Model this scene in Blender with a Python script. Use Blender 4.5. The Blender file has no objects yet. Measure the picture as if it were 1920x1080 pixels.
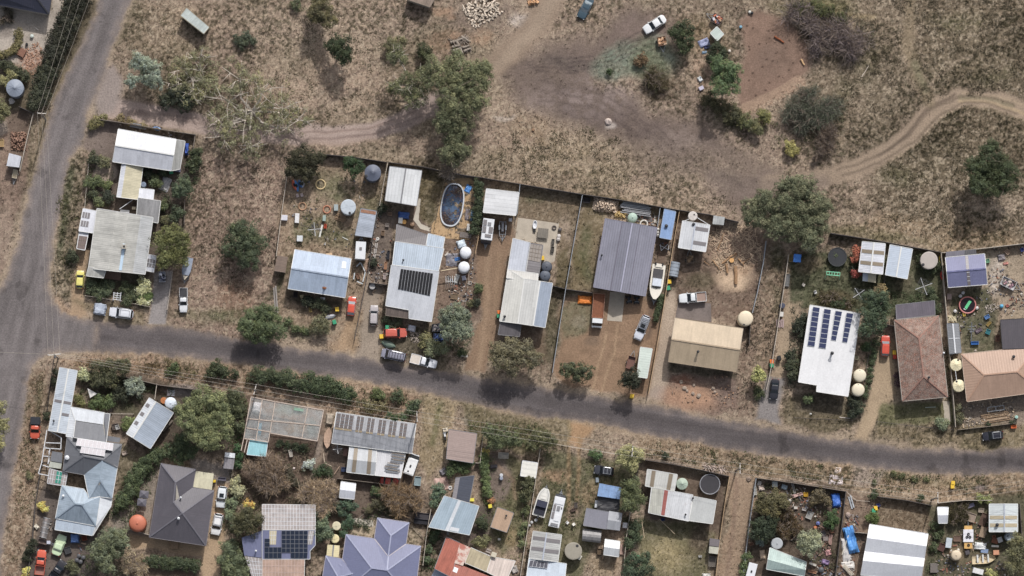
import bpy,math,random
import numpy as np
from mathutils import Vector
random.seed(7)
RNG=np.random.default_rng(11)
C=bpy.data.collections.new('place');bpy.context.scene.collection.children.link(C)
S=0.1
H=700.0
CAM=(-26.0,-70.0)
def P(x,y,h=0.0):
 """photo pixel -> point at height h seen there"""
 gx,gy=(x-960)*S,(540-y)*S
 f=h/H
 return Vector((gx+(CAM[0]-gx)*f,gy+(CAM[1]-gy)*f,h))
def lin(c):
 c=c/255.0
 return c/12.92 if c<=0.04045 else((c+0.055)/1.055)**2.4
def G(r,g,b,k=1.0):return(lin(r)*k,lin(g)*k,lin(b)*k,1.0)
MATS={}
BU=dict(cat='bush',name='shrub');SB=dict(cat='shrub')
class NT:
 def __init__(s,name):
  s.m=bpy.data.materials.new(name);s.m.use_nodes=True
  s.t=s.m.node_tree;s.b=s.t.nodes['Principled BSDF']
 def n(s,typ,**kw):
  nd=s.t.nodes.new(typ)
  for k,v in kw.items():
   if k in nd.inputs:nd.inputs[k].default_value=v
   else:setattr(nd,k,v)
  return nd
 def l(s,a,b):s.t.links.new(a,b)
 def math(s,op,a,b=None):
  nd=s.n('ShaderNodeMath',operation=op)
  for i,v in enumerate((a,b)):
   if v is None:continue
   if isinstance(v,(int,float)):nd.inputs[i].default_value=v
   else:s.l(v,nd.inputs[i])
  return nd.outputs[0]
 def mix(s,a,b,f,mode='MIX'):
  nd=s.n('ShaderNodeMix',data_type='RGBA',blend_type=mode)
  for sock,v in((nd.inputs[0],f),(nd.inputs[6],a),(nd.inputs[7],b)):
   if isinstance(v,(int,float)):sock.default_value=v
   elif isinstance(v,tuple):sock.default_value=v
   else:s.l(v,sock)
  return nd.outputs[2]
 def noise(s,vec,scale,detail=3.0,rough=0.6):
  nd=s.n('ShaderNodeTexNoise',Scale=scale,Detail=detail,Roughness=rough)
  if vec is not None:s.l(vec,nd.inputs['Vector'])
  return nd.outputs['Fac']
 def ramp(s,f,p0,p1,c0=0.0,c1=1.0):
  nd=s.n('ShaderNodeMapRange')
  s.l(f,nd.inputs[0])
  for i,v in((1,p0),(2,p1),(3,c0),(4,c1)):nd.inputs[i].default_value=v
  return nd.outputs[0]
 def gray(s,f):
  nd=s.n('ShaderNodeCombineColor')
  for i in range(3):s.l(f,nd.inputs[i])
  return nd.outputs[0]
def mat(c,rough=0.6,metal=0.0,var=0.18,scale=2.5,key=None,spec=0.4,alpha=None,trans=0.0):
 """paint / wood / plastic ... with worn, uneven colour"""
 k=key or('m',tuple(round(v,4)for v in c),rough,metal,var,scale,alpha,trans)
 if k in MATS:return MATS[k]
 t=NT('surface_%03d'%len(MATS))
 co=t.n('ShaderNodeTexCoord').outputs['Object']
 n1=t.noise(co,scale,4.0,0.65);n2=t.noise(co,scale*7,2.0,0.6)
 f=t.math('ADD',t.ramp(n1,0.25,0.75,1-var,1+var*0.6),t.ramp(n2,0.3,0.7,-var*0.35,var*0.35))
 col=t.mix(tuple(c),t.gray(f),1.0,'MULTIPLY')
 t.l(col,t.b.inputs['Base Color'])
 t.b.inputs['Roughness'].default_value=rough
 t.b.inputs['Metallic'].default_value=metal
 t.b.inputs['Specular IOR Level'].default_value=spec
 if alpha is not None:t.b.inputs['Alpha'].default_value=alpha
 if trans:t.b.inputs['Transmission Weight'].default_value=trans
 MATS[k]=t.m
 return t.m
def RM(c,rib=0.32,dirt=0.3,streak=0.25,rust=0.0,rough=0.5,kind='tin',sheet=0.16,key=None,depth=1.0):
 k=key or('r',tuple(round(v,4)for v in c),rib,dirt,streak,rust,kind,sheet)
 if k in MATS:return MATS[k]
 t=NT('roof_%s_%03d'%(kind,len(MATS)))
 uv=t.n('ShaderNodeUVMap',uv_map='UVMap').outputs[0]
 sep=t.n('ShaderNodeSeparateXYZ');t.l(uv,sep.inputs[0])
 u,v=sep.outputs[0],sep.outputs[1]
 mp=t.n('ShaderNodeMapping');mp.inputs['Scale'].default_value=(2.2,0.22,1);t.l(uv,mp.inputs[0])
 st=t.noise(mp.outputs[0],1.0,4.0,0.7)
 co=t.n('ShaderNodeTexCoord').outputs['Object']
 d1=t.noise(co,0.35,5.0,0.65);d2=t.noise(co,3.0,3.0,0.6)
 f=t.math('MULTIPLY',t.ramp(st,0.3,0.7,1-streak,1+streak*0.45),t.ramp(d1,0.3,0.7,1-dirt,1+dirt*0.35))
 f=t.math('MULTIPLY',f,t.ramp(d2,0.3,0.7,0.93,1.05))
 if kind=='tile':
  br=t.n('ShaderNodeTexBrick',Scale=1.0);t.l(uv,br.inputs['Vector'])
  br.inputs['Color1'].default_value=(0.8,0.8,0.8,1);br.inputs['Color2'].default_value=(1.6,1.45,1.35,1)
  br.inputs['Mortar'].default_value=(0.3,0.28,0.27,1)
  br.inputs['Brick Width'].default_value=0.33;br.inputs['Row Height'].default_value=0.34
  br.inputs['Mortar Size'].default_value=0.035;br.inputs['Bias'].default_value=-0.1
  col=t.mix(tuple(c),br.outputs['Color'],1.0,'MULTIPLY')
  li=t.noise(co,1.1,6.0,0.75);li2=t.noise(co,6.0,3.0,0.7)
  lich=t.ramp(t.math('ADD',t.math('MULTIPLY',li,0.5),t.math('MULTIPLY',li2,0.5)),0.4,0.6)
  col=t.mix(col,G(168,156,146),t.math('MULTIPLY',lich,0.8))
  bump_h=br.outputs['Fac'];amp=-0.03
 else:
  ph=t.math('FRACT',t.math('DIVIDE',u,rib))
  if kind=='tin':
   bump_h=t.math('SINE',t.math('MULTIPLY',ph,2*math.pi));amp=0.02*depth
   line=t.ramp(t.math('ABSOLUTE',t.math('SUBTRACT',ph,0.5)),0.0,0.3,1-0.07*depth,1.0)
  else:
   bump_h=t.ramp(t.math('ABSOLUTE',t.math('SUBTRACT',ph,0.5)),0.0,0.12,1.0,0.0);amp=0.03*depth
   line=t.ramp(t.math('ABSOLUTE',t.math('SUBTRACT',ph,0.5)),0.05,0.14,1-0.13*depth,1.0)
  f=t.math('MULTIPLY',f,line)
  wn=t.n('ShaderNodeTexWhiteNoise',noise_dimensions='2D')
  cb=t.n('ShaderNodeCombineXYZ')
  t.l(t.math('FLOOR',t.math('DIVIDE',u,0.84)),cb.inputs[0]);t.l(t.math('FLOOR',t.math('DIVIDE',v,4.1)),cb.inputs[1])
  t.l(cb.outputs[0],wn.inputs[0])
  f=t.math('MULTIPLY',f,t.ramp(wn.outputs[0],0,1,1-sheet*.5,1+sheet*0.3))
  col=t.mix(tuple(c),t.gray(f),1.0,'MULTIPLY')
 if kind=='tile':col=t.mix(col,t.gray(f),1.0,'MULTIPLY')
 stn=t.math('MULTIPLY',t.ramp(st,.56,.74,0,1),t.ramp(d1,.42,.62,0,1));col=t.mix(col,G(116,100,88),t.math('MULTIPLY',stn,.15+dirt*.8))
 if rust>0:
  rn=t.noise(co,0.9,6.0,0.75)
  col=t.mix(col,G(128,84,62),t.math('MULTIPLY',t.ramp(rn,0.62-rust*0.2,0.72),0.8))
 t.l(col,t.b.inputs['Base Color'])
 bp=t.n('ShaderNodeBump',Strength=0.3 if amp>0 else .6,Distance=amp if amp>0 else 0.03)
 t.l(bump_h,bp.inputs['Height'])
 if amp<0:bp.invert=True
 t.l(bp.outputs[0],t.b.inputs['Normal'])
 t.b.inputs['Roughness'].default_value=rough;t.b.inputs['Specular IOR Level'].default_value=0.35
 MATS[k]=t.m
 return t.m
def attr_mat(name,rough=0.8,trans=0.0):
 if name in MATS:return MATS[name]
 t=NT(name)
 a=t.n('ShaderNodeAttribute',attribute_name='tint')
 co=t.n('ShaderNodeTexCoord').outputs['Object']
 col=t.mix(a.outputs['Color'],t.gray(t.ramp(t.noise(co,6.0,2.0),0.3,0.7,0.85,1.12)),1.0,'MULTIPLY')
 t.l(col,t.b.inputs['Base Color']);t.b.inputs['Roughness'].default_value=rough
 t.b.inputs['Specular IOR Level'].default_value=0.2
 MATS[name]=t.m
 return t.m
WHITE=mat(G(214,216,220),0.35,var=0.08);GREY=mat(G(128,128,132));DARK=mat(G(52,52,56),0.6)
BLACK=mat(G(38,38,40),0.7);RUBBER=mat(G(42,42,43),0.85);STEEL=mat(G(150,154,160),0.4,0.5)
GLASS=mat(G(34,40,46),0.08,0.0,var=0.1,spec=0.6);WOOD=mat(G(150,126,102),0.8,var=0.35,scale=4)
OLDWOOD=mat(G(128,118,108),0.85,var=0.35,scale=4);RUST=mat(G(128,84,62),0.85,var=0.4,scale=3)
CREAM=mat(G(214,202,176),0.5,var=0.12);BRICK=mat(G(140,110,96),0.8);WALLC=mat(G(168,162,152),0.7)
CONC=mat(G(160,154,146),0.85,var=0.22,scale=0.8);GREEN=mat(G(60,150,112),0.45,var=0.12)
YELLOW=mat(G(224,186,66),0.45,var=0.12);ORANGE=mat(G(226,122,62),0.5);BLUE=mat(G(70,110,180),0.5)
RED=mat(G(190,72,58),0.45);CHROME=mat(G(190,192,196),0.25,0.9);LAMP=mat(G(225,225,225),0.15)
TAIL=mat(G(150,30,26),0.2)
class MB:
 def __init__(s):s.v=[];s.f=[];s.uv=[];s.mi=[];s.mats=[];s.cur=0
 def m(s,material):
  if material not in s.mats:s.mats.append(material)
  s.cur=s.mats.index(material);return s
 def face(s,pts,uv=None):
  i=len(s.v);s.v+=[tuple(p)for p in pts];s.f.append(list(range(i,i+len(pts))))
  s.uv.append(uv or[(p[0],p[1])for p in pts]);s.mi.append(s.cur)
  return s
 def mesh(s,verts,faces):
  i=len(s.v);s.v+=[tuple(p)for p in verts]
  for f in faces:
   s.f.append([i+k for k in f]);s.uv.append([(verts[k][0],verts[k][1])for k in f]);s.mi.append(s.cur)
  return s
 def box(s,c,d,rz=0.0,rx=0.0,taper=1.0):
  x,y,z=d[0]/2,d[1]/2,d[2]/2
  cs,sn=math.cos(rz),math.sin(rz);vs=[]
  for sz in(-1,1):
   k=1.0 if sz<0 else taper
   for sx,sy in((-1,-1),(1,-1),(1,1),(-1,1)):
    px,py,pz=sx*x*k,sy*y*k,sz*z
    if rx:py,pz=py*math.cos(rx)-pz*math.sin(rx),py*math.sin(rx)+pz*math.cos(rx)
    vs.append((c[0]+px*cs-py*sn,c[1]+px*sn+py*cs,c[2]+pz))
  return s.mesh(vs,[(3,2,1,0),(4,5,6,7),(0,1,5,4),(1,2,6,5),(2,3,7,6),(3,0,4,7)])
 def bar(s,a,b,w,h=None):
  """square bar between two points"""
  a,b=Vector(a),Vector(b);d=(b-a)
  if d.length<1e-6:return s
  d.normalize();up=Vector((0,0,1))if abs(d.z)<0.95 else Vector((1,0,0))
  sx=d.cross(up).normalized();sy=sx.cross(d).normalized();h=h or w
  vs=[p+sx*(i*w/2)+sy*(j*h/2)for p in(a,b)for i,j in((-1,-1),(1,-1),(1,1),(-1,1))]
  return s.mesh(vs,[(3,2,1,0),(4,5,6,7),(0,1,5,4),(1,2,6,5),(2,3,7,6),(3,0,4,7)])
 def tube(s,pts,r,n=6,r2=None):
  pts=[Vector(p)for p in pts];k=len(pts);vs=[];fs=[]
  for i,p in enumerate(pts):
   d=(pts[min(i+1,k-1)]-pts[max(i-1,0)])
   if d.length<1e-6:d=Vector((0,0,1))
   d.normalize();up=Vector((0,0,1))if abs(d.z)<0.9 else Vector((1,0,0))
   a=d.cross(up).normalized();b=a.cross(d)
   rr=r if r2 is None else r+(r2-r)*i/max(k-1,1)
   for j in range(n):
    t=2*math.pi*j/n;vs.append(p+a*math.cos(t)*rr+b*math.sin(t)*rr)
  for i in range(k-1):
   for j in range(n):fs.append((i*n+j,i*n+(j+1)%n,(i+1)*n+(j+1)%n,(i+1)*n+j))
  fs.append(tuple(range(n-1,-1,-1)));fs.append(tuple((k-1)*n+j for j in range(n)))
  return s.mesh(vs,fs)
 def lathe(s,c,prof,n=28,sx=1.0,sy=1.0,rz=0.0):
  """profile of (radius, z) turned about the vertical"""
  vs=[];fs=[];k=len(prof)
  for r,z in prof:
   for j in range(n):
    t=2*math.pi*j/n;x,y=r*math.cos(t)*sx,r*math.sin(t)*sy
    vs.append((c[0]+x*math.cos(rz)-y*math.sin(rz),c[1]+x*math.sin(rz)+y*math.cos(rz),c[2]+z))
  for i in range(k-1):
   for j in range(n):fs.append((i*n+j,i*n+(j+1)%n,(i+1)*n+(j+1)%n,(i+1)*n+j))
  fs.append(tuple(range(n-1,-1,-1)));fs.append(tuple((k-1)*n+j for j in range(n)))
  return s.mesh(vs,fs)
 def prism(s,poly,z0,z1):
  n=len(poly);vs=[(p[0],p[1],z0)for p in poly]+[(p[0],p[1],z1)for p in poly]
  a=sum(poly[i][0]*poly[(i+1)%n][1]-poly[(i+1)%n][0]*poly[i][1]for i in range(n))
  fs=[tuple(range(n-1,-1,-1)),tuple(range(n,2*n))]+[(i,(i+1)%n,n+(i+1)%n,n+i)for i in range(n)]
  if a<0:fs=[f[::-1]for f in fs]
  return s.mesh(vs,fs)
 def build(s,name,parent=None,world=False,smooth=False):
  me=bpy.data.meshes.new(name)
  v=s.v
  if world and parent is not None:
   L=parent.location;v=[(p[0]-L[0],p[1]-L[1],p[2]-L[2])for p in v]
  me.from_pydata(v,[],s.f)
  ul=me.uv_layers.new(name='UVMap')
  flat=[c for f in s.uv for q in f for c in q];ul.data.foreach_set('uv',flat)
  for m_ in s.mats:me.materials.append(m_)
  me.polygons.foreach_set('material_index',s.mi)
  if smooth:me.polygons.foreach_set('use_smooth',[True]*len(s.f))
  me.update()
  o=bpy.data.objects.new(name,me);C.objects.link(o)
  if parent is not None:o.parent=parent
  return o
LABELS={}
def tag(o,label,cat,group=None):
 o['label']=label;o['category']=cat
 if group:o['group']=group
 LABELS.setdefault(label,[]).append(o.name)
 return o
def TH(name,label,cat,loc=(0,0,0),rz=0.0,group=None):
 o=bpy.data.objects.new(name,None);C.objects.link(o);o.empty_display_size=0.2
 o.location=loc;o.rotation_euler=(0,0,rz)
 return tag(o,label,cat,group)
def tree_copy(o,loc,rz,label,group=None):
 """copy of a thing with its parts and sub-parts"""
 r=o.copy();C.objects.link(r);r.location=loc;r.rotation_euler=(0,0,rz);r['label']=label
 if group:r['group']=group
 LABELS.setdefault(label,[]).append(r.name)
 for ch in list(o.children):
  c=ch.copy();C.objects.link(c);c.parent=r
  for g in ch.children:
   d=g.copy();C.objects.link(d);d.parent=c
 return r
def np_mesh(name,verts,faces4,tint=None,material=None,parent=None):
 me=bpy.data.meshes.new(name);nv=len(verts);nf=len(faces4)
 me.vertices.add(nv);me.vertices.foreach_set('co',np.asarray(verts,np.float32).ravel())
 me.loops.add(nf*4);me.loops.foreach_set('vertex_index',np.asarray(faces4,np.int32).ravel())
 me.polygons.add(nf)
 me.polygons.foreach_set('loop_start',np.arange(0,nf*4,4,dtype=np.int32))
 try:me.polygons.foreach_set('loop_total',np.full(nf,4,np.int32))
 except Exception:pass
 if tint is not None:
  a=me.attributes.new('tint','FLOAT_COLOR','POINT');a.data.foreach_set('color',np.asarray(tint,np.float32).ravel())
 if material is not None:me.materials.append(material)
 me.update(calc_edges=True);me.validate()
 o=bpy.data.objects.new(name,me);C.objects.link(o)
 if parent is not None:o.parent=parent
 return o
_T=RNG.random((256,256)).astype(np.float32)
def vnoise(x,y,seed=0):
 x=x+seed*37.7;y=y+seed*91.3
 xi=np.floor(x).astype(np.int64);yi=np.floor(y).astype(np.int64)
 fx=(x-xi).astype(np.float32);fy=(y-yi).astype(np.float32)
 fx=fx*fx*(3-2*fx);fy=fy*fy*(3-2*fy)
 a=_T[xi&255,yi&255];b=_T[(xi+1)&255,yi&255];c=_T[xi&255,(yi+1)&255];d=_T[(xi+1)&255,(yi+1)&255]
 return a*(1-fx)*(1-fy)+b*fx*(1-fy)+c*(1-fx)*fy+d*fx*fy
def fbm(x,y,sc,oct=4,seed=0,g=0.55):
 s=0;a=1.0;t=0
 for i in range(oct):
  s=s+a*vnoise(x/sc,y/sc,seed+i*3);t+=a;a*=g;sc*=0.5
 return s/t
def sstep(a,b,x):
 t=np.clip((x-a)/(b-a),0,1);return t*t*(3-2*t)
def dist_line(px,py,pts):
 d=np.full(px.shape,1e9,np.float32)
 for(x0,y0),(x1,y1)in zip(pts[:-1],pts[1:]):
  dx,dy=x1-x0,y1-y0;L=dx*dx+dy*dy+1e-9
  t=np.clip(((px-x0)*dx+(py-y0)*dy)/L,0,1)
  d=np.minimum(d,np.hypot(px-x0-t*dx,py-y0-t*dy))
 return d
def dist_poly(px,py,pts):
 """signed: negative inside"""
 d=dist_line(px,py,list(pts)+[pts[0]]);ins=np.zeros(px.shape,bool);n=len(pts)
 for i in range(n):
  x0,y0=pts[i];x1,y1=pts[(i+1)%n]
  if y0==y1:continue
  c=((y0>py)!=(y1>py))&(px<(x1-x0)*(py-y0)/(y1-y0)+x0)
  ins^=c
 return np.where(ins,-d,d)
def lerp(a,b,t):return tuple(p+(q-p)*t for p,q in zip(a,b))
class Sec:
 """one roof of straight profile: A->B runs along the ridge, A->D across it"""
 def __init__(s,A,B,Cc,D,prof):s.A,s.B,s.C,s.D,s.prof=A,B,Cc,D,prof
 def h(s,t):
  p=s.prof
  for(t0,h0),(t1,h1)in zip(p[:-1],p[1:]):
   if t<=t1+1e-6:return h0+(h1-h0)*(t-t0)/(t1-t0)if t1>t0 else h1
  return p[-1][1]
 def pt(s,a,t,lift=0.0):
  q=lerp(lerp(s.A,s.B,a),lerp(s.D,s.C,a),t);v=P(q[0],q[1],s.h(t));v.z+=lift
  return v
 def split(s,t0,t1):
  ts=[t0]+[t for t,_ in s.prof if t0+0.005<t<t1-0.005]+[t1]
  return list(zip(ts[:-1],ts[1:]))
def roof_faces(root,faces,gutter=None,wall=WALLC,shrink=0.45,cap=None,thick=0.1,name='roof',posts=None,base=0.0,gw=0.09):
 """faces: [(list of Vector, material, udir or None)] -> roof shell, gutters, ridge caps, walls under it"""
 mb=MB();key=lambda p:(round(p[0],2),round(p[1],2),round(p[2],2))
 edges={}
 cen=Vector((0,0,0));n=0
 for pts,m_,ud in faces:
  for p in pts:cen+=p;n+=1
 cen/=n
 norms=[]
 for fi,(pts,m_,ud)in enumerate(faces):
  nn=Vector((0,0,0));k=len(pts)
  for i in range(k):
   a,b=pts[i],pts[(i+1)%k]
   nn+=Vector(((a.y-b.y)*(a.z+b.z),(a.z-b.z)*(a.x+b.x),(a.x-b.x)*(a.y+b.y)))
  if nn.z<0:pts=pts[::-1];nn=-nn;faces[fi]=(pts,m_,ud)
  nn.normalize();norms.append(nn)
  if ud is None:
   hz=Vector((nn.x,nn.y,0))
   if hz.length<0.015:e=pts[1]-pts[0];ud=Vector((e.x,e.y,0)).normalized()
   else:hz.normalize();ud=Vector((-hz.y,hz.x,0))
  vd=nn.cross(ud)
  mb.m(m_).face(pts,[(p.dot(ud)+200,p.dot(vd)+200)for p in pts])
  for i in range(k):
   a,b=key(pts[i]),key(pts[(i+1)%k])
   edges.setdefault(tuple(sorted((a,b))),[]).append((fi,pts[i],pts[(i+1)%k]))
 dz=Vector((0,0,-thick))
 for e,us in edges.items():
  if len(us)==1:
   fi,a,b=us[0];mb.m(gutter or faces[fi][1]).face([b,a,a+dz,b+dz])
 for pts,m_,ud in faces:mb.m(m_).face([p+dz for p in pts[::-1]])
 ro=mb.build(name,root,world=True)
 cen=Vector((cen.x,cen.y,0))
 gb=MB();cb=MB()
 for e,us in edges.items():
  if len(us)==1 and gutter:
   fi,a,b=us[0];d=(b-a)
   if d.length<0.3:continue
   o=Vector((d.y,-d.x,0)).normalized()*gw*0.5
   gb.m(gutter).bar(a+o+Vector((0,0,-0.02)),b+o+Vector((0,0,-0.02)),gw,0.1)
  elif len(us)==2 and cap:
   (f1,a,b),(f2,_,_)=us
   mid1=sum(faces[f1][0],Vector())/len(faces[f1][0])
   if(mid1-a).dot(norms[f2])<-0.02 and a.length>0:
    cb.m(cap).bar(a+Vector((0,0,0.02)),b+Vector((0,0,0.02)),0.26,0.08)
 if gb.f:gb.build('gutter',root,world=True)
 if cb.f:cb.build('ridge_cap',root,world=True)
 if wall is not None:
  wb=MB().m(wall)
  def sh(p):
   d=Vector((p.x-cen.x,p.y-cen.y,0));L=d.length
   q=cen+d*max(0.1,(L-shrink)/L if L>0 else 0)
   return Vector((q.x,q.y,p.z-thick-0.06))
  for e,us in edges.items():
   if len(us)==1:
    fi,a,b=us[0];a2,b2=sh(a),sh(b)
    wb.face([Vector((a2.x,a2.y,base)),Vector((b2.x,b2.y,base)),b2,a2])
  for pts,m_,ud in faces:wb.face([sh(p)for p in pts])
  wb.build('wall',root,world=True)
 if posts:
  for q in posts:
   p=P(q[0],q[1],q[2]if len(q)>2 else 2.4)
   MB().m(STEEL).bar((p.x,p.y,0),(p.x,p.y,p.z-0.08),0.1).build('post',root,world=True)
 return ro
def bld(label,cat,x,y,name=None,group=None):
 p=P(x,y,0);return TH(name or cat.replace(' ','_'),label,cat,(p.x,p.y,0),group=group)
def STR(root,A,B,Cc,D,prof,mats,gutter=None,cap=None,wall=WALLC,rot=False,**kw):
 if not isinstance(mats,(list,tuple)):mats=[mats]*(len(prof)-1)
 s=Sec(A,B,Cc,D,prof);fs=[]
 ud=(s.pt(1,0.5)-s.pt(0,0.5));ud.z=0;ud.normalize()
 if rot:ud=Vector((-ud.y,ud.x,0))
 for i in range(len(prof)-1):
  t0,t1=prof[i][0],prof[i+1][0]
  fs.append(([s.pt(0,t0),s.pt(1,t0),s.pt(1,t1),s.pt(0,t1)],mats[i],ud))
 roof_faces(root,fs,gutter=gutter,cap=cap,wall=wall,**kw)
 return s
def GB(root,A,B,Cc,D,h0,h1,mats,t=0.5,**kw):
 m2=mats if isinstance(mats,(list,tuple))else[mats,mats]
 return STR(root,A,B,Cc,D,[(0,h0),(t,h1),(1,h0)],m2,**kw)
def mono(root,A,B,Cc,D,h0,h1,m_,**kw):return STR(root,A,B,Cc,D,[(0,h0),(1,h1)],[m_],**kw)
def hips(root,V,F,**kw):
 """V: name -> (x, y, h); F: [('abc', material)]"""
 fs=[([P(*V[c])for c in names.split()],m_,None)for names,m_ in F]
 roof_faces(root,fs,**kw)
SKY_T=mat(G(126,122,124),0.3,var=0.12,scale=5);SKY_B=mat(G(140,128,112),0.35,var=0.15,scale=5)
PANEL=mat(G(62,68,98),0.12,0.1,var=0.08,spec=0.6);PANELD=mat(G(40,48,64),0.12,0.1,var=0.08,spec=0.6)
def SKL(root,sec,s0,s1,t0,t1,m_=SKY_T,grid=(0,0),gm=WHITE):
 mb=MB().m(m_)
 for a,b in sec.split(t0,t1):
  q=[sec.pt(s0,a,0.045),sec.pt(s1,a,0.045),sec.pt(s1,b,0.045),sec.pt(s0,b,0.045)]
  dz=Vector((0,0,0.06))
  mb.face(q)
  for i in range(4):mb.face([q[(i+1)%4],q[i],q[i]-dz,q[(i+1)%4]-dz])
 mb.m(gm)
 for i in range(1,grid[0]):
  s=s0+(s1-s0)*i/grid[0]
  for a,b in sec.split(t0,t1):mb.bar(sec.pt(s,a,0.06),sec.pt(s,b,0.06),0.07,0.05)
 for i in range(1,grid[1]):
  t=t0+(t1-t0)*i/grid[1];mb.bar(sec.pt(s0,t,0.06),sec.pt(s1,t,0.06),0.07,0.05)
 return mb.build('skylight',root,world=True)
def solar(root,sec,s0,s1,t0,t1,ns,nt,m_=PANEL,frame=WHITE,gap=0.03,lift=0.14):
 for i in range(ns):
  for j in range(nt):
   a0=s0+(s1-s0)*i/ns;a1=s0+(s1-s0)*(i+1)/ns;b0=t0+(t1-t0)*j/nt;b1=t0+(t1-t0)*(j+1)/nt
   q=[sec.pt(a0,b0,lift),sec.pt(a1,b0,lift),sec.pt(a1,b1,lift),sec.pt(a0,b1,lift)]
   c=sum(q,Vector())/4;mb=MB().m(frame);o=[c+(p-c)*0.985 for p in q];z=Vector((0,0,0.05))
   mb.face(o);mb.face([p-z for p in o[::-1]])
   for k in range(4):mb.face([o[(k+1)%4],o[k],o[k]-z,o[(k+1)%4]-z])
   e=max((q[1]-q[0]).length,(q[3]-q[0]).length);f=1-2*gap*2/max(e,0.5)
   mb.m(m_).face([c+(p-c)*f+Vector((0,0,0.006))for p in q])
   mb.build('solar_panel',root,world=True)
def vent(root,x,y,h,r=0.14,tall=0.7,m_=DARK,name='vent_pipe'):
 p=P(x,y,h);mb=MB().m(m_).tube([(p.x,p.y,h-0.3),(p.x,p.y,h+tall)],r,8)
 mb.lathe((p.x,p.y,h+tall),[(r*1.7,0.0),(r*1.7,0.06),(0.02,0.2)],10)
 return mb.build(name,root,world=True)
def chimney(root,x,y,h,w=0.7,tall=1.0,m_=BRICK):
 p=P(x,y,h);mb=MB().m(m_).box((p.x,p.y,h+tall/2-0.2),(w,w,tall+0.4));mb.box((p.x,p.y,h+tall+0.05),(w*1.15,w*1.15,0.1))
 mb.m(BLACK).box((p.x,p.y,h+tall+0.12),(w*0.5,w*0.5,0.05));return mb.build('chimney',root,world=True)
def tank(x,y,r,h,label,c,top='cone',ribs=8,rise=0.35,hatch=None,cat='water tank',ribm=None,group=None,name='water_tank'):
 p=P(x,y,h);R=r*S;t=TH(name,label,cat,(p.x,p.y,0),group=group)
 m_=mat(c,0.55,var=0.12,scale=1.2)
 mb=MB().m(m_);pr=[(R,0)]
 k=max(2,int(h/0.45))
 for i in range(k):pr+=[(R*1.015,h*(i+0.35)/k),(R*0.985,h*(i+0.85)/k)]
 pr+=[(R,h),(R*0.985,h+0.03)];mb.lathe((0,0,0),pr,36);mb.build('body',t,smooth=True)
 mb=MB().m(m_)
 if top=='dome':pr=[(R*1.03,h-0.04)]+[(R*math.cos(a),h+rise*math.sin(a))for a in np.linspace(0.1,1.5,9)]
 elif top=='cone':pr=[(R*1.03,h-0.04),(R*1.03,h+0.02),(R*0.12,h+rise),(0.02,h+rise+0.04)]
 elif top=='open':pr=[(R*1.02,h-0.05),(R*1.02,h+0.06),(R*0.93,h+0.06),(R*0.93,h-0.25),(0.02,h-0.25)]
 else:pr=[(R*1.02,h-0.04),(R*1.02,h+0.05),(R*0.9,h+0.09),(0.02,h+0.1)]
 mb.lathe((0,0,0),pr,36)
 mb.build('lid',t,smooth=top=='dome')
 if top!='open':
  rm=ribm or m_
  for i in range(ribs):
   a=2*math.pi*i/ribs+0.2
   z0,z1=(h+0.05,h+rise+0.03)if top=='cone' else(h+rise*0.25+0.03,h+rise*0.98)if top=='dome' else(h+0.1,h+0.12)
   MB().m(rm).bar((R*0.95*math.cos(a),R*0.95*math.sin(a),z0),(R*0.12*math.cos(a),R*0.12*math.sin(a),z1),0.07,0.05).build('rib',t)
  if hatch:
   hx,hy=hatch;MB().m(DARK).lathe((hx*R,hy*R,h+rise*(1-math.hypot(hx,hy))+0.02),[(R*0.17,0),(R*0.17,0.09),(R*0.1,0.12)],14).build('hatch',t)
  else:MB().m(m_).lathe((0,0,h+rise),[(R*0.14,0),(R*0.14,0.1),(0.03,0.14)],12).build('hatch',t)
 return t
def pipe_between(root,pts,r=0.06,m_=WHITE,name='pipe'):
 MB().m(m_).tube([P(*p)for p in pts],r,6).build(name,root,world=True)
def fence(pts,h,label,m_,post=None,step=2.4,cat='fence',style='solid',group=None,name='fence',th=0.05):
 Q=[P(x,y,h)for x,y in pts];t=TH(name,label,cat,(Q[0].x,Q[0].y,0),group=group)
 mb=MB().m(m_);posts=[]
 for a,b in zip(Q[:-1],Q[1:]):
  d=Vector((b.x-a.x,b.y-a.y,0));L=d.length;n=max(1,round(L/step));ang=math.atan2(d.y,d.x)
  for i in range(n):
   p0=a+d*(i/n);p1=a+d*((i+1)/n);c=(p0+p1)/2;w=L/n-0.02
   hh=h*(1+0.03*math.sin(i*12.9+a.x));off=0.02*math.sin(i*7.1+a.y)
   if style=='solid':
    mb.box((c.x+off*math.sin(ang),c.y-off*math.cos(ang),hh/2+0.03),(w,th,hh-0.06),ang)
   elif style=='wire':
    for z in(0.25,0.6,0.95):mb.bar((p0.x,p0.y,z*h),(p1.x,p1.y,z*h),0.03)
   else:
    k=max(2,int(w/0.16))
    for j in range(k):q=p0+(p1-p0)*((j+0.5)/k);mb.box((q.x,q.y,hh/2+0.05),(0.09,0.03,hh-0.1),ang)
    for z in(0.3,0.8):mb.bar((p0.x,p0.y,z*h),(p1.x,p1.y,z*h),0.06)
   posts.append(p0)
  if style=='solid':mb.bar((a.x,a.y,h+0.0),(b.x,b.y,h+0.0),th+0.05,0.06)
 posts.append(Q[-1]);mb.build('panel',t,world=True)
 for p in posts[:60]:MB().m(post or m_).box((p.x,p.y,h/2+0.04),(0.11,0.11,h+0.08)).build('post',t,world=True)
 return t
POLEM=mat(G(150,142,134),0.85,var=0.3);WIREM=mat(G(170,162,152),0.5)
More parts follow.
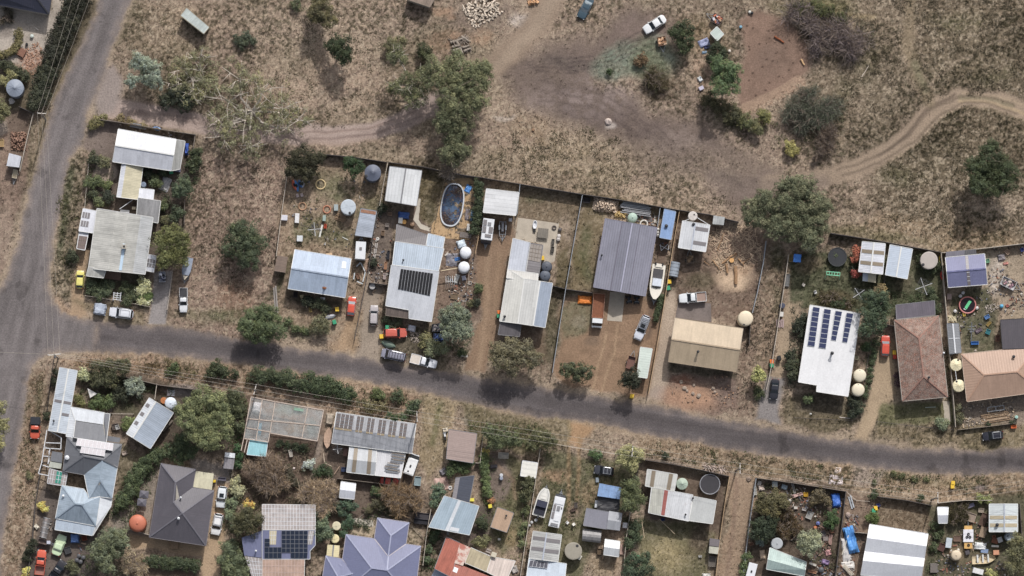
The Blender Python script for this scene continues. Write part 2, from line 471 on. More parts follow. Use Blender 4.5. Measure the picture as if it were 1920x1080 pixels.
def pole(x,y,h,label,arm=(1,0),arml=2.2,extra=False):
 p=P(x,y,h);t=TH('power_pole',label,'power pole',(p.x,p.y,0),group='timber power poles along the streets')
 MB().m(POLEM).tube([(0,0,-0.3),(0,0,h)],0.17,8,0.12).build('pole',t)
 a=Vector((arm[0],arm[1],0)).normalized()
 for z in((h-0.35,h-1.3)if extra else(h-0.35,)):
  b=MB().m(mat(G(206,200,192),0.7)).bar(-a*arml/2+Vector((0,0,z)),a*arml/2+Vector((0,0,z)),0.14,0.12).build('crossarm',t)
  for k in(-0.46,0.0,0.46):
   q=a*arml*k;MB().m(WHITE).lathe((q.x,q.y,z+0.06),[(0.06,0),(0.08,0.08),(0.05,0.2),(0.02,0.24)],8).build('insulator',b)
 MB().m(STEEL).lathe((a.y*0.3,-a.x*0.3,h-2.2),[(0.2,0),(0.22,0.1),(0.22,0.6),(0.1,0.7)],12).build('transformer',t)if extra else None
 return[P(x,y,h)+a*arml*k+Vector((0,0,-0.1))for k in(-0.46,0.0,0.46)]
def wires(E0,E1,label,sag=0.7,r=0.02):
 c=(E0[1]+E1[1])/2;t=TH('power_line',label,'power line',(c.x,c.y,0),group='power lines between the poles')
 for a,b in zip(E0,E1):
  pts=[]
  for i in range(13):
   u=i/12;q=a+(b-a)*u;q.z-=sag*4*u*(1-u);pts.append(q)
  MB().m(WIREM).tube(pts,r,5).build('wire',t,world=True)
def paint(c,k=0.35):return mat(c,0.22,0.0,var=0.05,key=('paint',tuple(round(v,3)for v in c)),spec=0.6)
KINDS={'hatch':(0.24,0.08,-0.33,-0.46,1.45,0.92,0.98),'sedan':(0.20,0.05,-0.20,-0.33,1.42,0.90,1.0),'wagon':(0.21,0.08,-0.38,-0.475,1.6,0.98,1.05),'suv':(0.20,0.07,-0.40,-0.475,1.78,1.08,1.15),'van':(0.33,0.21,-0.44,-0.485,1.95,1.1,1.15),'ute':(0.20,0.07,-0.08,-0.12,1.72,1.05,1.1),}
def loft_body(L,W,hood,boot,wsx,rgx,z0=0.28):
 xs=np.concatenate([np.linspace(-0.5,-0.4,5),np.linspace(-0.36,0.36,10),np.linspace(0.4,0.5,5)])
 vs=[];fs=[];N=11
 for x in xs:
  e=max(0,(abs(x)-0.36)/0.14);w=W/2*(1-0.34*e**2.2)*(1-0.03*abs(x)*2)
  if abs(x)>0.497:w*=0.9
  zt=hood-0.16*max(0,(x-wsx)/(0.5-wsx))**2.5 if x>0 else boot-0.05*max(0,(-x+rgx)/(0.5+rgx)if x<rgx else 0)**2
  if abs(x)>0.49:zt-=0.12
  zb=z0+0.10*e
  prof=[(-0.9,zb),(-1.0,zb+0.12),(-1.0,zb+(zt-zb)*0.55),(-0.965,zt-0.10),(-0.86,zt-0.01),(0,zt+0.025),(0.86,zt-0.01),(0.965,zt-0.10),(1.0,zb+(zt-zb)*0.55),(1.0,zb+0.12),(0.9,zb)]
  for y,z in prof:vs.append((x*L,y*w,z))
 k=len(xs)
 for i in range(k-1):
  for j in range(N-1):fs.append((i*N+j,(i+1)*N+j,(i+1)*N+j+1,i*N+j+1))
  fs.append((i*N+N-1,(i+1)*N+N-1,(i+1)*N,i*N))
 fs.append(tuple(range(N-1,-1,-1)));fs.append(tuple((k-1)*N+j for j in range(N)))
 return vs,[f[::-1]for f in fs]
def wheel(t,x,y,r=0.33,w=0.21):
 o=1 if y>0 else-1
 o_=MB().m(RUBBER).tube([(x,y-w/2,r),(x,y+w/2,r)],r,16).build('wheel',t)
 MB().m(STEEL).tube([(x,y+o*w/2,r),(x,y+o*(w/2+0.015),r)],r*0.6,12).build('rim',o_)
 return o_
def car(kind,label,rear,front,wpx,c,cat='car',roofc=None,rack=None,tray=None,group=None,glass=None,name=None,sunroof=False,bullbar=False):
 hx=0.8;a=P(rear[0],rear[1],hx);b=P(front[0],front[1],hx);L=(b-a).length;W=wpx*S
 m0=(a+b)/2;ang=math.atan2(b.y-a.y,b.x-a.x)
 ws,rf,rr,rg,Hh,hood,boot=KINDS[kind]
 t=TH(name or{'ute':'pickup_truck','van':'van'}.get(kind,'car'),label,cat,(m0.x,m0.y,0),ang,group)
 pm=paint(c);gm=glass or GLASS
 bt=boot if kind!='ute' else 0.72
 vs,fs=loft_body(L,W,hood,boot if kind!='ute' else 0.95,ws,rg)
 if kind=='ute':
  vs=[(x,y,min(z,0.8))if x<-0.11*L else(x,y,z)for x,y,z in vs]
 MB().m(pm).mesh(vs,fs).build('body',t,smooth=False)
 wb,wt=W/2*0.9,W/2*0.74;zb=hood-0.03
 B0,B1=ws*L,rg*L;R0,R1=rf*L,rr*L;zr=Hh-0.05
 def quad(nm,pts,m_,inset=0.0):
  c_=sum((Vector(p)for p in pts),Vector())/len(pts)
  MB().m(m_).face([c_+(Vector(p)-c_)*(1-inset)for p in pts]).build(nm,t)
 core=MB().m(pm)
 v8=[(B0,-wb,zb),(B0,wb,zb),(B1,wb,zb),(B1,-wb,zb),(R0,-wt,zr),(R0,wt,zr),(R1,wt,zr),(R1,-wt,zr)]
 core.mesh([(x*0.995,y*0.985,z-0.005)for x,y,z in v8],[(0,1,5,4),(1,2,6,5),(2,3,7,6),(3,0,4,7),(4,5,6,7)])
 core.build('pillar_frame',t)
 quad('windscreen',[(B0+0.02,-wb*0.93,zb+0.03),(B0+0.02,wb*0.93,zb+0.03),(R0+0.02,wt*0.95,zr),(R0+0.02,-wt*0.95,zr)],gm)
 quad('rear_window',[(B1-0.02,wb*0.9,zb+0.08),(B1-0.02,-wb*0.9,zb+0.08),(R1-0.02,-wt*0.92,zr-0.02),(R1-0.02,wt*0.92,zr-0.02)],gm)
 for s_ in(-1,1):
  q=[(B0-0.12*L*0.5,s_*(wb+0.005),zb+0.06),(B1+0.03*L,s_*(wb+0.005),zb+0.06),(R1+0.02*L,s_*(wt+0.012),zr-0.05),(R0-0.01*L,s_*(wt+0.012),zr-0.05)]
  quad('side_window',q if s_>0 else q[::-1],gm)
  MB().m(pm).box((B0-0.05,s_*(W/2+0.06),hood+0.05),(0.14,0.16,0.12)).build('mirror',t)
  MB().m(LAMP).box((L*0.475,s_*W*0.34,hood-0.25),(0.12,W*0.16,0.12)).build('headlight',t)
  MB().m(TAIL).box((-L*0.492,s_*W*0.36,0.85 if kind!='ute' else 0.7),(0.06,W*0.12,0.14)).build('tail_light',t)
 rm=paint(roofc)if roofc else pm
 mb=MB().m(rm);xs=np.linspace(R1-0.03,R0+0.03,6);k=[]
 for i,x in enumerate(xs):
  e=1-0.06*(i in(0,5));zz=Hh-0.05*(i in(0,5))
  for yy,dz in((-1,-0.07),(-0.8,-0.01),(0,0.03),(0.8,-0.01),(1,-0.07)):k.append((x,yy*wt*1.04*e,zz+dz))
 mb.mesh(k,[(i*5+j,(i+1)*5+j,(i+1)*5+j+1,i*5+j+1)for i in range(5)for j in range(4)]);mb.build('roof',t)
 if sunroof:MB().m(gm).box((R0-0.55,0,Hh+0.03),(0.75,wt*1.2,0.03)).build('sunroof',t)
 if rack:
  n=rack;rk=MB().m(BLACK if rack>4 else STEEL)
  for s_ in(-1,1):rk.bar((R0-0.1,s_*wt*0.85,Hh+0.1),(R1+0.1,s_*wt*0.85,Hh+0.1),0.05)
  for i in range(n):x=R1+0.2+(R0-R1-0.4)*i/(n-1);rk.bar((x,-wt*0.95,Hh+0.12),(x,wt*0.95,Hh+0.12),0.09,0.05)
  rk.build('roof_rack',t)
 if bullbar:
  bb=MB().m(STEEL).bar((L*0.52,-W*0.42,0.75),(L*0.52,W*0.42,0.75),0.07)
  for y in(-0.25,0.25):bb.bar((L*0.52,y*W*1.2,0.4),(L*0.52,y*W*1.2,1.0),0.06)
  bb.build('bull_bar',t)
 for x in(0.31*L,-0.3*L):
  for s_ in(-1,1):wheel(t,x,s_*(W/2-0.1),0.36 if kind in('suv','ute','van')else 0.31)
 if kind=='ute':
  ty,tc=tray or('tub',c);x0,x1=-0.5*L,-0.135*L;tw=W*0.5 if ty!='flat' else W*0.53
  tb=MB().m(mat(tc,0.6,var=0.15));cx=(x0+x1)/2
  tb.box((cx,0,0.86),(x1-x0,tw*2,0.1))
  hh=0.42 if ty=='tub' else(0.22 if ty=='drop' else 0.06)
  if ty=='cover':
   tb.box((cx,0,1.08),(x1-x0,tw*2,0.34));tb.build('tray',t);MB().m(mat(G(58,58,62),0.6)).box((cx,0,1.27),(x1-x0-0.12,tw*2-0.14,0.05)).build('tray_cover',t)
  elif ty=='canopy':
   tb.box((cx,0,1.2),(x1-x0,tw*2,0.6));tb.build('tray',t);MB().m(mat(G(50,52,58),0.4)).box((cx,0,1.58),(x1-x0-0.05,tw*1.9,0.2),taper=0.93).build('canopy',t)
  else:
   sm=mat(c,0.5)
   tb.m(sm)
   for s_ in(-1,1):tb.box((cx,s_*(tw-0.03),0.9+hh/2),(x1-x0,0.06,hh))
   tb.box((x0+0.03,0,0.9+hh/2),(0.06,tw*2-0.14,hh));tb.box((x1-0.03,0,0.9+hh),(0.06,tw*2-0.14,hh*2));tb.build('tray',t)
 return t
def place_dir(rear,front,h=0.8):
 a=P(rear[0],rear[1],h);b=P(front[0],front[1],h)
 return(a+b)/2,math.atan2(b.y-a.y,b.x-a.x),(b-a).length
def trailer_frame(t,L,W,z=0.5,m_=STEEL,drawbar=1.3,wheels=1):
 mb=MB().m(m_)
 for s_ in(-1,1):mb.bar((-L/2,s_*W*0.36,z),(L/2,s_*W*0.36,z),0.09)
 for x in(-L*0.45,0,L*0.45):mb.bar((x,-W*0.36,z),(x,W*0.36,z),0.08)
 mb.build('chassis',t)
 d=MB().m(m_).bar((L/2,W*0.36,z),(L/2+drawbar*0.8,0,z),0.09);d.bar((L/2,-W*0.36,z),(L/2+drawbar*0.8,0,z),0.09)
 d.bar((L/2,0,z),(L/2+drawbar,0,z),0.1);d.tube([(L/2+drawbar*0.75,0.12,0),(L/2+drawbar*0.75,0.12,0.7)],0.04,6);d.build('drawbar',t)
 for i in range(wheels):
  for s_ in(-1,1):wheel(t,-L*0.12-0.7*i+0.35*(wheels-1),s_*(W/2-0.05),0.3,0.18)
def boat(label,rear,front,wpx,hull,style,tlabel=None):
 m0,ang,L=place_dir(rear,front,1.3);W=wpx*S
 if tlabel:
  tr=TH('boat_trailer',tlabel,'boat trailer',(m0.x,m0.y,0),ang);trailer_frame(tr,L*0.8,W*0.9,0.45,drawbar=L*0.24)
 t=TH('motor_boat',label,'boat',(m0.x,m0.y,0),ang)
 hm=mat(hull,0.25,var=0.06);vs=[];fs=[];N=7;xs=np.linspace(-0.5,0.5,15);zk=0.55
 for x in xs:
  u=(x+0.5);w=W/2*(0.92 if u<0.45 else 0.92*max(0.02,1-(.62 if style=='bimini' else .8 if style=='cruiser' else 1)*((u-0.45)/0.55)**(3.4 if style in('bimini','cruiser')else 2.3)))*1.07
  sh=1.35+0.25*u*u;kz=zk+0.55*max(0,(u-0.6)/0.4)**2
  for y,z in((-1,sh),(-0.93,kz+0.45),(-0.55,kz+0.12),(0,kz),(0.55,kz+0.12),(0.93,kz+0.45),(1,sh)):vs.append((x*L,y*w,z))
 for i in range(14):
  for j in range(N-1):fs.append((i*N+j,(i+1)*N+j,(i+1)*N+j+1,i*N+j+1))
 fs.append(tuple(range(N)));MB().m(hm).mesh(vs,[f[::-1]for f in fs]).build('hull',t)
 dk=MB().m(hm);r=[(vs[i*N],vs[i*N+6])for i in range(15)]
 d2=[]
 for a,b in r:d2+=[(a[0],a[1]*0.97,a[2]-0.02),(b[0],b[1]*0.97,b[2]-0.02)]
 dk.mesh(d2,[(2*i,2*i+2,2*i+3,2*i+1)[::-1]for i in range(14)]);dk.build('deck',t)
 if style=='cruiser':
  MB().m(mat(G(78,76,78),0.8)).box((-L*0.24,0,1.45),(L*0.26,W*0.72,0.12)).build('cockpit',t)
  MB().m(mat(G(206,212,222),0.4)).box((L*0.02,0,1.62),(L*0.24,W*0.7,0.55),taper=0.9).build('cabin',t)
  mb=MB().m(GLASS);mb.mesh([(L*0.15,-W*0.36,1.5),(L*0.2,0,1.5),(L*0.15,W*0.36,1.5),(L*0.11,W*0.33,1.9),(L*0.15,0,1.9),(L*0.11,-W*0.33,1.9)],[(0,1,4,5),(1,2,3,4)]);mb.build('windscreen',t)
  MB().m(hm).box((-L*0.47,0,1.4),(L*0.1,W*0.5,0.2)).build('swim_platform',t)
  for s_ in(-1,1):MB().m(BLACK).box((-L*0.515,s_*W*0.25,1.2),(0.5,0.34,0.9),taper=0.8).build('outboard_motor',t)
 elif style=='bimini':
  MB().m(mat(G(58,60,76),0.85)).box((-L*0.06,0,1.95),(L*0.24,W*0.8,0.16),taper=0.92).build('canopy',t)
  MB().m(mat(G(44,45,56),0.85)).box((-L*0.29,0,1.52),(L*0.3,W*0.82,0.14),taper=0.95).build('cockpit_cover',t)
  rl=MB().m(STEEL)
  for s_ in(-1,1):rl.tube([(L*0.1,s_*W*0.36,1.8),(L*0.3,s_*W*0.3,1.85),(L*0.45,s_*W*0.1,1.9)],0.03,5)
  rl.build('rail',t)
  hw=MB().m(hm)
  for x in(0.16,0.27):hw.box((L*x,0,1.5),(0.5,W*0.4,0.06))
  hw.build('deck_hatch',t)
  MB().m(DARK).box((-L*0.52,0,1.15),(0.5,0.4,0.8),taper=0.8).build('outboard_motor',t)
 elif style=='covered':
  cv=MB().m(mat(G(142,150,166),0.75,var=0.2));d3=[]
  for i,(a,b)in enumerate(r):
   if i<12:d3+=[(a[0],a[1]*1.03,a[2]),(a[0],0,a[2]+0.3),(b[0],b[1]*1.03,b[2])]
  cv.mesh(d3,[(3*i,3*i+3,3*i+4,3*i+1)[::-1]for i in range(11)]+[(3*i+1,3*i+4,3*i+5,3*i+2)[::-1]for i in range(11)]);cv.build('cover',t)
 return t
def caravan(label,rear,front,wpx,panels,hitch=True,dark_front=True,cat='caravan'):
 m0,ang,L=place_dir(rear,front,2.5);W=wpx*S;t=TH('caravan',label,cat,(m0.x,m0.y,0),ang)
 MB().m(WHITE).box((0,0,1.5),(L,W,2.0)).box((0,0,2.53),(L*0.98,W*0.96,0.06),taper=0.98).build('body',t)
 for x,y,w,d,m_ in panels:MB().m(m_).box((x*L,y*W,2.62),(w*L,d*W,0.1)).build('roof_panel' if m_ in(SKY_T,PANEL,PANELD)else 'roof_hatch',t)
 if dark_front:
  MB().m(mat(G(70,72,80),0.4)).mesh([(L/2+0.001,-W*0.47,0.8),(L/2+0.001,W*0.47,0.8),(L/2+0.001,W*0.47,2.45),(L/2+0.001,-W*0.47,2.45),(L/2+0.55,-W*0.45,0.8),(L/2+0.55,W*0.45,0.8),(L/2+0.3,W*0.45,1.7),(L/2+0.3,-W*0.45,1.7)],[(4,5,6,7),(7,6,2,3),(0,4,7,3),(5,1,2,6)]).build('front_panel',t)
 if hitch:
  d=MB().m(STEEL).bar((L/2,W*0.3,0.5),(L/2+1.3,0,0.5),0.1);d.bar((L/2,-W*0.3,0.5),(L/2+1.3,0,0.5),0.1);d.bar((L/2,0,0.5),(L/2+1.6,0,0.5),0.09);d.build('drawbar',t)
  for s_ in(-1,1):MB().m(STEEL).lathe((L/2+0.75,s_*0.18,0.5),[(0.14,0),(0.15,0.4),(0.06,0.5)],10).build('gas_bottle',t)
 for s_ in(-1,1):
  wheel(t,-0.1*L,s_*(W/2-0.08));MB().m(GLASS).box((0.15*L,s_*(W/2+0.004),1.75),(L*0.25,0.02,0.6)).build('window',t)
 return t
def bin_(x,y,lid,label,rz=0.2,bodyc=None,group='wheelie bins by the houses'):
 p=P(x,y,1.0);t=TH('wheelie_bin',label,'bin',(p.x,p.y,0),rz,group)
 MB().m(mat(bodyc or G(44,62,52),0.6)).box((0,0,0.5),(0.56,0.62,0.95),taper=1.12).build('body',t)
 MB().m(lid).mesh([(-.36,-.42,.98),(.36,-.42,.98),(.36,.42,.98),(-.36,.42,.98),(-.32,-.36,1.1),(.32,-.36,1.1),(.32,.36,1.1),(-.32,.36,1.1)],[(0,1,5,4),(1,2,6,5),(2,3,7,6),(3,0,4,7),(4,5,6,7),(3,2,1,0)]).build('lid',t)
 for s_ in(-1,1):MB().m(RUBBER).tube([(s_*0.25,-0.36,0.12),(s_*0.31,-0.36,0.12)],0.12,10).build('wheel',t)
 return t
def skirt_sheet(c,w,d,z,m_,amp,seed,n=9,drop=True,round_=0.0):
 """a draped, creased sheet with its edges hanging down"""
 mb=MB().m(m_);vs=[];r=random.Random(seed)
 ph=[r.uniform(0,6)for _ in range(6)]
 for i in range(n):
  for j in range(n):
   u,v=i/(n-1)*2-1,j/(n-1)*2-1
   k=1-round_*(1-1/max(1,math.hypot(u,v)))if round_ else 1
   e=max(abs(u),abs(v));zz=z+amp*(math.sin(3*u+ph[0]+2*v)+math.sin(5*v+ph[1])+math.sin(4*u-3*v+ph[2]))/2+amp*0.5*r.uniform(-1,1)
   if drop and e>0.93:zz=max(0.05,z*0.35)
   vs.append((u*w/2*k+r.uniform(-.03,.03)*w,v*d/2*k+r.uniform(-.03,.03)*d,max(0.03,zz)))
 mb.mesh(vs,[(i*n+j,(i+1)*n+j,(i+1)*n+j+1,i*n+j+1)for i in range(n-1)for j in range(n-1)])
 return mb
def TP(x,y,w,d,rz,z,c,label,cat='tarpaulin',amp=0.1,name='tarpaulin',group=None,drop=True,round_=0.0):
 p=P(x,y,z);t=TH(name,label,cat,(p.x,p.y,0),rz,group)
 b=skirt_sheet((0,0),w*S,d*S,z,mat(c,0.55,var=0.2,scale=3),amp,int(x*7+y),round_=round_,drop=drop);b.build('sheet',t)
 if z>0.5:MB().m(OLDWOOD).box((0,0,max(.1,z-amp*1.6)/2),(w*S*0.8,d*S*0.8,max(.1,z-amp*1.6)),taper=0.85).build('load',t)
 return t
def tyre_mesh(mb,c,R=0.33,r=0.11,n=16,m=8):
 vs=[];fs=[]
 for i in range(n):
  for j in range(m):
   a,b=2*math.pi*i/n,2*math.pi*j/m;vs.append((c[0]+(R-r+r*math.cos(b))*math.cos(a),c[1]+(R-r+r*math.cos(b))*math.sin(a),c[2]+r*math.sin(b)))
 for i in range(n):
  for j in range(m):fs.append((i*m+j,((i+1)%n)*m+j,((i+1)%n)*m+(j+1)%m,i*m+(j+1)%m))
 return mb.mesh(vs,fs)
def ring(x,y,r,label,c,cat='garden bed ring',tube=0.12,z=0.15,name='garden_bed_ring'):
 p=P(x,y,0);mb=MB().m(mat(c,0.7));tyre_mesh(mb,(0,0,z),r*S,tube,28,8);o=mb.build(name);o.location=(p.x,p.y,0)
 return tag(o,label,cat)
def CR(x,y,w,d,h,rz,c,label,cat='crate',open_=True,name=None,z=0.0,group=None):
 p=P(x,y,h+z);t=TH(name or cat.replace(' ','_'),label,cat,(p.x,p.y,z),rz,group);m_=mat(c,0.7,var=0.25,scale=4);W,D=w*S,d*S
 mb=MB().m(m_);th=0.05
 if open_:
  mb.box((0,0,0.06),(W-0.1,D-0.1,0.08))
  for s_ in(-1,1):mb.box((s_*(W/2-th/2),0,h/2),(th,D,h));mb.box((0,s_*(D/2-th/2),h/2),(W-2*th,th,h))
  mb.build('box',t);MB().m(mat(tuple(v*0.5 for v in c[:3])+(1,),0.9)).box((0,0,h*0.45),(W-0.12,D-0.12,h*0.7-0.1)).build('contents',t)
 else:
  mb.box((0,0,h/2),(W*0.96,D*0.96,h)).build('box',t);MB().m(m_).box((0,0,h+0.02),(W,D,0.05),taper=0.96).build('lid',t)
 return t
def BM(x0,y0,x1,y1,w,m_,label,cat='timber beam',z=0.12,name=None,n=1,group=None,spread=1.5):
 a,b=P(x0,y0,z),P(x1,y1,z);c=(a+b)/2;mb=MB().m(m_);d=(b-a);nrm=Vector((-d.y,d.x,0)).normalized();r=random.Random(int(x0*3+y0))
 for i in range(n):
  o=nrm*((i-(n-1)/2)*w*spread)+Vector((0,0,(i%2)*w*0.8));k0,k1=r.uniform(0,.12),r.uniform(.88,1)
  mb.bar(a+d*k0+o-Vector((c.x,c.y,0)),a+d*k1+o-Vector((c.x,c.y,0)),w,w*0.7)
 o=mb.build(name or cat.replace(' ','_'));o.location=(c.x,c.y,0);return tag(o,label,cat,group)
def log_mesh(mb,a,b,r0,r1,seed=0,n=8):
 r=random.Random(seed);a,b=Vector(a),Vector(b);k=6;pts=[]
 for i in range(k):
  q=a+(b-a)*i/(k-1);j=0.25*r0 if 0<i<k-1 else 0
  pts.append(q+Vector((r.uniform(-j,j),r.uniform(-j,j),r.uniform(-j,j)*0.5)))
 return mb.tube(pts,r0,n,r1)
def chair(x,y,rz,c,label,group=None):
 p=P(x,y,0.6);t=TH('garden_chair',label,'chair',(p.x,p.y,0),rz,group);m_=mat(c,0.5)
 MB().m(m_).box((0,0,0.43),(0.5,0.5,0.05)).build('seat',t);MB().m(m_).box((0,0.24,0.68),(0.5,0.05,0.48),rx=-0.2).build('backrest',t)
 for sx in(-1,1):
  for sy in(-1,1):MB().m(m_).bar((sx*0.22,sy*0.22,0),(sx*0.21,sy*0.21,0.42),0.045).build('leg',t)
 return t
def table(x,y,w,d,rz,h,c,label,round_=False,cat='table'):
 p=P(x,y,h);t=TH('outdoor_table',label,cat,(p.x,p.y,0),rz);m_=mat(c,0.65,var=0.25);W,D=w*S,d*S
 if round_:MB().m(m_).lathe((0,0,h-0.05),[(W/2,0),(W/2,0.05),(0.02,0.055)],24).build('table_top',t)
 else:
  mb=MB().m(m_)
  for i in range(5):mb.box(((i-2)*W/5,0,h),(W/5-0.02,D,0.05))
  mb.build('table_top',t)
 for sx in(-1,1):
  for sy in(-1,1):MB().m(m_).bar((sx*W*0.36,sy*D*0.36,0),(sx*W*0.33,sy*D*0.33,h-0.03),0.06).build('leg',t)
 return t
def clothesline(x,y,r,rz,label):
 p=P(x,y,2.0);t=TH('rotary_clothesline',label,'clothesline',(p.x,p.y,0),rz);R=r*S
 MB().m(STEEL).tube([(0,0,0),(0,0,2.0)],0.06,8).build('post',t)
 for i in range(4):
  a=math.pi/2*i;MB().m(mat(G(196,196,198),0.4)).tube([(0,0,1.85),(R*math.cos(a),R*math.sin(a),2.1)],0.055,6).build('arm',t)
 mb=MB().m(STEEL)
 for q in(0.35,0.6,0.85,1.0):
  for i in range(4):
   a,b=math.pi/2*i,math.pi/2*(i+1);mb.bar((R*q*math.cos(a),R*q*math.sin(a),1.85+.25*q),(R*q*math.cos(b),R*q*math.sin(b),1.85+.25*q),0.012)
 mb.build('line',t)
 return t
def trampoline(x,y,r,label,h=0.85,mc=G(52,54,58),rim=G(64,66,68),cat='trampoline'):
 p=P(x,y,h);t=TH('trampoline',label,cat,(p.x,p.y,0));R=r*S
 MB().m(mat(mc,0.8,var=0.15,scale=1)).lathe((0,0,h-0.03),[(R*0.93,0),(R*0.93,0.02),(R*0.5,0.012),(0.02,0.0)],40).build('mat',t)
 mb=MB().m(mat(rim,0.6));tyre_mesh(mb,(0,0,h),R*1.0,R*0.045,40,6);mb.build('rim',t)
 for i in range(6):
  a=math.pi/3*i;MB().m(STEEL).bar((R*0.97*math.cos(a),R*0.97*math.sin(a),0),(R*0.97*math.cos(a),R*0.97*math.sin(a),h),0.06).build('leg',t)
 return t
def WPL(x,y,w,d,h,rz,label,n,group=None,c=G(196,174,150),cat='log pile',lr=0.13,ll=0.4,name='log_pile'):
 """heaped split firewood: one thing, nobody could lift it as one log"""
 p=P(x,y,h*0.6);mb=MB();r=random.Random(int(x*5+y));ms=[mat(c,0.85,var=0.3,scale=4),mat(tuple(v*0.62 for v in c[:3])+(1,),0.9,var=0.3,scale=4),mat(tuple(v*1.15 for v in c[:3])+(1,),0.85)]
 for i in range(n):
  u,v=r.uniform(-1,1),r.uniform(-1,1);e=max(0.1,1-max(abs(u),abs(v))**3);z=r.uniform(0.05,h)*e+0.06;a=r.uniform(0,3.14)
  L=ll*r.uniform(0.6,1.3);q=Vector((u*w*S/2,v*d*S/2,z));dv=Vector((math.cos(a),math.sin(a),r.uniform(-.3,.3)))*L/2
  mb.m(ms[r.randrange(3)]).tube([q-dv,q+dv],lr*r.uniform(0.6,1.2),6)
 o=mb.build(name);o.location=(p.x,p.y,0);o.rotation_euler=(0,0,rz);return tag(o,label,cat,group)
def rock(x,y,r,label,c=G(176,166,158),group=None):
 p=P(x,y,0);mb=MB().m(mat(c,0.9,var=0.3,scale=4));rr=random.Random(int(x*11+y));vs=[];n=9;R=r*S
 for i,(k,z)in enumerate(((0.9,0),(1.0,0.3),(0.75,0.65),(0.3,0.85))):
  for j in range(n):a=2*math.pi*j/n;q=R*k*rr.uniform(0.75,1.15);vs.append((q*math.cos(a),q*math.sin(a),z*R*rr.uniform(0.8,1.1)))
 fs=[(i*n+j,i*n+(j+1)%n,(i+1)*n+(j+1)%n,(i+1)*n+j)for i in range(3)for j in range(n)]+[tuple(3*n+j for j in range(n))]
 o=mb.mesh(vs,fs).build('rock');o.location=(p.x,p.y,0);return tag(o,label,'rock',group)
def slab(name,polys,z,m_,label=None,kind='structure',base=-0.15):
 mb=MB().m(m_)
 for poly in polys:mb.prism([P(x,y,0)[:2]for x,y in poly],base,z)
 o=mb.build(name);o['kind']=kind
 return o
def open_trailer(x,y,w,d,rz,c,label,load=None,cat='trailer',drawbar=1.2):
 p=P(x,y,1.0);t=TH('box_trailer',label,cat,(p.x,p.y,0),rz);W,D=w*S,d*S;m_=mat(c,0.5,var=0.2)
 mb=MB().m(m_).box((0,0,0.55),(W-0.1,D-0.1,0.06))
 for s_ in(-1,1):mb.box((s_*(W/2-.03),0,0.8),(0.06,D,0.5));mb.box((0,s_*(D/2-.03),0.8),(W-.12,0.06,0.5))
 mb.build('tray',t);d_=MB().m(STEEL).bar((W/2,D*.3,.5),(W/2+drawbar,0,.5),.08);d_.bar((W/2,-D*.3,.5),(W/2+drawbar,0,.5),.08);d_.build('drawbar',t)
 for s_ in(-1,1):wheel(t,-0.05*W,s_*(D/2+0.06),0.28,0.16)
 if load:
  r=random.Random(int(x+y));lb=MB();ms=[mat(k,0.8)for k in load]
  for i in range(26):
   L=r.uniform(.2,.6);lb.m(ms[i%len(ms)]).box((r.uniform(-.4,.4)*W,r.uniform(-.36,.36)*D,r.uniform(.68,1.12)),(L,r.uniform(.15,.35),r.uniform(.1,.25)),r.uniform(0,3),r.uniform(-.4,.4))
  lb.build('load',t)
 return t
LEAFM=attr_mat('foliage',0.65);TWIGM=attr_mat('twigs',0.85)
def quads(cen,nrm,sx,sy,rng):
 n=len(cen);r=rng.normal(size=(n,3));nrm=nrm/(np.linalg.norm(nrm,axis=1,keepdims=True)+1e-9)
 u=np.cross(nrm,r);u/=np.linalg.norm(u,axis=1,keepdims=True)+1e-9;v=np.cross(nrm,u)
 u=u*sx[:,None];v=v*sy[:,None]
 V=np.stack([cen-u,cen+v*0.9,cen+u,cen-v*0.9],1).reshape(-1,3)
 return V,np.arange(n*4).reshape(-1,4)
def rays(a,d,w,rng):
 """thin strips from a along d"""
 n=len(a);s=np.cross(d,rng.normal(size=(n,3)));s=s/(np.linalg.norm(s,axis=1,keepdims=True)+1e-9)*w[:,None]
 V=np.stack([a-s,a+s,a+d+s*0.4,a+d-s*0.4],1).reshape(-1,3)
 return V,np.arange(n*4).reshape(-1,4)
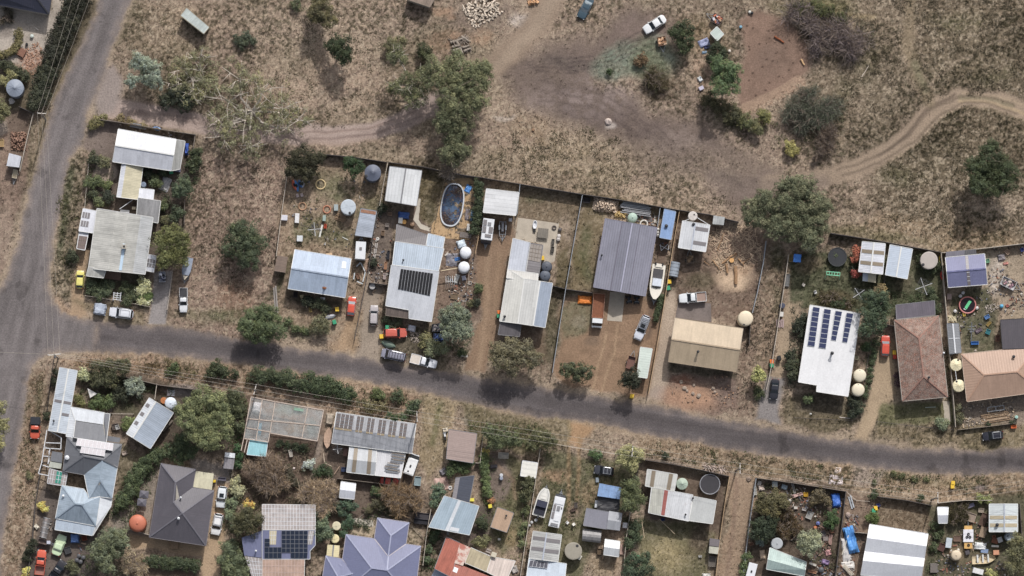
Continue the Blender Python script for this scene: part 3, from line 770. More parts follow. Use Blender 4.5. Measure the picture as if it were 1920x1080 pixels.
def tree(label,lobes,col,h=None,style='leaf',cat='tree',dens=1.0,leaf=0.26,group=None,name=None,flat=0.75,trunk=None,var=0.36,alt=None):
 rng=np.random.default_rng(int(lobes[0][0]*131+lobes[0][1]*17)%100003)
 wsum=sum(l[2]**2 for l in lobes);bx=sum(l[0]*l[2]**2 for l in lobes)/wsum;by=sum(l[1]*l[2]**2 for l in lobes)/wsum
 rmax=max(l[2]for l in lobes)*S
 if h is None:h=max(0.6,rmax*(1.5 if cat in('shrub','bush','hedge','plant')else 2.1)+(0.0 if cat in('shrub','bush','hedge','plant')else 0.8))
 if cat=='tree' and style=='leaf' and h<7.5:h*=1.2
 base=P(bx,by,h*0.6);t=TH(name or{'tree':'tree','hedge':'hedge'}.get(cat,'shrub'),label,cat,(base.x,base.y,0),group=group)
 dsat=lambda q:(lambda a:a+(a.mean()-a)*0.22)(np.array([lin(c)for c in q]))
 col=dsat(col)*1.35
 altc=dsat(alt)*1.35 if alt is not None else col*np.array([1.25,1.15,0.85])
 LV=[];LF=[];LT=[];nv=0;cents=[]
 TV=[];TF=[];TT=[];tv=0
 for i,lb in enumerate(lobes):
  lx,ly,lr=lb[:3];R=lr*S*1.24;top=h*(lb[3]if len(lb)>3 else(1-0.18*((i*0.618)%1)));rz=min(R*flat,top*0.5)
  cz=max(top-rz,rz*0.75);q=P(lx,ly,cz);c0=np.array([q.x-base.x,q.y-base.y,cz]);cents.append((c0,R))
  if style=='twig':
   ns=max(3,int(2.6*R**1.3));sc=rng.normal(size=(ns,3));sc/=np.linalg.norm(sc,axis=1,keepdims=True);sc=c0+sc*(R*rng.uniform(.25,.78,ns))[:,None]*np.array([1,1,.35])-np.array([0,0,rz*.3]);sr=R*rng.uniform(.26,.5,ns)
   n=int(250*R*dens+80);si=rng.integers(0,ns,n);u=rng.normal(size=(n,3));u[:,2]=np.abs(u[:,2])*1.1;u/=np.linalg.norm(u,axis=1,keepdims=True)
   a=sc[si]+u*(sr[si]*rng.uniform(0.05,0.75,n)**0.8)[:,None];d=(u+rng.normal(size=(n,3))*0.6)*(sr[si]*rng.uniform(0.3,0.75,n))[:,None]
   V,F=rays(a,d,rng.uniform(0.014,0.038,n),rng);tn=rng.uniform(0.6,1.35,n)[:,None]*(col+(altc-col)*(rng.random(n)**2)[:,None])
   LV.append(V);LF.append(F+nv);LT.append(np.repeat(tn,4,0));nv+=len(V)
   m=int(n*0.8*dens);u=rng.normal(size=(m,3));u/=np.linalg.norm(u,axis=1,keepdims=True);si=rng.integers(0,ns,m);cen=sc[si]+u*(sr[si]*rng.uniform(.2,1.1,m)**.6)[:,None]
   V,F=quads(cen,u+rng.normal(size=(m,3)),rng.uniform(.04,.12,m),rng.uniform(.03,.08,m),rng);tn=rng.uniform(0.5,1.1,m)[:,None]*col
   LV.append(V);LF.append(F+nv);LT.append(np.repeat(tn,4,0));nv+=len(V)
   continue
  rc=0.30+0.11*R if style!='gum' else 0.34+0.10*R
  nc=max(5,int(dens*(3.3 if style!='gum' else 1.9)*(R/rc)**2))
  u=rng.normal(size=(nc,3));u[:,2]=np.where(u[:,2]<-0.25,-u[:,2],u[:,2]);u/=np.linalg.norm(u,axis=1,keepdims=True)
  wob=0.72+0.5*rng.random(nc)**1.2
  if R>1.0:wob*=0.86+0.2*np.sin(np.arctan2(u[:,1],u[:,0])*3+rng.uniform(0,6))
  cc=c0+u*(R*0.84*np.clip(wob,.3,1.12)*rng.uniform(0.35,1,nc)**0.45)[:,None]*np.array([1,1,rz/R])
  m=int((34 if style!='gum' else 26)*(rc/0.6)**1.4*max(0.7,(0.26/leaf)**1.3));N=nc*m
  ci=np.repeat(np.arange(nc),m);g=rng.normal(size=(N,3));g/=np.linalg.norm(g,axis=1,keepdims=True);g[:,2]=np.where(g[:,2]<-0.4,-g[:,2],g[:,2])
  rcs=rc*rng.uniform(0.6,1.25,nc);cen=cc[ci]+g*(rcs[ci]*rng.uniform(0.25,1,N)**0.5)[:,None]*np.array([1,1,0.75])
  nr=g*0.8+u[ci]*0.5+np.array([0,0,0.55])+rng.normal(size=(N,3))*0.55
  V,F=quads(cen,nr,leaf*rng.uniform(0.32,0.72,N),leaf*rng.uniform(0.2,0.42,N),rng)
  cl=rng.uniform(0,1,nc)**1.5;ck=rng.uniform(1-var,1+var,nc)
  tn=(col+(altc-col)*cl[ci][:,None]*0.75)*(ck[ci]*rng.uniform(0.7,1.35,N))[:,None]
  LV.append(V);LF.append(F+nv);LT.append(np.repeat(tn,4,0));nv+=len(V)
 T=np.concatenate(LT);T=np.concatenate([np.clip(T,0.004,0.7),np.ones((len(T),1))],1)
 np_mesh('crown' if cat=='tree' else 'foliage',np.concatenate(LV),np.concatenate(LF),T,TWIGM if style=='twig' else LEAFM,t)
 tc=trunk or((200,190,178)if style=='gum' else(120,108,98));tm=mat(G(*tc),0.85,var=0.3,scale=3)
 mb=MB().m(tm);r0=0.06+0.055*rmax*(1.4 if cat=='tree' else 0.6)
 zf=min(h*0.3,2.5);rr=random.Random(int(bx+by));fork=Vector((rr.uniform(-.1,.1)*h,rr.uniform(-.1,.1)*h,zf))
 mb.tube([(0,0,-0.1),(fork.x*.4,fork.y*.4,zf*.5),fork],r0,8,r0*0.75)
 for c0,R in cents:
  e=Vector(c0);mid=fork.lerp(e,.5)+Vector((rr.uniform(-.2,.2)*R,rr.uniform(-.2,.2)*R,0.1*R));mb.tube([fork,mid,e],r0*0.6,6,r0*0.3)
  nb=(6 if style=='gum' else 9 if style=='twig' else 3)if R>0.9 else 0
  for k in range(nb):
   a=rr.uniform(0,6.28);out=Vector((math.cos(a)*R*rr.uniform(.5,.95),math.sin(a)*R*rr.uniform(.5,.95),rr.uniform(.0,.65)*R*flat));p1=e+out
   m2=e+out*0.5+Vector((rr.uniform(-.2,.2),rr.uniform(-.2,.2),rr.uniform(0,.3)))*R*0.5
   mb.tube([e,m2,p1],r0*0.32 if style!='gum' else max(0.06,r0*0.24),5,0.025)
   if style!='leaf':
    for kk in range(2):o2=Vector((rr.uniform(-1,1),rr.uniform(-1,1),rr.uniform(0,.6)))*R*0.35;mb.tube([m2,m2+o2*.6+Vector((0,0,.1)),m2+o2],0.05 if style=='gum' else .035,5,0.015)
 mb.build('trunk' if cat=='tree' else 'stem',t)
 return t
def hedge(label,pts,r,col,h,step=0.75,jit=0.0,**kw):
 lobes=[];rj=random.Random(int(pts[0][0]));J=lambda:rj.uniform(-jit,jit)*r
 for a,b in zip(pts[:-1],pts[1:]):
  L=math.dist(a,b);n=max(1,round(L/(r*step)))
  for i in range(n):lobes.append((a[0]+(b[0]-a[0])*i/n+J(),a[1]+(b[1]-a[1])*i/n+J(),r+J()*.8,1.0-(.1+.4*jit)*((len(lobes)*0.37)%1)))
 lobes.append((pts[-1][0],pts[-1][1],r,0.96))
 return tree(label,lobes,col,h,cat='hedge',**kw)
road_main=[(185,-40),(185,0),(167,47),(142,97),(117,156),(103,189),(92,222),(83,250),(75,289),(62,325),(53,353),(45,392),(38,430),(30,462),(20,492),(10,520),(-4,548),(-40,600),(-60,700),(-80,1120),(-4,1120),(0,1080),(5,1040),(11,985),(20,930),(31,868),(36,835),(42,796),(49,749),(56,705),(63,684),(71,677),(84,669),(100,662),(113,660),(169,659),(180,658),(184,602),(158,600),(136,594),(120,585),(109,574),(98,560),(94,545),(94,520),(97,480),(100,455),(109,409),(120,358),(127,325),(133,297),(143,283),(153,272),(160,250),(164,220),(176,190),(188,160),(196,132),(204,108),(212,82),(222,61),(246,0),(258,-40)]
road_n=[(180,602),(200,602),(235,608),(278,607),(313,611),(398,623),(444,634),(533,647),(611,658),(667,667),(710,675),(777,689),(818,694),(867,703),(940,714),(1020,725),(1109,740),(1160,751),(1213,757),(1256,765),(1324,779),(1400,796),(1500,813),(1600,827),(1700,839),(1800,843),(1860,842),(1960,836)]
road_s=[(1960,884),(1914,887),(1860,890),(1804,892),(1743,889),(1661,883),(1600,876),(1564,870),(1507,861),(1400,849),(1300,830),(1198,812),(1127,794),(1018,783),(930,766),(863,752),(813,741),(668,713),(597,705),(530,693),(478,686),(424,680),(355,671),(280,664),(213,661),(176,659)]
road_side=road_n+road_s
xs_c=np.arange(-101.0,101.01,0.2);ys_c=np.arange(-59.0,59.01,0.2)
ext=np.array([1.5,4,9,18,36,80,180,400,900,2000])
GX=np.concatenate([-101-ext[::-1],xs_c,101+ext]).astype(np.float64);GY=np.concatenate([-59-ext[::-1],ys_c,59+ext]).astype(np.float64)
MX,MY=np.meshgrid(GX,GY);PX=(MX/S+960).astype(np.float32);PY=(540-MY/S).astype(np.float32)
W1=fbm(PX,PY,60,4,1)-0.5;W2=fbm(PX,PY,60,4,9)-0.5
N_big=fbm(PX,PY,260,4,21);N_mid=fbm(PX,PY,70,4,31);N_fine=fbm(PX,PY,16,4,41);N_sp=fbm(PX,PY,7,3,51)
COL=np.zeros(PX.shape+(3,),np.float32);TUFT=np.full(PX.shape,0.8,np.float32);FLAT=np.zeros(PX.shape,np.float32);TRACK=np.zeros(PX.shape,np.float32)
GREENM=np.zeros(PX.shape,np.float32)
def L3(c):return np.array([lin(v)for v in c],np.float32)
def win(pts,pad):
 x0=min(p[0]for p in pts)-pad;x1=max(p[0]for p in pts)+pad;y0=min(p[1]for p in pts)-pad;y1=max(p[1]for p in pts)+pad
 gx=(GX/S+960);gy=540-GY/S
 i0,i1=np.searchsorted(gx,x0),np.searchsorted(gx,x1);j0,j1=np.searchsorted(-gy,-y1),np.searchsorted(-gy,-y0)
 return slice(max(0,j0),j1),slice(max(0,i0),i1)
def apply(sl,m,c,tuft,flat,green,track):
 COL[sl]=COL[sl]*(1-m[...,None])+L3(c)*m[...,None]
 if tuft is not None:TUFT[sl]=TUFT[sl]*(1-m)+tuft*m
 if flat:FLAT[sl]=np.maximum(FLAT[sl],m*flat)
 if green is not None:GREENM[sl]=GREENM[sl]*(1-m)+green*m
 if track:TRACK[sl]=np.maximum(TRACK[sl],m)
def area(pts,c,a=0.9,soft=8,warp=18,tuft=None,flat=0,green=None,brk=0.0,track=False):
 sl=win(pts,soft+warp+4);d=dist_poly(PX[sl]+W1[sl]*warp*2,PY[sl]+W2[sl]*warp*2,pts)
 m=a*(1-sstep(-soft,soft,d))
 if brk:m=m*(1-brk+brk*sstep(0.42,0.58,N_fine[sl]*.6+N_sp[sl]*.4))
 apply(sl,m,c,tuft,flat,green,track)
def blob(x,y,rx,ry,c,a=0.9,soft=0.5,warp=14,rot=0,**kw):
 sl=win([(x-max(rx,ry)*1.5,y-max(rx,ry)*1.5),(x+max(rx,ry)*1.5,y+max(rx,ry)*1.5)],20)
 X=PX[sl]+W1[sl]*warp*2-x;Y=PY[sl]+W2[sl]*warp*2-y;cs,sn=math.cos(rot),math.sin(rot)
 d=np.hypot((X*cs+Y*sn)/rx,(-X*sn+Y*cs)/ry);m=a*(1-sstep(1-soft,1+soft*0.6,d))
 brk=kw.pop('brk',0)
 if brk:m=m*(1-brk+brk*sstep(0.42,0.58,N_fine[sl]*.6+N_sp[sl]*.4))
 apply(sl,m,c,kw.get('tuft'),kw.get('flat',0),kw.get('green'),kw.get('track'))
def stroke(pts,w,c,a=0.85,soft=5,warp=6,tuft=None,flat=0,green=None,brk=0.0,track=False):
 sl=win(pts,w+soft+warp+4);d=dist_line(PX[sl]+W1[sl]*warp*2,PY[sl]+W2[sl]*warp*2,pts)-w/2
 m=a*(1-sstep(-soft,soft,d))
 if brk:m=m*(1-brk+brk*sstep(0.42,0.58,N_fine[sl]*.6+N_sp[sl]*.4))
 apply(sl,m,c,tuft,flat,green,track)
DRY=(150,131,112);PALE=(172,153,130);BROWN=(122,104,92);DIRT=(150,128,112);MUD=(112,98,92);GRN=(92,94,66);OLIVE=(118,109,84);SANDY=(168,142,112);DKG=(66,68,50)
LIT=(92,80,72);CHALK=(190,180,172);TAN=(160,136,110)
base=L3(DRY)*(0.82+0.4*N_big[...,None]);COL[:]=base*(0.9+0.25*N_mid[...,None])
full=(slice(None),slice(None))
m=sstep(0.5,0.68,N_mid)*0.45;apply(full,m,BROWN,None,0,None,False)
m=sstep(0.56,0.72,fbm(PX,PY,110,4,77))*0.4;apply(full,m,OLIVE,None,0,None,False)
area([(1240,-40),(1700,-40),(1690,60),(1730,190),(1640,300),(1560,300),(1500,230),(1530,100),(1400,20)],(124,110,90),0.8,30,tuft=0.9)
area([(1690,-40),(1990,-40),(1990,460),(1780,470),(1700,440),(1620,380),(1660,300),(1740,220)],(112,99,80),0.92,25,tuft=1.0)
blob(1830,110,110,80,(108,98,78),0.55,0.7,brk=0.5);blob(1760,300,90,50,(100,92,72),0.55,0.7,brk=0.5);blob(1660,150,60,90,(116,104,86),0.5,0.7,brk=0.4)
blob(1850,400,80,40,(158,138,116),0.6,0.8,brk=0.4);area([(1560,425),(1660,400),(1900,440),(1900,462),(1765,475),(1650,455)],(146,126,100),0.8,10,tuft=0.9,brk=0.3)
area([(1545,415),(1600,420),(1720,452),(1760,468),(1640,455),(1560,440)],(98,98,66),0.6,8,green=0.6,brk=0.3)
area([(930,120),(1010,95),(1110,60),(1180,20),(1300,60),(1240,90),(1120,110),(1120,160),(1230,210),(1330,235),(1420,300),(1510,330),(1440,400),(1380,390),(1300,330),(1180,260),(1050,230),(960,180)],(116,101,93),0.95,24,24,tuft=0.03,brk=0.08)
area([(1000,150),(1100,170),(1250,250),(1330,300),(1240,330),(1120,260),(1000,200)],(94,82,78),0.65,26,24,tuft=0.03,brk=0.45)
blob(1110,180,80,40,(146,130,124),0.75,0.8,brk=0.8);blob(1010,190,40,40,(140,124,116),0.6,0.8,brk=0.8);blob(1200,60,70,24,(130,112,104),0.6,0.7,brk=.4);blob(1280,270,60,30,(140,124,114),0.6,0.8,brk=.8);blob(1080,120,60,14,(98,88,84),0.6,0.6,rot=0.2)
blob(1060,300,150,55,(140,124,98),0.7,0.7,brk=0.4,tuft=0.9);blob(1000,240,60,40,(138,118,92),0.6,0.7,brk=0.5,tuft=0.8)
blob(1300,320,120,40,(150,132,112),0.6,0.7,brk=0.3,tuft=0.8);blob(1000,385,240,40,(152,134,106),0.5,0.8,brk=0.3,tuft=0.9)
blob(1330,120,45,60,(160,134,112),0.75,0.6,brk=0.3);blob(1310,60,50,35,(150,128,98),0.6,0.6)
blob(1155,116,52,34,(116,128,112),0.9,0.35,rot=-0.3,tuft=0.4,green=0.9,brk=.2);blob(1222,112,48,46,(114,124,100),0.9,0.35,tuft=0.4,green=0.9,brk=.2);blob(1240,90,14,34,(150,156,142),0.5,0.6,rot=-0.5,brk=0.5)
blob(1240,160,50,30,(96,82,66),0.7,0.5,brk=0.3)
for k in range(3):stroke([(1010,150+k*16),(1100,168+k*15),(1190,215+k*15),(1290,292+k*10),(1400,350)],4,(88,76,72),.5,3,14,brk=.5)
area([(1385,40),(1420,20),(1480,35),(1510,70),(1520,130),(1490,160),(1420,200),(1390,210),(1375,150),(1400,100)],(138,112,96),0.97,8,6,tuft=0.02)
blob(1445,110,40,36,(118,98,86),0.6,0.6,brk=0.5)
for k in range(26):blob(1400+(k*37)%105,50+(k*61)%140,2.5,2,(74,58,50),.8,.5,3);stroke([(1400,205),(1500,155)],16,(160,134,112),0.7,6)
for q in((1555,15,55,22),(1500,12,60,14)):blob(*q,(112,110,70),0.6,0.6,green=0.7)
stroke([(1535,10),(1590,28),(1640,34)],8,(164,146,108),0.6,6)
blob(905,25,70,40,(118,104,94),0.7,0.6,brk=0.3,tuft=0.3)
for q in((830,18,26,10),(848,30,10,8),(905,72,22,18),(840,78,40,24)):blob(*q,(166,132,104),0.6,0.5,tuft=0.1,brk=.4)
blob(980,40,24,16,CHALK,0.6,0.6,brk=0.3);blob(1142,236,9,7,CHALK,0.6,0.6,brk=.6);blob(945,215,20,6,CHALK,0.4,0.6)
blob(650,170,120,60,(160,138,118),0.55,0.7,brk=0.3);blob(560,60,110,60,(162,144,124),0.5,0.7,brk=0.3);blob(700,60,60,50,(160,142,122),0.5,0.7,brk=0.3)
stroke([(745,95),(660,140),(590,185)],5,(104,88,78),0.6,3);stroke([(750,108),(670,165),(600,205)],5,(110,94,84),0.5,3)
blob(300,60,70,60,(140,124,98),0.5,0.6,brk=0.3,tuft=1.0)
stroke([(250,5),(232,40),(222,80)],10,(96,96,68),0.7,6,green=0.6,brk=0.3)
for p_ in([(420,20),(520,120),(640,210),(760,300)],[(900,330),(1050,300),(1200,330),(1330,390)],[(1560,60),(1620,160),(1600,260),(1540,330)],[(1900,60),(1800,110),(1740,160)],[(1690,400),(1780,340),(1900,380)],[(260,40),(380,90),(520,70),(700,110)],[(380,320),(450,420),(440,600)]):stroke(p_,5,(160,142,122),0.5,5,14,tuft=.25,brk=.3)
for q in((1790,40,60,20),(1620,120,24,50),(1870,140,50,14),(1690,330,40,20),(1580,170,20,26)):blob(*q,(96,96,66),.5,.8,brk=.5,green=.6)
blob(1870,395,60,26,(176,158,138),.6,.8,brk=.6);blob(1180,395,120,14,(124,114,84),.4,.8,brk=.5,green=.4)
stroke([(210,205),(260,210),(330,222),(400,236),(480,248),(560,255),(640,254),(700,248),(750,232),(790,205),(830,185)],36,(168,149,139),0.98,5,8,tuft=0.0,flat=0.8,track=True)
stroke([(590,250),(690,242),(760,222)],4,(160,138,126),0.6,3,track=True);stroke([(590,262),(700,254),(770,232)],4,(132,112,104),0.5,3)
stroke([(570,272),(700,268),(840,266),(1000,262)],12,(152,130,112),0.6,8,10,tuft=0.5,brk=0.3)
stroke([(850,155),(920,125),(970,90),(1010,45),(1040,-30)],46,(146,127,108),0.97,9,10,tuft=0.0,flat=0.8,track=True)
stroke([(930,125),(1000,62),(1035,0)],24,(158,140,120),0.7,8,8)
for k in range(4):stroke([(975+k*9,118+k*5),(1045+k*3,112+k*7),(1130,98+k*9),(1195,66+k*9)],3,(80,70,68),0.6,2,12,brk=.5)
for k in range(3):stroke([(1150,90+k*8),(1230,70+k*10)],3,(86,76,72),0.5,2,10,brk=.5)
stroke([(1960,222),(1910,200),(1860,184),(1800,181),(1762,196),(1735,222),(1700,260),(1640,300),(1580,322),(1520,333),(1440,345)],34,(156,137,116),0.95,6,8,tuft=0.06,flat=0.7,track=True)
stroke([(1960,226),(1905,204),(1850,190),(1800,188)],5,(176,154,120),0.8,3);stroke([(1960,210),(1905,190),(1850,177),(1805,174)],4,(170,150,122),0.6,3)
stroke([(1900,196),(1850,183),(1800,182)],7,(128,122,92),0.6,3,green=0.5);stroke([(1790,178),(1740,205),(1700,255),(1650,292)],5,(96,82,72),0.75,3);stroke([(1815,192),(1760,222),(1720,265),(1670,305)],4,(170,150,128),0.6,3)
stroke([(1742,195),(1722,150),(1706,100),(1700,50),(1706,-20)],22,(140,124,98),0.75,8,8,tuft=0.4,flat=0.4,track=True)
stroke([(1735,170),(1715,120)],14,(104,106,80),0.5,6,green=0.6)
stroke([(1540,340),(1460,348),(1400,352),(1340,330)],34,(120,106,98),0.6,12,12,tuft=0.2)
for p_ in([(300,214),(420,232),(560,250),(690,243),(780,208)],[(320,222),(430,242),(570,262),(700,253),(800,212)]):stroke(p_,3,(122,104,96),0.55,2.5,5)
for p_ in([(1900,194),(1850,180),(1800,180),(1745,206),(1705,253),(1645,294),(1570,318)],[(1910,212),(1850,192),(1805,192),(1760,216),(1715,264),(1650,306),(1580,328)]):stroke(p_,4,(108,94,80),0.7,3,5)
blob(262,212,24,6,(112,96,90),0.6,0.6)
for pts in(road_main[1:18],road_main[30:48],road_main[48:]):stroke(pts,16,(162,144,122),0.85,6,6,tuft=0.25)
stroke(road_n,18,(160,142,120),0.85,7,6,tuft=0.25);stroke(road_s,18,(158,138,114),0.85,7,6,tuft=0.3)
area([(196,125),(212,120),(226,150),(222,190),(212,212),(180,218),(176,190)],(150,138,132),0.95,10,8,tuft=0.0,flat=0.7)
stroke([(146,60),(118,140),(92,200),(70,280),(52,340)],16,(116,104,78),0.7,6,green=0.5,brk=0.3)
stroke([(60,240),(48,310),(34,380),(20,440)],13,(104,98,74),0.8,5,green=0.5,brk=0.4)
area([(-40,220),(60,215),(50,300),(30,380),(10,500),(-40,560)],(134,112,98),0.85,8,tuft=0.3);blob(5,440,24,60,(164,146,128),0.5,0.7,brk=0.4)
area([(135,300),(160,290),(165,320),(150,420),(145,470),(140,560),(110,560),(100,520),(108,430)],(124,112,92),0.85,6,tuft=1.0);stroke([(138,320),(122,400),(112,480)],14,(88,94,68),0.8,6,green=0.7,brk=0.3);stroke([(108,560),(120,580),(150,596)],10,(168,138,110),0.7,5)
area([(60,690),(95,690),(85,760),(72,860),(60,960),(40,1080),(10,1080),(24,960),(40,840)],(136,114,92),0.85,7,tuft=0.9);stroke([(78,720),(68,790)],10,(110,106,76),0.6,6,green=0.5)
area([(365,290),(530,300),(520,480),(512,600),(470,640),(330,615),(330,520),(352,440)],(146,124,108),0.9,10,tuft=0.85);blob(440,560,40,40,(136,106,84),0.75,0.6,brk=0.3);blob(450,400,60,60,(130,110,96),0.5,0.6,brk=0.5);blob(385,590,60,16,(104,102,74),0.6,0.6,green=0.6,brk=0.3)
area([(215,230),(360,250),(330,500),(160,500),(165,400),(180,330),(175,240)],(92,82,76),0.8,6,tuft=0.1);area([(172,222),(225,235),(212,300),(180,290),(160,275)],(126,112,104),0.9,5,tuft=0.05);blob(200,324,22,18,(164,150,138),0.9,0.2,5,tuft=0)
area([(150,470),(168,470),(160,520),(158,560),(165,595),(132,592),(135,530)],(166,140,110),0.9,5,5,tuft=0.1,flat=0.6,track=True);area([(160,500),(280,520),(275,575),(160,555)],(72,70,56),0.9,5,tuft=0.3,green=0.6)
area([(130,560),(280,580),(278,605),(180,600)],(118,106,80),0.7,6,tuft=0.6,green=0.4)
area([(313,510),(330,505),(330,600),(313,605)],(120,102,84),0.7,5,tuft=0.3)
area([(540,300),(720,310),(700,430),(680,520),(655,600),(640,640),(520,610),(520,480)],(148,128,106),0.9,7,tuft=0.6)
for q in((620,345,35,25),(600,430,40,30),(640,450,30,20),(700,390,20,30),(565,440,20,20),(560,620,60,12)):blob(*q,(94,100,66),0.65,0.6,green=0.7,brk=0.4)
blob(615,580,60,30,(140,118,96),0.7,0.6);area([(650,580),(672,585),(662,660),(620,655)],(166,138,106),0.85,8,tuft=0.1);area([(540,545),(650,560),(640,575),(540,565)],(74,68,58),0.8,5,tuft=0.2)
stroke([(545,480),(520,545),(505,560)],10,(78,84,56),0.7,4,green=0.7,brk=0.3)
area([(700,400),(745,400),(735,500),(718,560),(690,560),(690,480)],(112,100,92),0.9,5,tuft=0.1);area([(685,520),(718,530),(712,670),(660,665),(680,600)],(156,142,126),0.85,5,tuft=0.05,flat=0.6)
area([(790,320),(835,330),(820,420),(790,415),(785,370)],(112,100,72),0.9,4,tuft=0.6,green=0.3);blob(808,395,12,25,(74,72,54),0.6,0.6)
area([(740,400),(785,395),(805,430),(800,445),(742,430)],(110,94,84),0.9,4,tuft=0.05)
area([(832,440),(900,440),(895,600),(850,640),(812,600),(830,470)],(124,104,90),0.9,6,tuft=0.3);area([(715,600),(820,605),(830,690),(715,672)],(92,86,70),0.85,6,tuft=0.5,green=0.4)
area([(902,400),(968,404),(950,470),(938,560),(930,620),(915,700),(872,700),(895,600),(893,480)],(142,116,92),0.95,5,tuft=0.05,flat=0.6,track=True);stroke([(915,480),(912,560),(900,690)],8,(164,138,110),0.6,5);stroke([(935,480),(925,590),(893,695)],7,(158,132,104),0.5,5);blob(930,425,26,22,(86,72,64),0.7,0.6)
area([(972,350),(1090,367),(1068,480),(1060,540),(1035,535),(1045,440),(970,405)],(124,108,86),0.9,5,tuft=0.5);blob(1062,430,10,30,(166,148,130),0.6,0.6,brk=0.3);area([(1040,480),(1070,470),(1062,545),(1035,535)],(96,88,60),0.7,6,green=0.5)
area([(1036,540),(1060,545),(1040,690),(1000,660),(1020,620)],(84,80,58),0.85,6,tuft=0.5,green=0.5,brk=0.2);area([(960,610),(1020,615),(1030,690),(960,700)],(122,100,82),0.7,8,tuft=0.2)
area([(1092,368),(1240,390),(1235,420),(1135,405),(1112,548),(1064,540)],(124,110,82),0.9,5,tuft=0.4,green=0.2);blob(1090,500,16,30,(98,92,58),0.7,0.6,green=0.5);blob(1100,440,12,20,(86,84,56),0.6,0.6,green=0.5);blob(1105,375,20,8,(80,72,60),0.6,0.6)
area([(1064,545),(1110,552),(1245,560),(1235,640),(1215,750),(1110,735),(1040,700)],(146,118,92),0.95,5,tuft=0.05,flat=0.5,track=True)
area([(1066,560),(1110,560),(1108,600),(1095,625),(1055,640),(1052,620)],(120,114,88),0.9,6,tuft=0.6,green=0.5,brk=0.2);blob(1082,605,14,12,(158,150,128),0.6,0.6,brk=0.3);blob(1110,640,14,12,(116,98,82),0.6,0.6);stroke([(1136,625),(1120,700),(1110,735)],4,(172,144,112),0.7,2.5);stroke([(1156,610),(1150,660),(1130,735)],4,(172,144,112),0.7,2.5)
area([(1232,440),(1262,445),(1235,560),(1215,640),(1205,640),(1225,560)],(104,86,74),0.8,5,tuft=0.1)
area([(1252,540),(1272,547),(1262,620),(1250,740),(1213,752),(1222,700),(1236,620)],(178,160,140),0.95,5,5,tuft=0.05,flat=0.6,track=True);blob(1232,740,20,14,(150,140,134),0.6,0.6)
area([(1262,400),(1440,440),(1425,540),(1400,610),(1270,560)],(120,100,86),0.9,6,tuft=0.4);blob(1380,465,50,45,(150,124,106),0.7,0.6,brk=0.4);blob(1375,520,40,24,(206,178,146),0.95,0.5,brk=0.15,tuft=0.0);blob(1365,480,40,30,(176,148,122),.7,.6,brk=.4,tuft=0);blob(1348,485,14,10,(204,178,142),0.8,0.5);blob(1400,505,16,12,(190,158,126),0.7,0.5);blob(1310,525,26,20,(98,92,68),0.6,0.6,green=0.5)
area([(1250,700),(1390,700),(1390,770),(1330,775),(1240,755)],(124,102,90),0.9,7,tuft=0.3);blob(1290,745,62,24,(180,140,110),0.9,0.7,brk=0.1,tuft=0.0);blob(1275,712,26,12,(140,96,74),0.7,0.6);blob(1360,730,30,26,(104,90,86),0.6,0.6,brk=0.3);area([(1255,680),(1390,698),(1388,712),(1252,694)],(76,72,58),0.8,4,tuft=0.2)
area([(1395,600),(1435,540),(1420,700),(1420,790),(1385,780),(1392,700)],(128,108,92),0.9,7,tuft=0.7,brk=0.2)
area([(1440,450),(1478,480),(1465,600),(1440,700),(1420,700),(1430,560)],(138,118,98),0.9,7,tuft=0.8);blob(1455,480,18,30,(72,78,52),0.7,0.6,green=0.7)
area([(1480,470),(1765,476),(1772,600),(1660,600),(1510,580),(1475,560)],(82,88,62),0.9,8,tuft=0.6,green=0.8);blob(1520,495,30,18,(120,104,84),0.7,0.6);blob(1560,560,40,12,(110,92,66),0.5,0.6);blob(1690,535,20,20,(106,94,78),0.6,0.6,brk=0.3);blob(1720,560,40,24,(70,80,56),0.6,0.6,green=0.8)
area([(1470,560),(1500,560),(1490,640),(1480,700),(1450,700)],(166,146,120),0.9,7,tuft=0.08,flat=0.5,track=True);area([(1445,700),(1480,700),(1465,760),(1462,800),(1420,795)],(134,130,130),0.9,5,tuft=0.03,flat=0.6)
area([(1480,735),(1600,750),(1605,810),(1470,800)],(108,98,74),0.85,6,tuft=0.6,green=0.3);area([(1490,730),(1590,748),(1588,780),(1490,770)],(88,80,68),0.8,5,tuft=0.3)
area([(1650,625),(1680,640),(1678,740),(1650,775),(1625,825),(1605,820),(1635,720)],(172,150,120),0.93,5,4,tuft=0.05,flat=0.6,track=True);area([(1650,760),(1790,750),(1795,800),(1640,800)],(104,104,70),0.9,6,tuft=0.5,green=0.6);area([(1640,800),(1800,806),(1800,838),(1640,825)],(124,112,82),0.7,7,tuft=0.7,green=0.3)
area([(1772,480),(1960,455),(1960,600),(1880,600),(1860,560),(1790,600)],(160,144,122),0.85,8,tuft=0.2,brk=0.15);blob(1862,520,14,40,(196,186,176),0.7,0.6,brk=0.3);area([(1785,545),(1850,545),(1870,600),(1872,655),(1800,660),(1790,600)],(80,84,60),0.9,6,tuft=0.5,green=0.7,brk=0.15)
area([(1795,755),(1960,740),(1960,790),(1800,802)],(136,122,108),0.85,6,tuft=0.3);area([(1800,800),(1960,785),(1960,840),(1800,842)],(128,116,86),0.8,7,tuft=0.7,green=0.3)
for q in((680,395,20,16),(640,360,26,14),(575,440,14,18),(1010,375,30,10),(1100,470,14,40),(1100,520,12,20),(430,590,50,10),(1455,560,10,30)):blob(*q,(92,98,68),0.55,0.7,brk=.5,green=.6)
area([(110,665),(300,668),(480,690),(700,720),(780,740),(780,790),(480,742),(330,725),(150,690)],(152,126,102),0.85,8,tuft=0.8,brk=0.15)
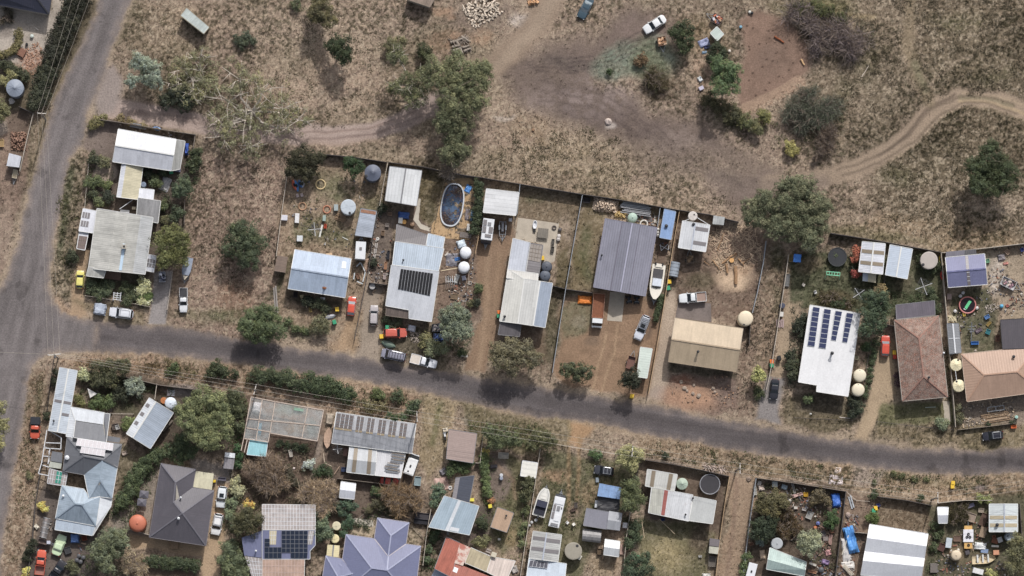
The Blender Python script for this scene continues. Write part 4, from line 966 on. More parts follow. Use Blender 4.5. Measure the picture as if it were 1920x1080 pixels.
area([(140,690),(330,725),(440,750),(440,860),(330,850),(210,780)],(86,76,66),0.9,8,tuft=0.2);blob(240,770,26,14,(90,92,66),0.6,0.6,green=0.5);blob(340,735,36,14,(148,138,134),0.8,0.5)
area([(216,780),(250,780),(240,830),(225,870),(212,860)],(128,114,102),0.7,6,tuft=0.1);area([(225,840),(280,850),(230,900),(215,930)],(116,108,84),0.8,6,tuft=0.5)
area([(80,900),(120,930),(110,1000),(200,1000),(180,1090),(40,1090),(70,1000)],(98,90,86),0.9,6,tuft=0.05)
area([(215,930),(300,870),(300,1010),(245,1010),(210,1000)],(148,138,126),0.8,8,tuft=0.1);area([(245,1000),(300,1010),(390,1025),(400,940),(404,905),(428,905),(424,1000),(410,1090),(372,1090),(378,1045),(280,1030),(230,1030)],(178,152,120),0.95,4,4,tuft=0.05,flat=0.6,track=True);area([(275,1060),(375,1070),(375,1100),(230,1100)],(104,86,70),0.9,6,tuft=0.2)
area([(360,865),(440,870),(440,900),(400,905),(365,885)],(150,142,136),0.85,5,tuft=0.02);area([(455,740),(610,770),(590,900),(560,950),(460,940),(440,850)],(106,88,76),0.9,7,tuft=0.2);stroke([(600,820),(590,870),(585,905)],8,(150,136,122),0.8,4,tuft=0.02)
area([(466,748),(604,770),(594,826),(506,812),(503,830),(460,822)],(140,118,104),0.9,4,3,tuft=0.1);blob(560,800,30,10,(176,146,112),0.7,0.6);blob(545,768,30,8,(110,130,112),0.6,0.6);blob(480,790,14,30,(112,104,108),0.8,0.6);blob(585,800,10,20,(88,112,104),0.7,0.6)
area([(605,830),(660,860),(760,890),(800,930),(780,960),(640,980),(580,990),(590,900)],(102,88,78),0.9,7,tuft=0.15);area([(640,960),(710,975),(705,1005),(640,1000)],(184,168,142),0.85,5,tuft=0);area([(765,985),(795,1000),(790,1030),(760,1025)],(180,164,138),0.8,5)
area([(785,745),(860,755),(845,800),(832,860),(800,900),(780,850)],(142,126,96),0.9,8,tuft=0.6,brk=0.1);stroke([(825,760),(810,830)],12,(104,104,68),0.7,7,green=0.7);stroke([(848,765),(846,800)],5,(166,144,110),0.7,3);blob(880,782,8,14,(122,116,112),0.9,0.4);area([(862,755),(1010,785),(1000,850),(895,830)],(112,103,74),0.85,8,tuft=0.6,green=0.5)
area([(905,860),(960,850),(1000,900),(990,1000),(940,1050),(900,960)],(110,107,76),0.9,8,tuft=0.4,green=0.5);area([(915,850),(940,860),(955,900),(940,940),(915,940),(905,890)],(130,114,106),0.85,7,tuft=0.1);stroke([(925,865),(960,900),(965,935)],6,(166,138,112),0.6,4);area([(880,940),(925,950),(915,1010),(890,1030),(880,1010)],(92,82,78),0.8,6,tuft=0.05);blob(958,1010,14,24,(150,128,92),0.6,0.6)
area([(1010,850),(1190,870),(1200,920),(1130,1000),(1080,1090),(1000,1090),(1005,990)],(104,103,74),0.92,8,tuft=0.5,green=0.6,brk=0.1)
area([(1062,788),(1120,798),(1100,820),(1088,845),(1060,840)],(166,132,94),0.9,6,tuft=0.05,flat=0.5);stroke([(1066,800),(1066,860),(1066,980)],7,(156,130,96),0.8,3,3);stroke([(1086,820),(1085,880),(1080,960)],7,(156,130,96),0.8,3,3);blob(1105,930,18,26,(166,142,110),0.7,0.6);blob(1035,890,30,12,(170,138,108),0.7,0.6);blob(1075,960,18,20,(142,122,108),0.7,0.6);blob(1130,1060,30,26,(150,130,98),0.6,0.6)
area([(1030,770),(1070,785),(1060,850),(1010,840),(1000,800)],(110,102,70),0.6,8,tuft=0.7,green=0.5)
area([(1200,818),(1420,850),(1640,880),(1800,895),(1960,890),(1960,940),(1765,938),(1650,925),(1560,905),(1400,885),(1200,860)],(146,124,98),0.9,8,tuft=0.9,brk=0.1);stroke([(1390,868),(1480,885),(1560,895)],12,(112,100,70),0.6,7,green=0.4,brk=0.3);stroke([(1650,890),(1760,905),(1840,910)],12,(112,104,74),0.6,7,green=0.5,brk=0.4)
area([(1205,865),(1365,895),(1340,1000),(1300,990),(1200,960)],(106,90,78),0.9,6,tuft=0.15);area([(1200,965),(1300,985),(1335,1000),(1325,1090),(1195,1090)],(106,103,72),0.9,7,tuft=0.5,green=0.5);blob(1255,1040,45,36,(166,150,108),0.7,0.7,brk=0.2);blob(1310,1010,18,30,(96,80,70),0.7,0.6)
area([(1368,890),(1420,886),(1405,980),(1392,1090),(1345,1090),(1355,1000)],(158,134,110),0.93,6,tuft=0.3,flat=0.3,track=True);stroke([(1380,900),(1372,1000),(1362,1090)],7,(134,110,94),0.6,4)
area([(1420,898),(1586,922),(1580,1090),(1400,1090)],(88,76,66),0.95,5,tuft=0.2,brk=0.1);area([(1586,915),(1650,930),(1630,1010),(1610,1090),(1570,1090),(1582,980)],(126,106,90),0.9,6,tuft=0.4)
area([(1645,925),(1755,945),(1740,1000),(1632,985)],(112,96,76),0.93,5,tuft=0.6,green=0.2);area([(1600,872),(1660,882),(1640,910),(1600,905)],(148,136,128),0.6,8);area([(1745,945),(1960,930),(1960,1090),(1730,1090)],(88,88,66),0.93,6,tuft=0.3,green=0.6,brk=0.1);blob(1800,1030,26,30,(138,118,92),0.6,0.6,brk=0.3);blob(1835,920,16,8,(134,120,116),0.8,0.4)
area([(-40,0),(95,20),(100,-40),(122,-40),(112,60),(88,115),(70,145),(40,120),(-40,110)],(180,170,158),0.93,4,4,tuft=0.02,flat=0.5);blob(62,112,26,22,(172,134,112),0.75,0.5,brk=0.4);blob(8,58,22,14,(150,140,130),0.9,0.3)
area([(70,130),(90,115),(150,0),(185,0),(140,100),(95,200),(60,215),(-40,215),(-40,140)],(92,84,66),0.85,7,tuft=0.3)
area([(20,205),(62,212),(40,290),(10,290)],(112,96,84),0.9,5,tuft=0.1);area([(-20,215),(18,222),(18,240),(-20,255)],(170,154,138),0.9,3,tuft=0)
HARD=[]
def hard(poly,soft=4):
 sl=win(poly,10);d=dist_poly(PX[sl]+W1[sl]*6,PY[sl]+W2[sl]*6,poly);FLAT[sl]=np.maximum(FLAT[sl],(1-sstep(-soft,soft*0.3,d))*1.6)
 TUFT[sl]*=sstep(-3,1,d)
ROADS=[]
def paint_road(name,poly,cen,c,ang,wp):
 sl=win(poly,14);px,py=PX[sl],PY[sl]
 d=dist_poly(px+W1[sl]*8,py+W2[sl]*8,poly)+(N_sp[sl]-.5)*7+(N_fine[sl]-.5)*9
 m=1-sstep(-5,4,d);cs,sn=math.cos(ang),math.sin(ang);u=px*cs+py*sn;v=-px*sn+py*cs
 st=fbm(u/16,v*1.3,9,4,101)-.5;pt=fbm(px,py,150,4,111)-.5;gr=vnoise(px*.9,py*.9,121)-.5;dc=dist_line(px,py,cen)
 f=1+.40*st+.40*pt+.12*gr+.13*np.exp(-((dc-wp)/5.0)**2)-.09*np.exp(-(dc/5.0)**2)
 f=f*(1-.12*sstep(450,1250,px))
 seam=np.abs(((u+14*(vnoise(v/30,u/300,7)-.5))%170)-85)<.9;f=f*(1-.10*seam)
 f=f*(1-.30*sstep(.70,.78,fbm(px,py,34,3,131)))
 k=L3(c)*f[...,None];dust=(sstep(-16,0,d)*(.25+.6*N_fine[sl]))[...,None]
 k=k*(1-dust*.75)+L3((150,134,122))*dust*.75
 COL[sl]=COL[sl]*(1-m[...,None])+k*m[...,None];TUFT[sl]*=1-m;FLAT[sl]=np.maximum(FLAT[sl],m*.95);TRACK[sl]*=(1-m)
 full=np.zeros(PX.shape,bool);full[sl]=m>.5;ROADS.append((name,full))
def finish_ground():
 COL[:]=COL*(0.86+0.28*N_fine[...,None]);lum=COL.mean(-1,keepdims=True);COL[:]=(COL+(lum-COL)*0.19)*np.array([.97,.95,.945],np.float32)
 hi=fbm(PX,PY,5.0,2,63);tm=np.clip(TUFT,0,1)*(1-np.clip(FLAT,0,1))
 dens=sstep(.40,.66,fbm(PX,PY,95,4,91));COL[:]=COL*(1+(0.55*(fbm(PX,PY,130,4,97)-.5)*(.35+.65*tm))[...,None])
 Z=tm*(.07+.12*dens)*(sstep(0.35,0.8,hi)+0.4*N_fine)+0.02*N_fine-0.10*np.clip(FLAT-0.9,0,0.7)
 cl=fbm(PX,PY,4.6,3,71);cl=sstep(.60-.14*dens,.70-.12*dens,cl);COL[:]=COL*(1-((.38+.34*dens)*tm*cl)[...,None]*np.array([1,.97,1.03],np.float32))
 bare=sstep(0.5,0.7,fbm(PX,PY,14,3,73))*(1-tm);COL[:]=COL*(1-.16*(bare*(FLAT<.5))[...,None])
 pale=sstep(0.5,0.72,fbm(PX,PY,4.2,2,81))*tm*(1-GREENM*0.7)*(1-.5*dens);COL[:]=COL*(1-0.38*pale[...,None])+L3((206,190,168))*0.38*pale[...,None]
 far=np.clip((np.maximum(np.abs(MX)-101,np.abs(MY)-59))/20,0,1);Z=Z*(1-far);COL[:]=COL*(1-far[...,None])+L3((136,120,102))*far[...,None];tm=tm*(1-far)+.6*far
 me=bpy.data.meshes.new('ground');ny,nx=PX.shape
 v=np.stack([MX,MY,Z],-1).reshape(-1,3)
 idx=np.arange(ny*nx).reshape(ny,nx);F=np.stack([idx[:-1,:-1],idx[:-1,1:],idx[1:,1:],idx[1:,:-1]],-1).reshape(-1,4)
 trk=(TRACK[:-1,:-1]>0.5).reshape(-1)
 t=NT('ground');a=t.n('ShaderNodeAttribute',attribute_name='tint');co=t.n('ShaderNodeTexCoord').outputs['Object']
 n1=t.noise(co,3.2,4.0,0.75);n2=t.noise(co,9.0,2.0,0.7)
 f=t.math('MULTIPLY',t.ramp(n1,0.36,0.64,0.6,1.32),t.ramp(n2,0.3,0.7,0.86,1.12))
 f2=t.mix(t.gray(f),(1,1,1,1),t.ramp(a.outputs['Alpha'],0,1,0.45,0.0))
 t.l(t.mix(a.outputs['Color'],f2,1.0,'MULTIPLY'),t.b.inputs['Base Color']);t.b.inputs['Roughness'].default_value=0.95;t.b.inputs['Specular IOR Level'].default_value=0.1
 bp=t.n('ShaderNodeBump',Strength=0.7,Distance=0.08);t.l(n1,bp.inputs['Height']);t.l(bp.outputs[0],t.b.inputs['Normal'])
 rgba=np.concatenate([np.clip(COL,0.01,0.8),tm[...,None]],-1).reshape(-1,4)
 sels=[]
 for nm,mk in ROADS:q=mk[:-1,:-1].reshape(-1);trk&=~q;sels.append((nm,q))
 anyr=np.any([q for _,q in sels],axis=0);sels[1]=(sels[1][0],sels[1][1]&~sels[0][1])
 for nm,sel in[('ground',~trk&~anyr),('dirt_track',trk)]+sels:
  f_=F[sel];used=np.unique(f_);remap=np.full(len(v),-1,np.int64);remap[used]=np.arange(len(used))
  o=np_mesh(nm,v[used],remap[f_],rgba[used],t.m);o['kind']='structure'
 rng=np.random.default_rng(5);n=150000;x=rng.uniform(-98,98,n);y=rng.uniform(-56,56,n)
 ii=np.clip(((x+101)/0.2).round().astype(int)+len(ext),0,nx-1);jj=np.clip(((y+59)/0.2).round().astype(int)+len(ext),0,ny-1)
 keep=rng.random(n)<tm[jj,ii]**1.3*(0.15+0.6*hi[jj,ii]+.5*dens[jj,ii]*hi[jj,ii]);x,y,ii,jj=x[keep],y[keep],ii[keep],jj[keep]
 g=np.clip(GREENM[jj,ii],0,1);z=Z[jj,ii];n=len(x);k=3
 cen=np.repeat(np.stack([x,y,z],-1),k,0)+rng.normal(size=(n*k,3))*np.array([.08,.08,0]);d=rng.normal(size=(n*k,3))*np.array([.14,.14,0])+np.array([0,0,.2])
 V,Fq=rays(cen,d,rng.uniform(.03,.07,n*k),rng);gg=np.repeat(g,k)[:,None]
 b_=COL[jj,ii];tn=np.repeat(b_,k,0)*rng.uniform(.55,1.5,n*k)[:,None];dk=(rng.random(n*k)<.22)[:,None]
 tn=np.where(dk,tn*0.45*np.array([.95,1.05,.8]),tn*(1+0.15*(1-gg)))
 o=np_mesh('dry_grass',V,Fq,np.repeat(np.concatenate([np.clip(tn,.008,.6),np.ones((n*k,1))],1),4,0),TWIGM);o['kind']='stuff'
paint_road('road',road_main,[(216,-40),(216,0),(172,120),(127,230),(97,320),(72,440),(55,560),(38,700),(18,900),(6,1080)],(117,111,111),1.87,15)
paint_road('side_road',road_side,[(190,630),(300,636),(440,657),(600,676),(760,703),(930,738),(1110,766),(1300,800),(1500,836),(1700,860),(1940,862)],(99,93,94),.14,15)
def pave(name,poly,m_,z=0.05):hard(poly,2);return slab(name,[poly],z,m_)
CONC_P=mat(G(176,166,152),0.85,var=0.2,scale=0.7);CONC_D=mat(G(118,108,104),0.85,var=0.3,scale=0.5);CONC_L=mat(G(186,178,166),0.85,var=0.15,scale=0.8)
BITU=mat(G(142,138,138),0.9,var=0.2,scale=0.6)
area([(289,512),(323,508),(316,575),(312,608),(279,606),(284,575),(287,545)],(146,141,140),.95,2.5,3,tuft=0,flat=.9);blob(300,535,10,14,(120,112,108),.5,.6)
pave('driveway',[(1144,547),(1172,548),(1166,603),(1138,601)],CONC_P)
pave('driveway',[(1272,563),(1333,569),(1334,604),(1266,596)],CONC_D)
pave('patio',[(971,408),(1048,419),(1045,452),(1040,490),(1016,500),(1016,458),(966,448)],CONC_P)
pave('patio',[(180,310),(205,308),(212,322),(208,334),(192,340),(178,330)],mat(G(158,142,128),0.85,var=0.15))
pave('path',[(785,372),(789,373),(785,412),(790,420),(807,427),(805,434),(788,429),(775,412)],CONC_L)
pave('path',[(1768,752),(1780,752),(1783,790),(1771,792)],CONC_P)
pave('path',[(656,970),(700,976),(700,988),(655,982)],CONC_L)
pave('path',[(178,733),(183,731),(212,770),(207,774)],mat(G(120,110,106),0.9))
DECKM=mat(G(178,150,116),0.75,var=0.3,scale=2.2)
dk=TH('pool_deck','tan timber deck surrounding the oval swimming pool','deck',tuple(P(850,390,0)))
mb=MB().m(DECKM);mb.prism([P(x,y,.1)[:2]for x,y in[(834,343),(858,334),(882,334),(893,346),(896,360),(885,413),(883,437),(880,450),(836,447),(808,437),(810,420),(818,410)]],0,0.1);mb.build('planking',dk,world=True)
TINW=RM(G(212,214,222),0.3,0.12,0.12);TINL=RM(G(186,192,204),0.3,0.15,0.18);TINB=RM(G(166,178,196),0.3,0.2,0.22)
TING=RM(G(166,166,164),0.3,0.25,0.3);TINO=RM(G(192,191,186),0.34,0.25,0.28);BARGE=mat(G(214,214,212),0.5,var=0.06)
TINP=RM(G(136,136,149),0.44,0.12,0.14,kind='rib',sheet=0.05,depth=1.9);TIND=RM(G(104,104,108),0.3,0.12,0.15,sheet=0.06);TINC=RM(G(206,198,172),0.3,0.2,0.2)
TINCHAR=RM(G(88,86,92),0.3,0.1,0.12,sheet=0.05);BLUESTEEL=RM(G(116,118,154),0.3,0.1,0.1,sheet=0.04);TANST=RM(G(176,148,130),0.5,0.1,0.12,sheet=0.06)
OLDT=RM(G(176,176,178),0.3,0.3,0.35,rust=0.25)
b=bld('white gabled tin shed with grey lean-to at the north end of the corner block','shed',275,280)
s=GB(b,(222,242),(330,261),(321,320),(211,303),3.0,4.1,[TINW,TINW],gutter=BARGE,cap=BARGE)
mono(b,(331,262),(347,265),(337,317),(322,320),2.9,2.5,TING,gutter=BARGE)
b=bld('narrow buff-roofed breezeway between white shed and grey corner house','shed',243,340)
STR(b,(229,306),(219,369),(260,374),(268,312),[(0,2.6),(0.2,2.75),(1,2.3)],[TINW,TINC],gutter=BARGE)
b=bld('small white awning beside the buff breezeway roof','shed',274,363);mono(b,(262,353),(289,356),(287,374),(260,371),2.3,2.6,TINW,gutter=BARGE)
h1=bld('grey weathered iron house with brown deck on the corner block','house',228,450)
s=STR(h1,(182,391),(166,503),(272,514),(287,408),[(0,3.0),(0.34,4.1),(0.56,3.3),(0.78,4.1),(1,3.0)],[TINO,TINO,TINO,RM(G(192,194,196),0.34,0.15,0.2)],gutter=BARGE)
mono(h1,(166,501),(199,505),(194,521),(162,517),3.3,2.9,TINO,gutter=BARGE,wall=WALLC)
mono(h1,(259,371),(301,377),(296,418),(256,409),2.7,2.9,RM(G(140,140,142),0.34,0.25,0.3),gutter=BARGE)
SKL(h1,s,0.52,0.98,0.535,0.585,mat(G(186,206,224),0.4,var=0.08));chimney(h1,233,463,3.6,0.7,0.7,WALLC)
b2=STR(h1,(277,477),(293,480),(288,510),(272,507),[(0,2.8),(1,2.4)],[TINW],gutter=BARGE);SKL(h1,b2,0.02,0.98,0.25,0.75,SKY_T,(3,2))
mb=MB().m(mat(G(122,100,88),0.8,var=0.3,scale=4));mb.prism([P(x,y,.4)[:2]for x,y in[(200,506),(227,511),(226,526),(196,522)]],0,0.4);mb.build('deck',h1,world=True)
b=bld('white and grey chequered lean-to along the west side of the grey corner house','carport',165,420)
s=mono(b,(156,391),(182,396),(176,437),(148,433),2.3,2.6,TINW,gutter=BARGE)
for t0 in(0.14,0.52):SKL(b,s,0.03,0.55,t0,t0+0.26,SKY_T,(3,1))
s=mono(b,(149,434),(166,436),(159,469),(144,466),2.2,2.4,TINW,gutter=BARGE);SKL(b,s,0.03,0.97,0.24,0.97,mat(G(112,98,96),0.6,var=.2),(4,3),OLDWOOD)
b=bld('small weathered white transportable shed in the dry paddock','shed',364,38)
s=mono(b,(350,15),(392,51),(382,63),(339,29),2.5,2.6,RM(G(186,194,192),0.3,0.25,0.3),gutter=mat(G(150,140,120),.7),shrink=.15)
h2=bld('pale blue-grey iron cottage with a rusty flue stain','house',600,513)
s=GB(h2,(553,468),(658,485),(647,558),(540,541),3.0,4.2,[RM(G(174,188,208),0.34,0.12,0.16)]*2,gutter=BARGE,cap=TINB,t=0.48)
vent(h2,608,541,3.4,0.16,0.9,RUST);SKL(h2,s,0.86,0.93,0.1,0.27,mat(G(206,206,206),.4))
q=s.pt(0.62,0.82,0.012);MB().m(mat(G(150,108,74),.9,var=.4,scale=6)).lathe(tuple(q),[(0.42,0),(0.02,0.004)],14).build('rust_stain',h2,world=True)
b=bld('small brown steel garden shed west of the blue-grey cottage','shed',527,495);GB(b,(520,479),(514,508),(535,511),(540,482),2.0,2.3,RM(G(132,116,106),0.3,.1,.15),gutter=None,shrink=.12)
b=bld('long tin shed with a rusty end sheet east of the fenced yard','shed',686,418)
s=GB(b,(677,391),(666,441),(697,445),(706,396),2.4,2.6,RM(G(174,182,196),0.3,.2,.25),gutter=STEEL,shrink=.2);SKL(b,s,0.02,0.14,0.02,0.98,mat(G(150,112,92),.8,var=.4),(1,1))
caravan('plain white caravan with one roof hatch beside the tin shed',(675,486),(677,453),19,[(0.1,0,.16,.25,SKY_T)],hitch=True,dark_front=False)
b=bld('big white shed with central ridge north of the pool house','shed',756,348)
s=GB(b,(731,312),(722,376),(781,386),(791,320),3.2,4.0,[RM(G(212,214,216),.62,.08,.08,kind='rib')]*2,gutter=GREY,cap=GREY,rot=True)
h3=bld('long ribbed iron house with black pool-heating mats on the roof','house',780,515)
RIBB=RM(G(174,186,200),.4,.12,.14,kind='rib',depth=1.8);RIBG=RM(G(118,114,116),.4,.08,.1,kind='rib',sheet=.04,depth=1.6)
mono(h3,(744,421),(802,441),(799,460),(742,452),2.6,3.1,RIBG,gutter=GREY);mono(h3,(803,438),(834,445),(830,466),(799,461),2.7,3.1,RIBB,gutter=BARGE)
s0=mono(h3,(741,453),(832,466),(822,508),(736,496),3.2,3.9,RIBB,gutter=BARGE)
hips(h3,{'a':(734,497,3.93),'b':(823,509,3.93),'c':(809,603,2.95),'d':(767,597,2.84),'e':(767,581,3.03),'f':(723,573,2.96)},[('a b c d e f',RM(G(200,203,210),.33,.12,.12))],gutter=BARGE)
s=Sec((734,497),(823,509),(810,600),(723,574),[(0,3.95),(1,2.98)])
mono(h3,(725,573),(767,582),(766,597),(723,591),2.8,2.4,RM(G(122,110,104),.5,.2,.4,kind='rib'),gutter=OLDWOOD,wall=None,posts=[(725,590,2.4),(764,595,2.4)])
MATM=mat(G(34,34,38),.6,var=.1)
for i in range(11):
 a0=0.205+0.0625*i;q=[s.pt(a0,.06,.1),s.pt(a0+.055,.06,.1),s.pt(a0+.055,.53,.1),s.pt(a0,.53,.1)];z=Vector((0,0,.05));mb=MB().m(MATM).face(q)
 for k in range(4):mb.face([q[(k+1)%4],q[k],q[k]-z,q[(k+1)%4]-z])
 mb.build('solar_mat',h3,world=True)
vent(h3,756,488,3.8,.12,.5)
b=bld('white flat-roofed shed behind the parked caravan','shed',940,380);s=mono(b,(912,354),(973,361),(967,404),(906,398),3.2,3.0,RM(G(216,217,219),.7,.06,.06,kind='rib'),gutter=BARGE,rot=True)
h4=bld('stepped white gabled house with a shade-painted east slope beside the sandy drive','house',975,540)
STR(h4,(962,447),(952,507),(985,513),(994,455),[(0,2.8),(1,3.0)],[RM(G(192,196,206),.5,.1,.1,kind='rib')],gutter=BARGE,rot=True)
s=STR(h4,(994,456),(985,513),(1010,518),(1018,460),[(0,3.0),(1,2.6)],[RM(G(128,124,126),.5,.1,.15)],gutter=GREY,wall=None,posts=[(1016,462,2.5),(1011,510,2.5)]);SKL(h4,s,0.02,.55,.05,.95,mat(G(150,142,136),.4),(4,4),OLDWOOD)
STR(h4,(953,505),(937,602),(971,606),(983,524),[(0,3.0),(1,3.5)],[RM(G(206,205,200),.45,.1,.1,kind='rib')],gutter=BARGE,rot=True)
s=STR(h4,(983,523),(971,606),(1022,614),(1036,531),[(0,3.5),(.56,4.3),(1,3.0)],[RM(G(206,206,204),.45,.08,.1,kind='rib'),RM(G(160,170,186),.45,.1,.12,kind='rib')],gutter=BARGE,cap=BARGE,rot=True)  # east slope: darker bluish copy of the white ribbing, shade put into its colour
mono(h4,(952,506),(1009,513),(1008,526),(950,521),3.05,3.2,RM(G(208,206,202),.45,.1,.1,kind='rib'),gutter=BARGE,wall=None)
mono(h4,(939,602),(977,608),(974,631),(934,627),2.7,2.4,RM(G(104,100,104),.5,.1,.2,kind='rib'),gutter=GREY,wall=None,posts=[(936,625,2.4),(972,629,2.4)]);vent(h4,946,594,3.1,.16,.5)
h5=bld('large lilac-grey ribbed house with low central ridge','house',1172,482)
s=STR(h5,(1135,410),(1113,538),(1210,555),(1232,427),[(0,2.7),(.33,3.2),(.52,3.95),(.68,3.3),(1,2.7)],[TINP]*4,gutter=mat(G(136,134,150),.5),cap=mat(G(160,160,178),.5),rot=True);vent(h5,1128,479,2.9,.12,.5)
for u in(.33,.68):MB().m(mat(G(98,94,108),.6)).bar(s.pt(0,u,.03),s.pt(1,u,.03),.1,.06).build('flashing',h5,world=True)
b=bld('faded blue long shed squeezed between two fences','shed',1252,420);s=GB(b,(1246,392),(1237,445),(1258,449),(1267,397),2.5,2.65,RM(G(140,166,206),.34,.15,.15),gutter=TINB,shrink=.12,rot=True);vent(b,1249,424,2.6,.2,.3)
b=bld('pale green-white steel shed by the road entrance','shed',1208,680);mono(b,(1201,651),(1223,654),(1213,709),(1194,706),2.6,2.45,RM(G(206,216,208),.45,.08,.1,kind='rib'),gutter=BARGE,rot=True,shrink=.15)
b=bld('white shed with two grey skylight bands and a round tank at its corner','shed',1301,444)
s=GB(b,(1280,414),(1272,464),(1323,472),(1331,422),2.9,3.6,[RM(G(208,210,214),.4,.1,.1,kind='rib')]*2,gutter=BARGE,cap=TINL,rot=True,t=.47)
for u in(.13,.66):SKL(b,s,u,u+.14,.5,.97)
vent(b,1300,421,3.3,.18,.3)
b=bld('small weathered white lean-to against the back fence','shed',1347,412);mono(b,(1338,404),(1359,407),(1357,422),(1336,420),2.2,1.9,RM(G(200,202,202),.4,.3,.2),gutter=None,shrink=.1)
h6=bld('beige gabled house with a single flue','house',1323,647)
s=GB(h6,(1266,596),(1393,616),(1381,697),(1253,678),3.0,4.3,[RM(G(184,166,142),.34,.12,.14,sheet=.08,depth=.5)]*2,gutter=mat(G(150,136,118),.5),cap=mat(G(170,152,130),.5),t=.49,shrink=.4);vent(h6,1308,660,3.7,.16,.9)
b=bld('white gabled shed with two brown skylight bands behind the red shrubs','shed',1635,483)
s=GB(b,(1617,453),(1610,509),(1655,514),(1660,457),3.0,3.7,[TINW,TINW],gutter=BARGE,cap=BARGE)
for u in(.25,.63):SKL(b,s,u,u+.12,.02,.98,SKY_B)
s=STR(b,(1618,511),(1643,513),(1642,530),(1617,527),[(0,2.4),(1,2.1)],[TINC],gutter=None,wall=None,posts=[(1619,526,2.1),(1640,528,2.1)]);SKL(b,s,.0,.4,.02,.98,TINL)
b=bld('pale blue-white gabled shed beside the clothesline lawn','shed',1685,491);GB(b,(1669,459),(1660,515),(1701,523),(1711,467),2.9,3.5,[RM(G(192,202,216),.34,.08,.08,sheet=.04)]*2,gutter=BARGE,cap=BARGE)
h7=bld('flat white-roofed house with four rows of solar panels','house',1555,655)
WR=RM(G(224,224,226),.4,.08,.06,sheet=.04,depth=.4)
hips(h7,{'a':(1519,572,3.3),'b':(1613,588,3.3),'c':(1590,743,3.0),'d':(1531,734,3.0),'e':(1532,722,3.0),'f':(1497,716,3.0),'g':(1566,580,3.55),'h':(1543,729,3.2)},[('a b c d e f',WR)],gutter=BARGE,shrink=.5)
s=Sec((1519,572),(1613,588),(1590,743),(1497,716),[(0,3.35),(1,3.05)])
for i,n in enumerate((8,8,6,6)):
 s2=Sec((1524+i*21.0,575+i*3.7),(1537.5+i*21.0,577+i*3.7),(1527.5+i*21.0-(2 if n==6 else 0),650+i*3.7-(18 if n==6 else 0)),(1513.5+i*21.0-(-2 if n==6 else 0),648+i*3.7-(18 if n==6 else 0)),[(0,3.55),(1,3.2)]);solar(h7,s2,0,1,0,1,1,n,lift=.1)
vent(h7,1559,663,3.2,.2,1.0)
h8=bld('old brick-red tiled hip house with grey lichen','house',1725,675)
TILE=RM(G(138,102,90),kind='tile',dirt=.2,streak=.15,rough=.85);TILE2=TILE
hips(h8,{'a':(1677,600,2.9),'b':(1760,592,2.9),'c':(1777,744,2.9),'d':(1692,752,2.9),'r':(1723,634,4.7),'q':(1732,706,4.7)},[('a b r',TILE),('b c q r',TILE),('c d q',TILE2),('d a r q',TILE2)],gutter=mat(G(168,160,152),.5),cap=mat(G(150,116,104),.8,var=.3,scale=4),shrink=.5)
mono(h8,(1680,572),(1752,564),(1753,590),(1681,598),2.4,2.6,RM(G(98,92,102),.4,.15,.2),gutter=GREY);vent(h8,1741,708,4.2,.14,.6);vent(h8,1769,662,3.1,.12,.4,WHITE)
b=bld('narrow grey shed with white cross battens along the paling fence','shed',1789,635);s=GB(b,(1776,607),(1781,663),(1802,661),(1797,607),2.3,2.6,RM(G(134,136,140),.3,.06,.06,sheet=.03),cap=WHITE,gutter=STEEL,shrink=.15)
MB().m(WHITE).bar(s.pt(.5,.02,.04),s.pt(.5,.5,.05),.12,.05).bar(s.pt(.5,.5,.05),s.pt(.5,.98,.04),.12,.05).build('batten',b,world=True)
b=bld('violet-blue gabled shed with a glazed strip and dark lean-to','shed',1811,507)
s=GB(b,(1773,483),(1846,476),(1851,533),(1778,539),3.0,3.9,[RM(G(120,122,154),.34,.1,.1,sheet=.04,depth=.4)]*2,gutter=BARGE,cap=RM(G(120,122,160)),t=.48);SKL(b,s,.5,.575,.01,.98,mat(G(120,114,116),.4),(1,7))
mono(b,(1774,472),(1809,469),(1808,479),(1773,482),2.3,2.5,RM(G(96,94,106),.34,.1,.1),gutter=None);mono(b,(1809,469),(1830,467),(1831,477),(1808,479),2.3,2.5,RM(G(58,58,66),.34,.1,.1),gutter=None)
b=bld('dark grey flat shed at the right edge behind the tan house','shed',1900,625);mono(b,(1876,600),(1960,595),(1960,652),(1880,654),2.7,2.9,RM(G(82,78,84),.36,.08,.1,kind='rib',sheet=.03),gutter=DARK)
h9=bld('tan ribbed-steel hip house at the right edge','house',1870,700)
hips(h9,{'a':(1803,664,2.8),'b':(1946,649,2.8),'c':(1952,734,2.8),'d':(1813,753,2.8),'p':(1845,694,3.9),'q':(1845,703,4.2),'r':(1907,697,4.2)},[('a b r q',TANST),('b c r',TANST),('c d q r',TANST),('d a q',TANST)],gutter=mat(G(190,172,156),.5),cap=mat(G(176,144,124),.5));vent(h9,1900,669,3.4,.18,.4)
b=bld('black hip-roofed house cut off by the top left corner','house',10,-10);DK=RM(G(56,58,72),.34,.06,.06,sheet=.03)
hips(b,{'a':(-90,-40,2.9),'b':(103,-50,2.9),'c':(92,27,2.9),'d':(-95,-8,2.9),'r':(55,-22,4.6),'q':(-60,-28,4.6)},[('a b r q',DK),('b c r',DK),('c d q r',DK),('d a q',DK)],gutter=DARK,cap=DARK)
b=bld('weathered timber shed corner at the top edge','shed',795,0);mono(b,(772,-18),(818,-8),(806,13),(762,-2),2.4,2.6,RM(G(140,124,112),.3,.3,.4),gutter=OLDWOOD,shrink=.15)
b=bld('pale green-white square shed by the horse yard','shed',1344,63);mono(b,(1344,50),(1357,64),(1345,76),(1332,62),2.3,2.4,RM(G(186,196,192),.34,.06,.06),gutter=BARGE,shrink=.1)
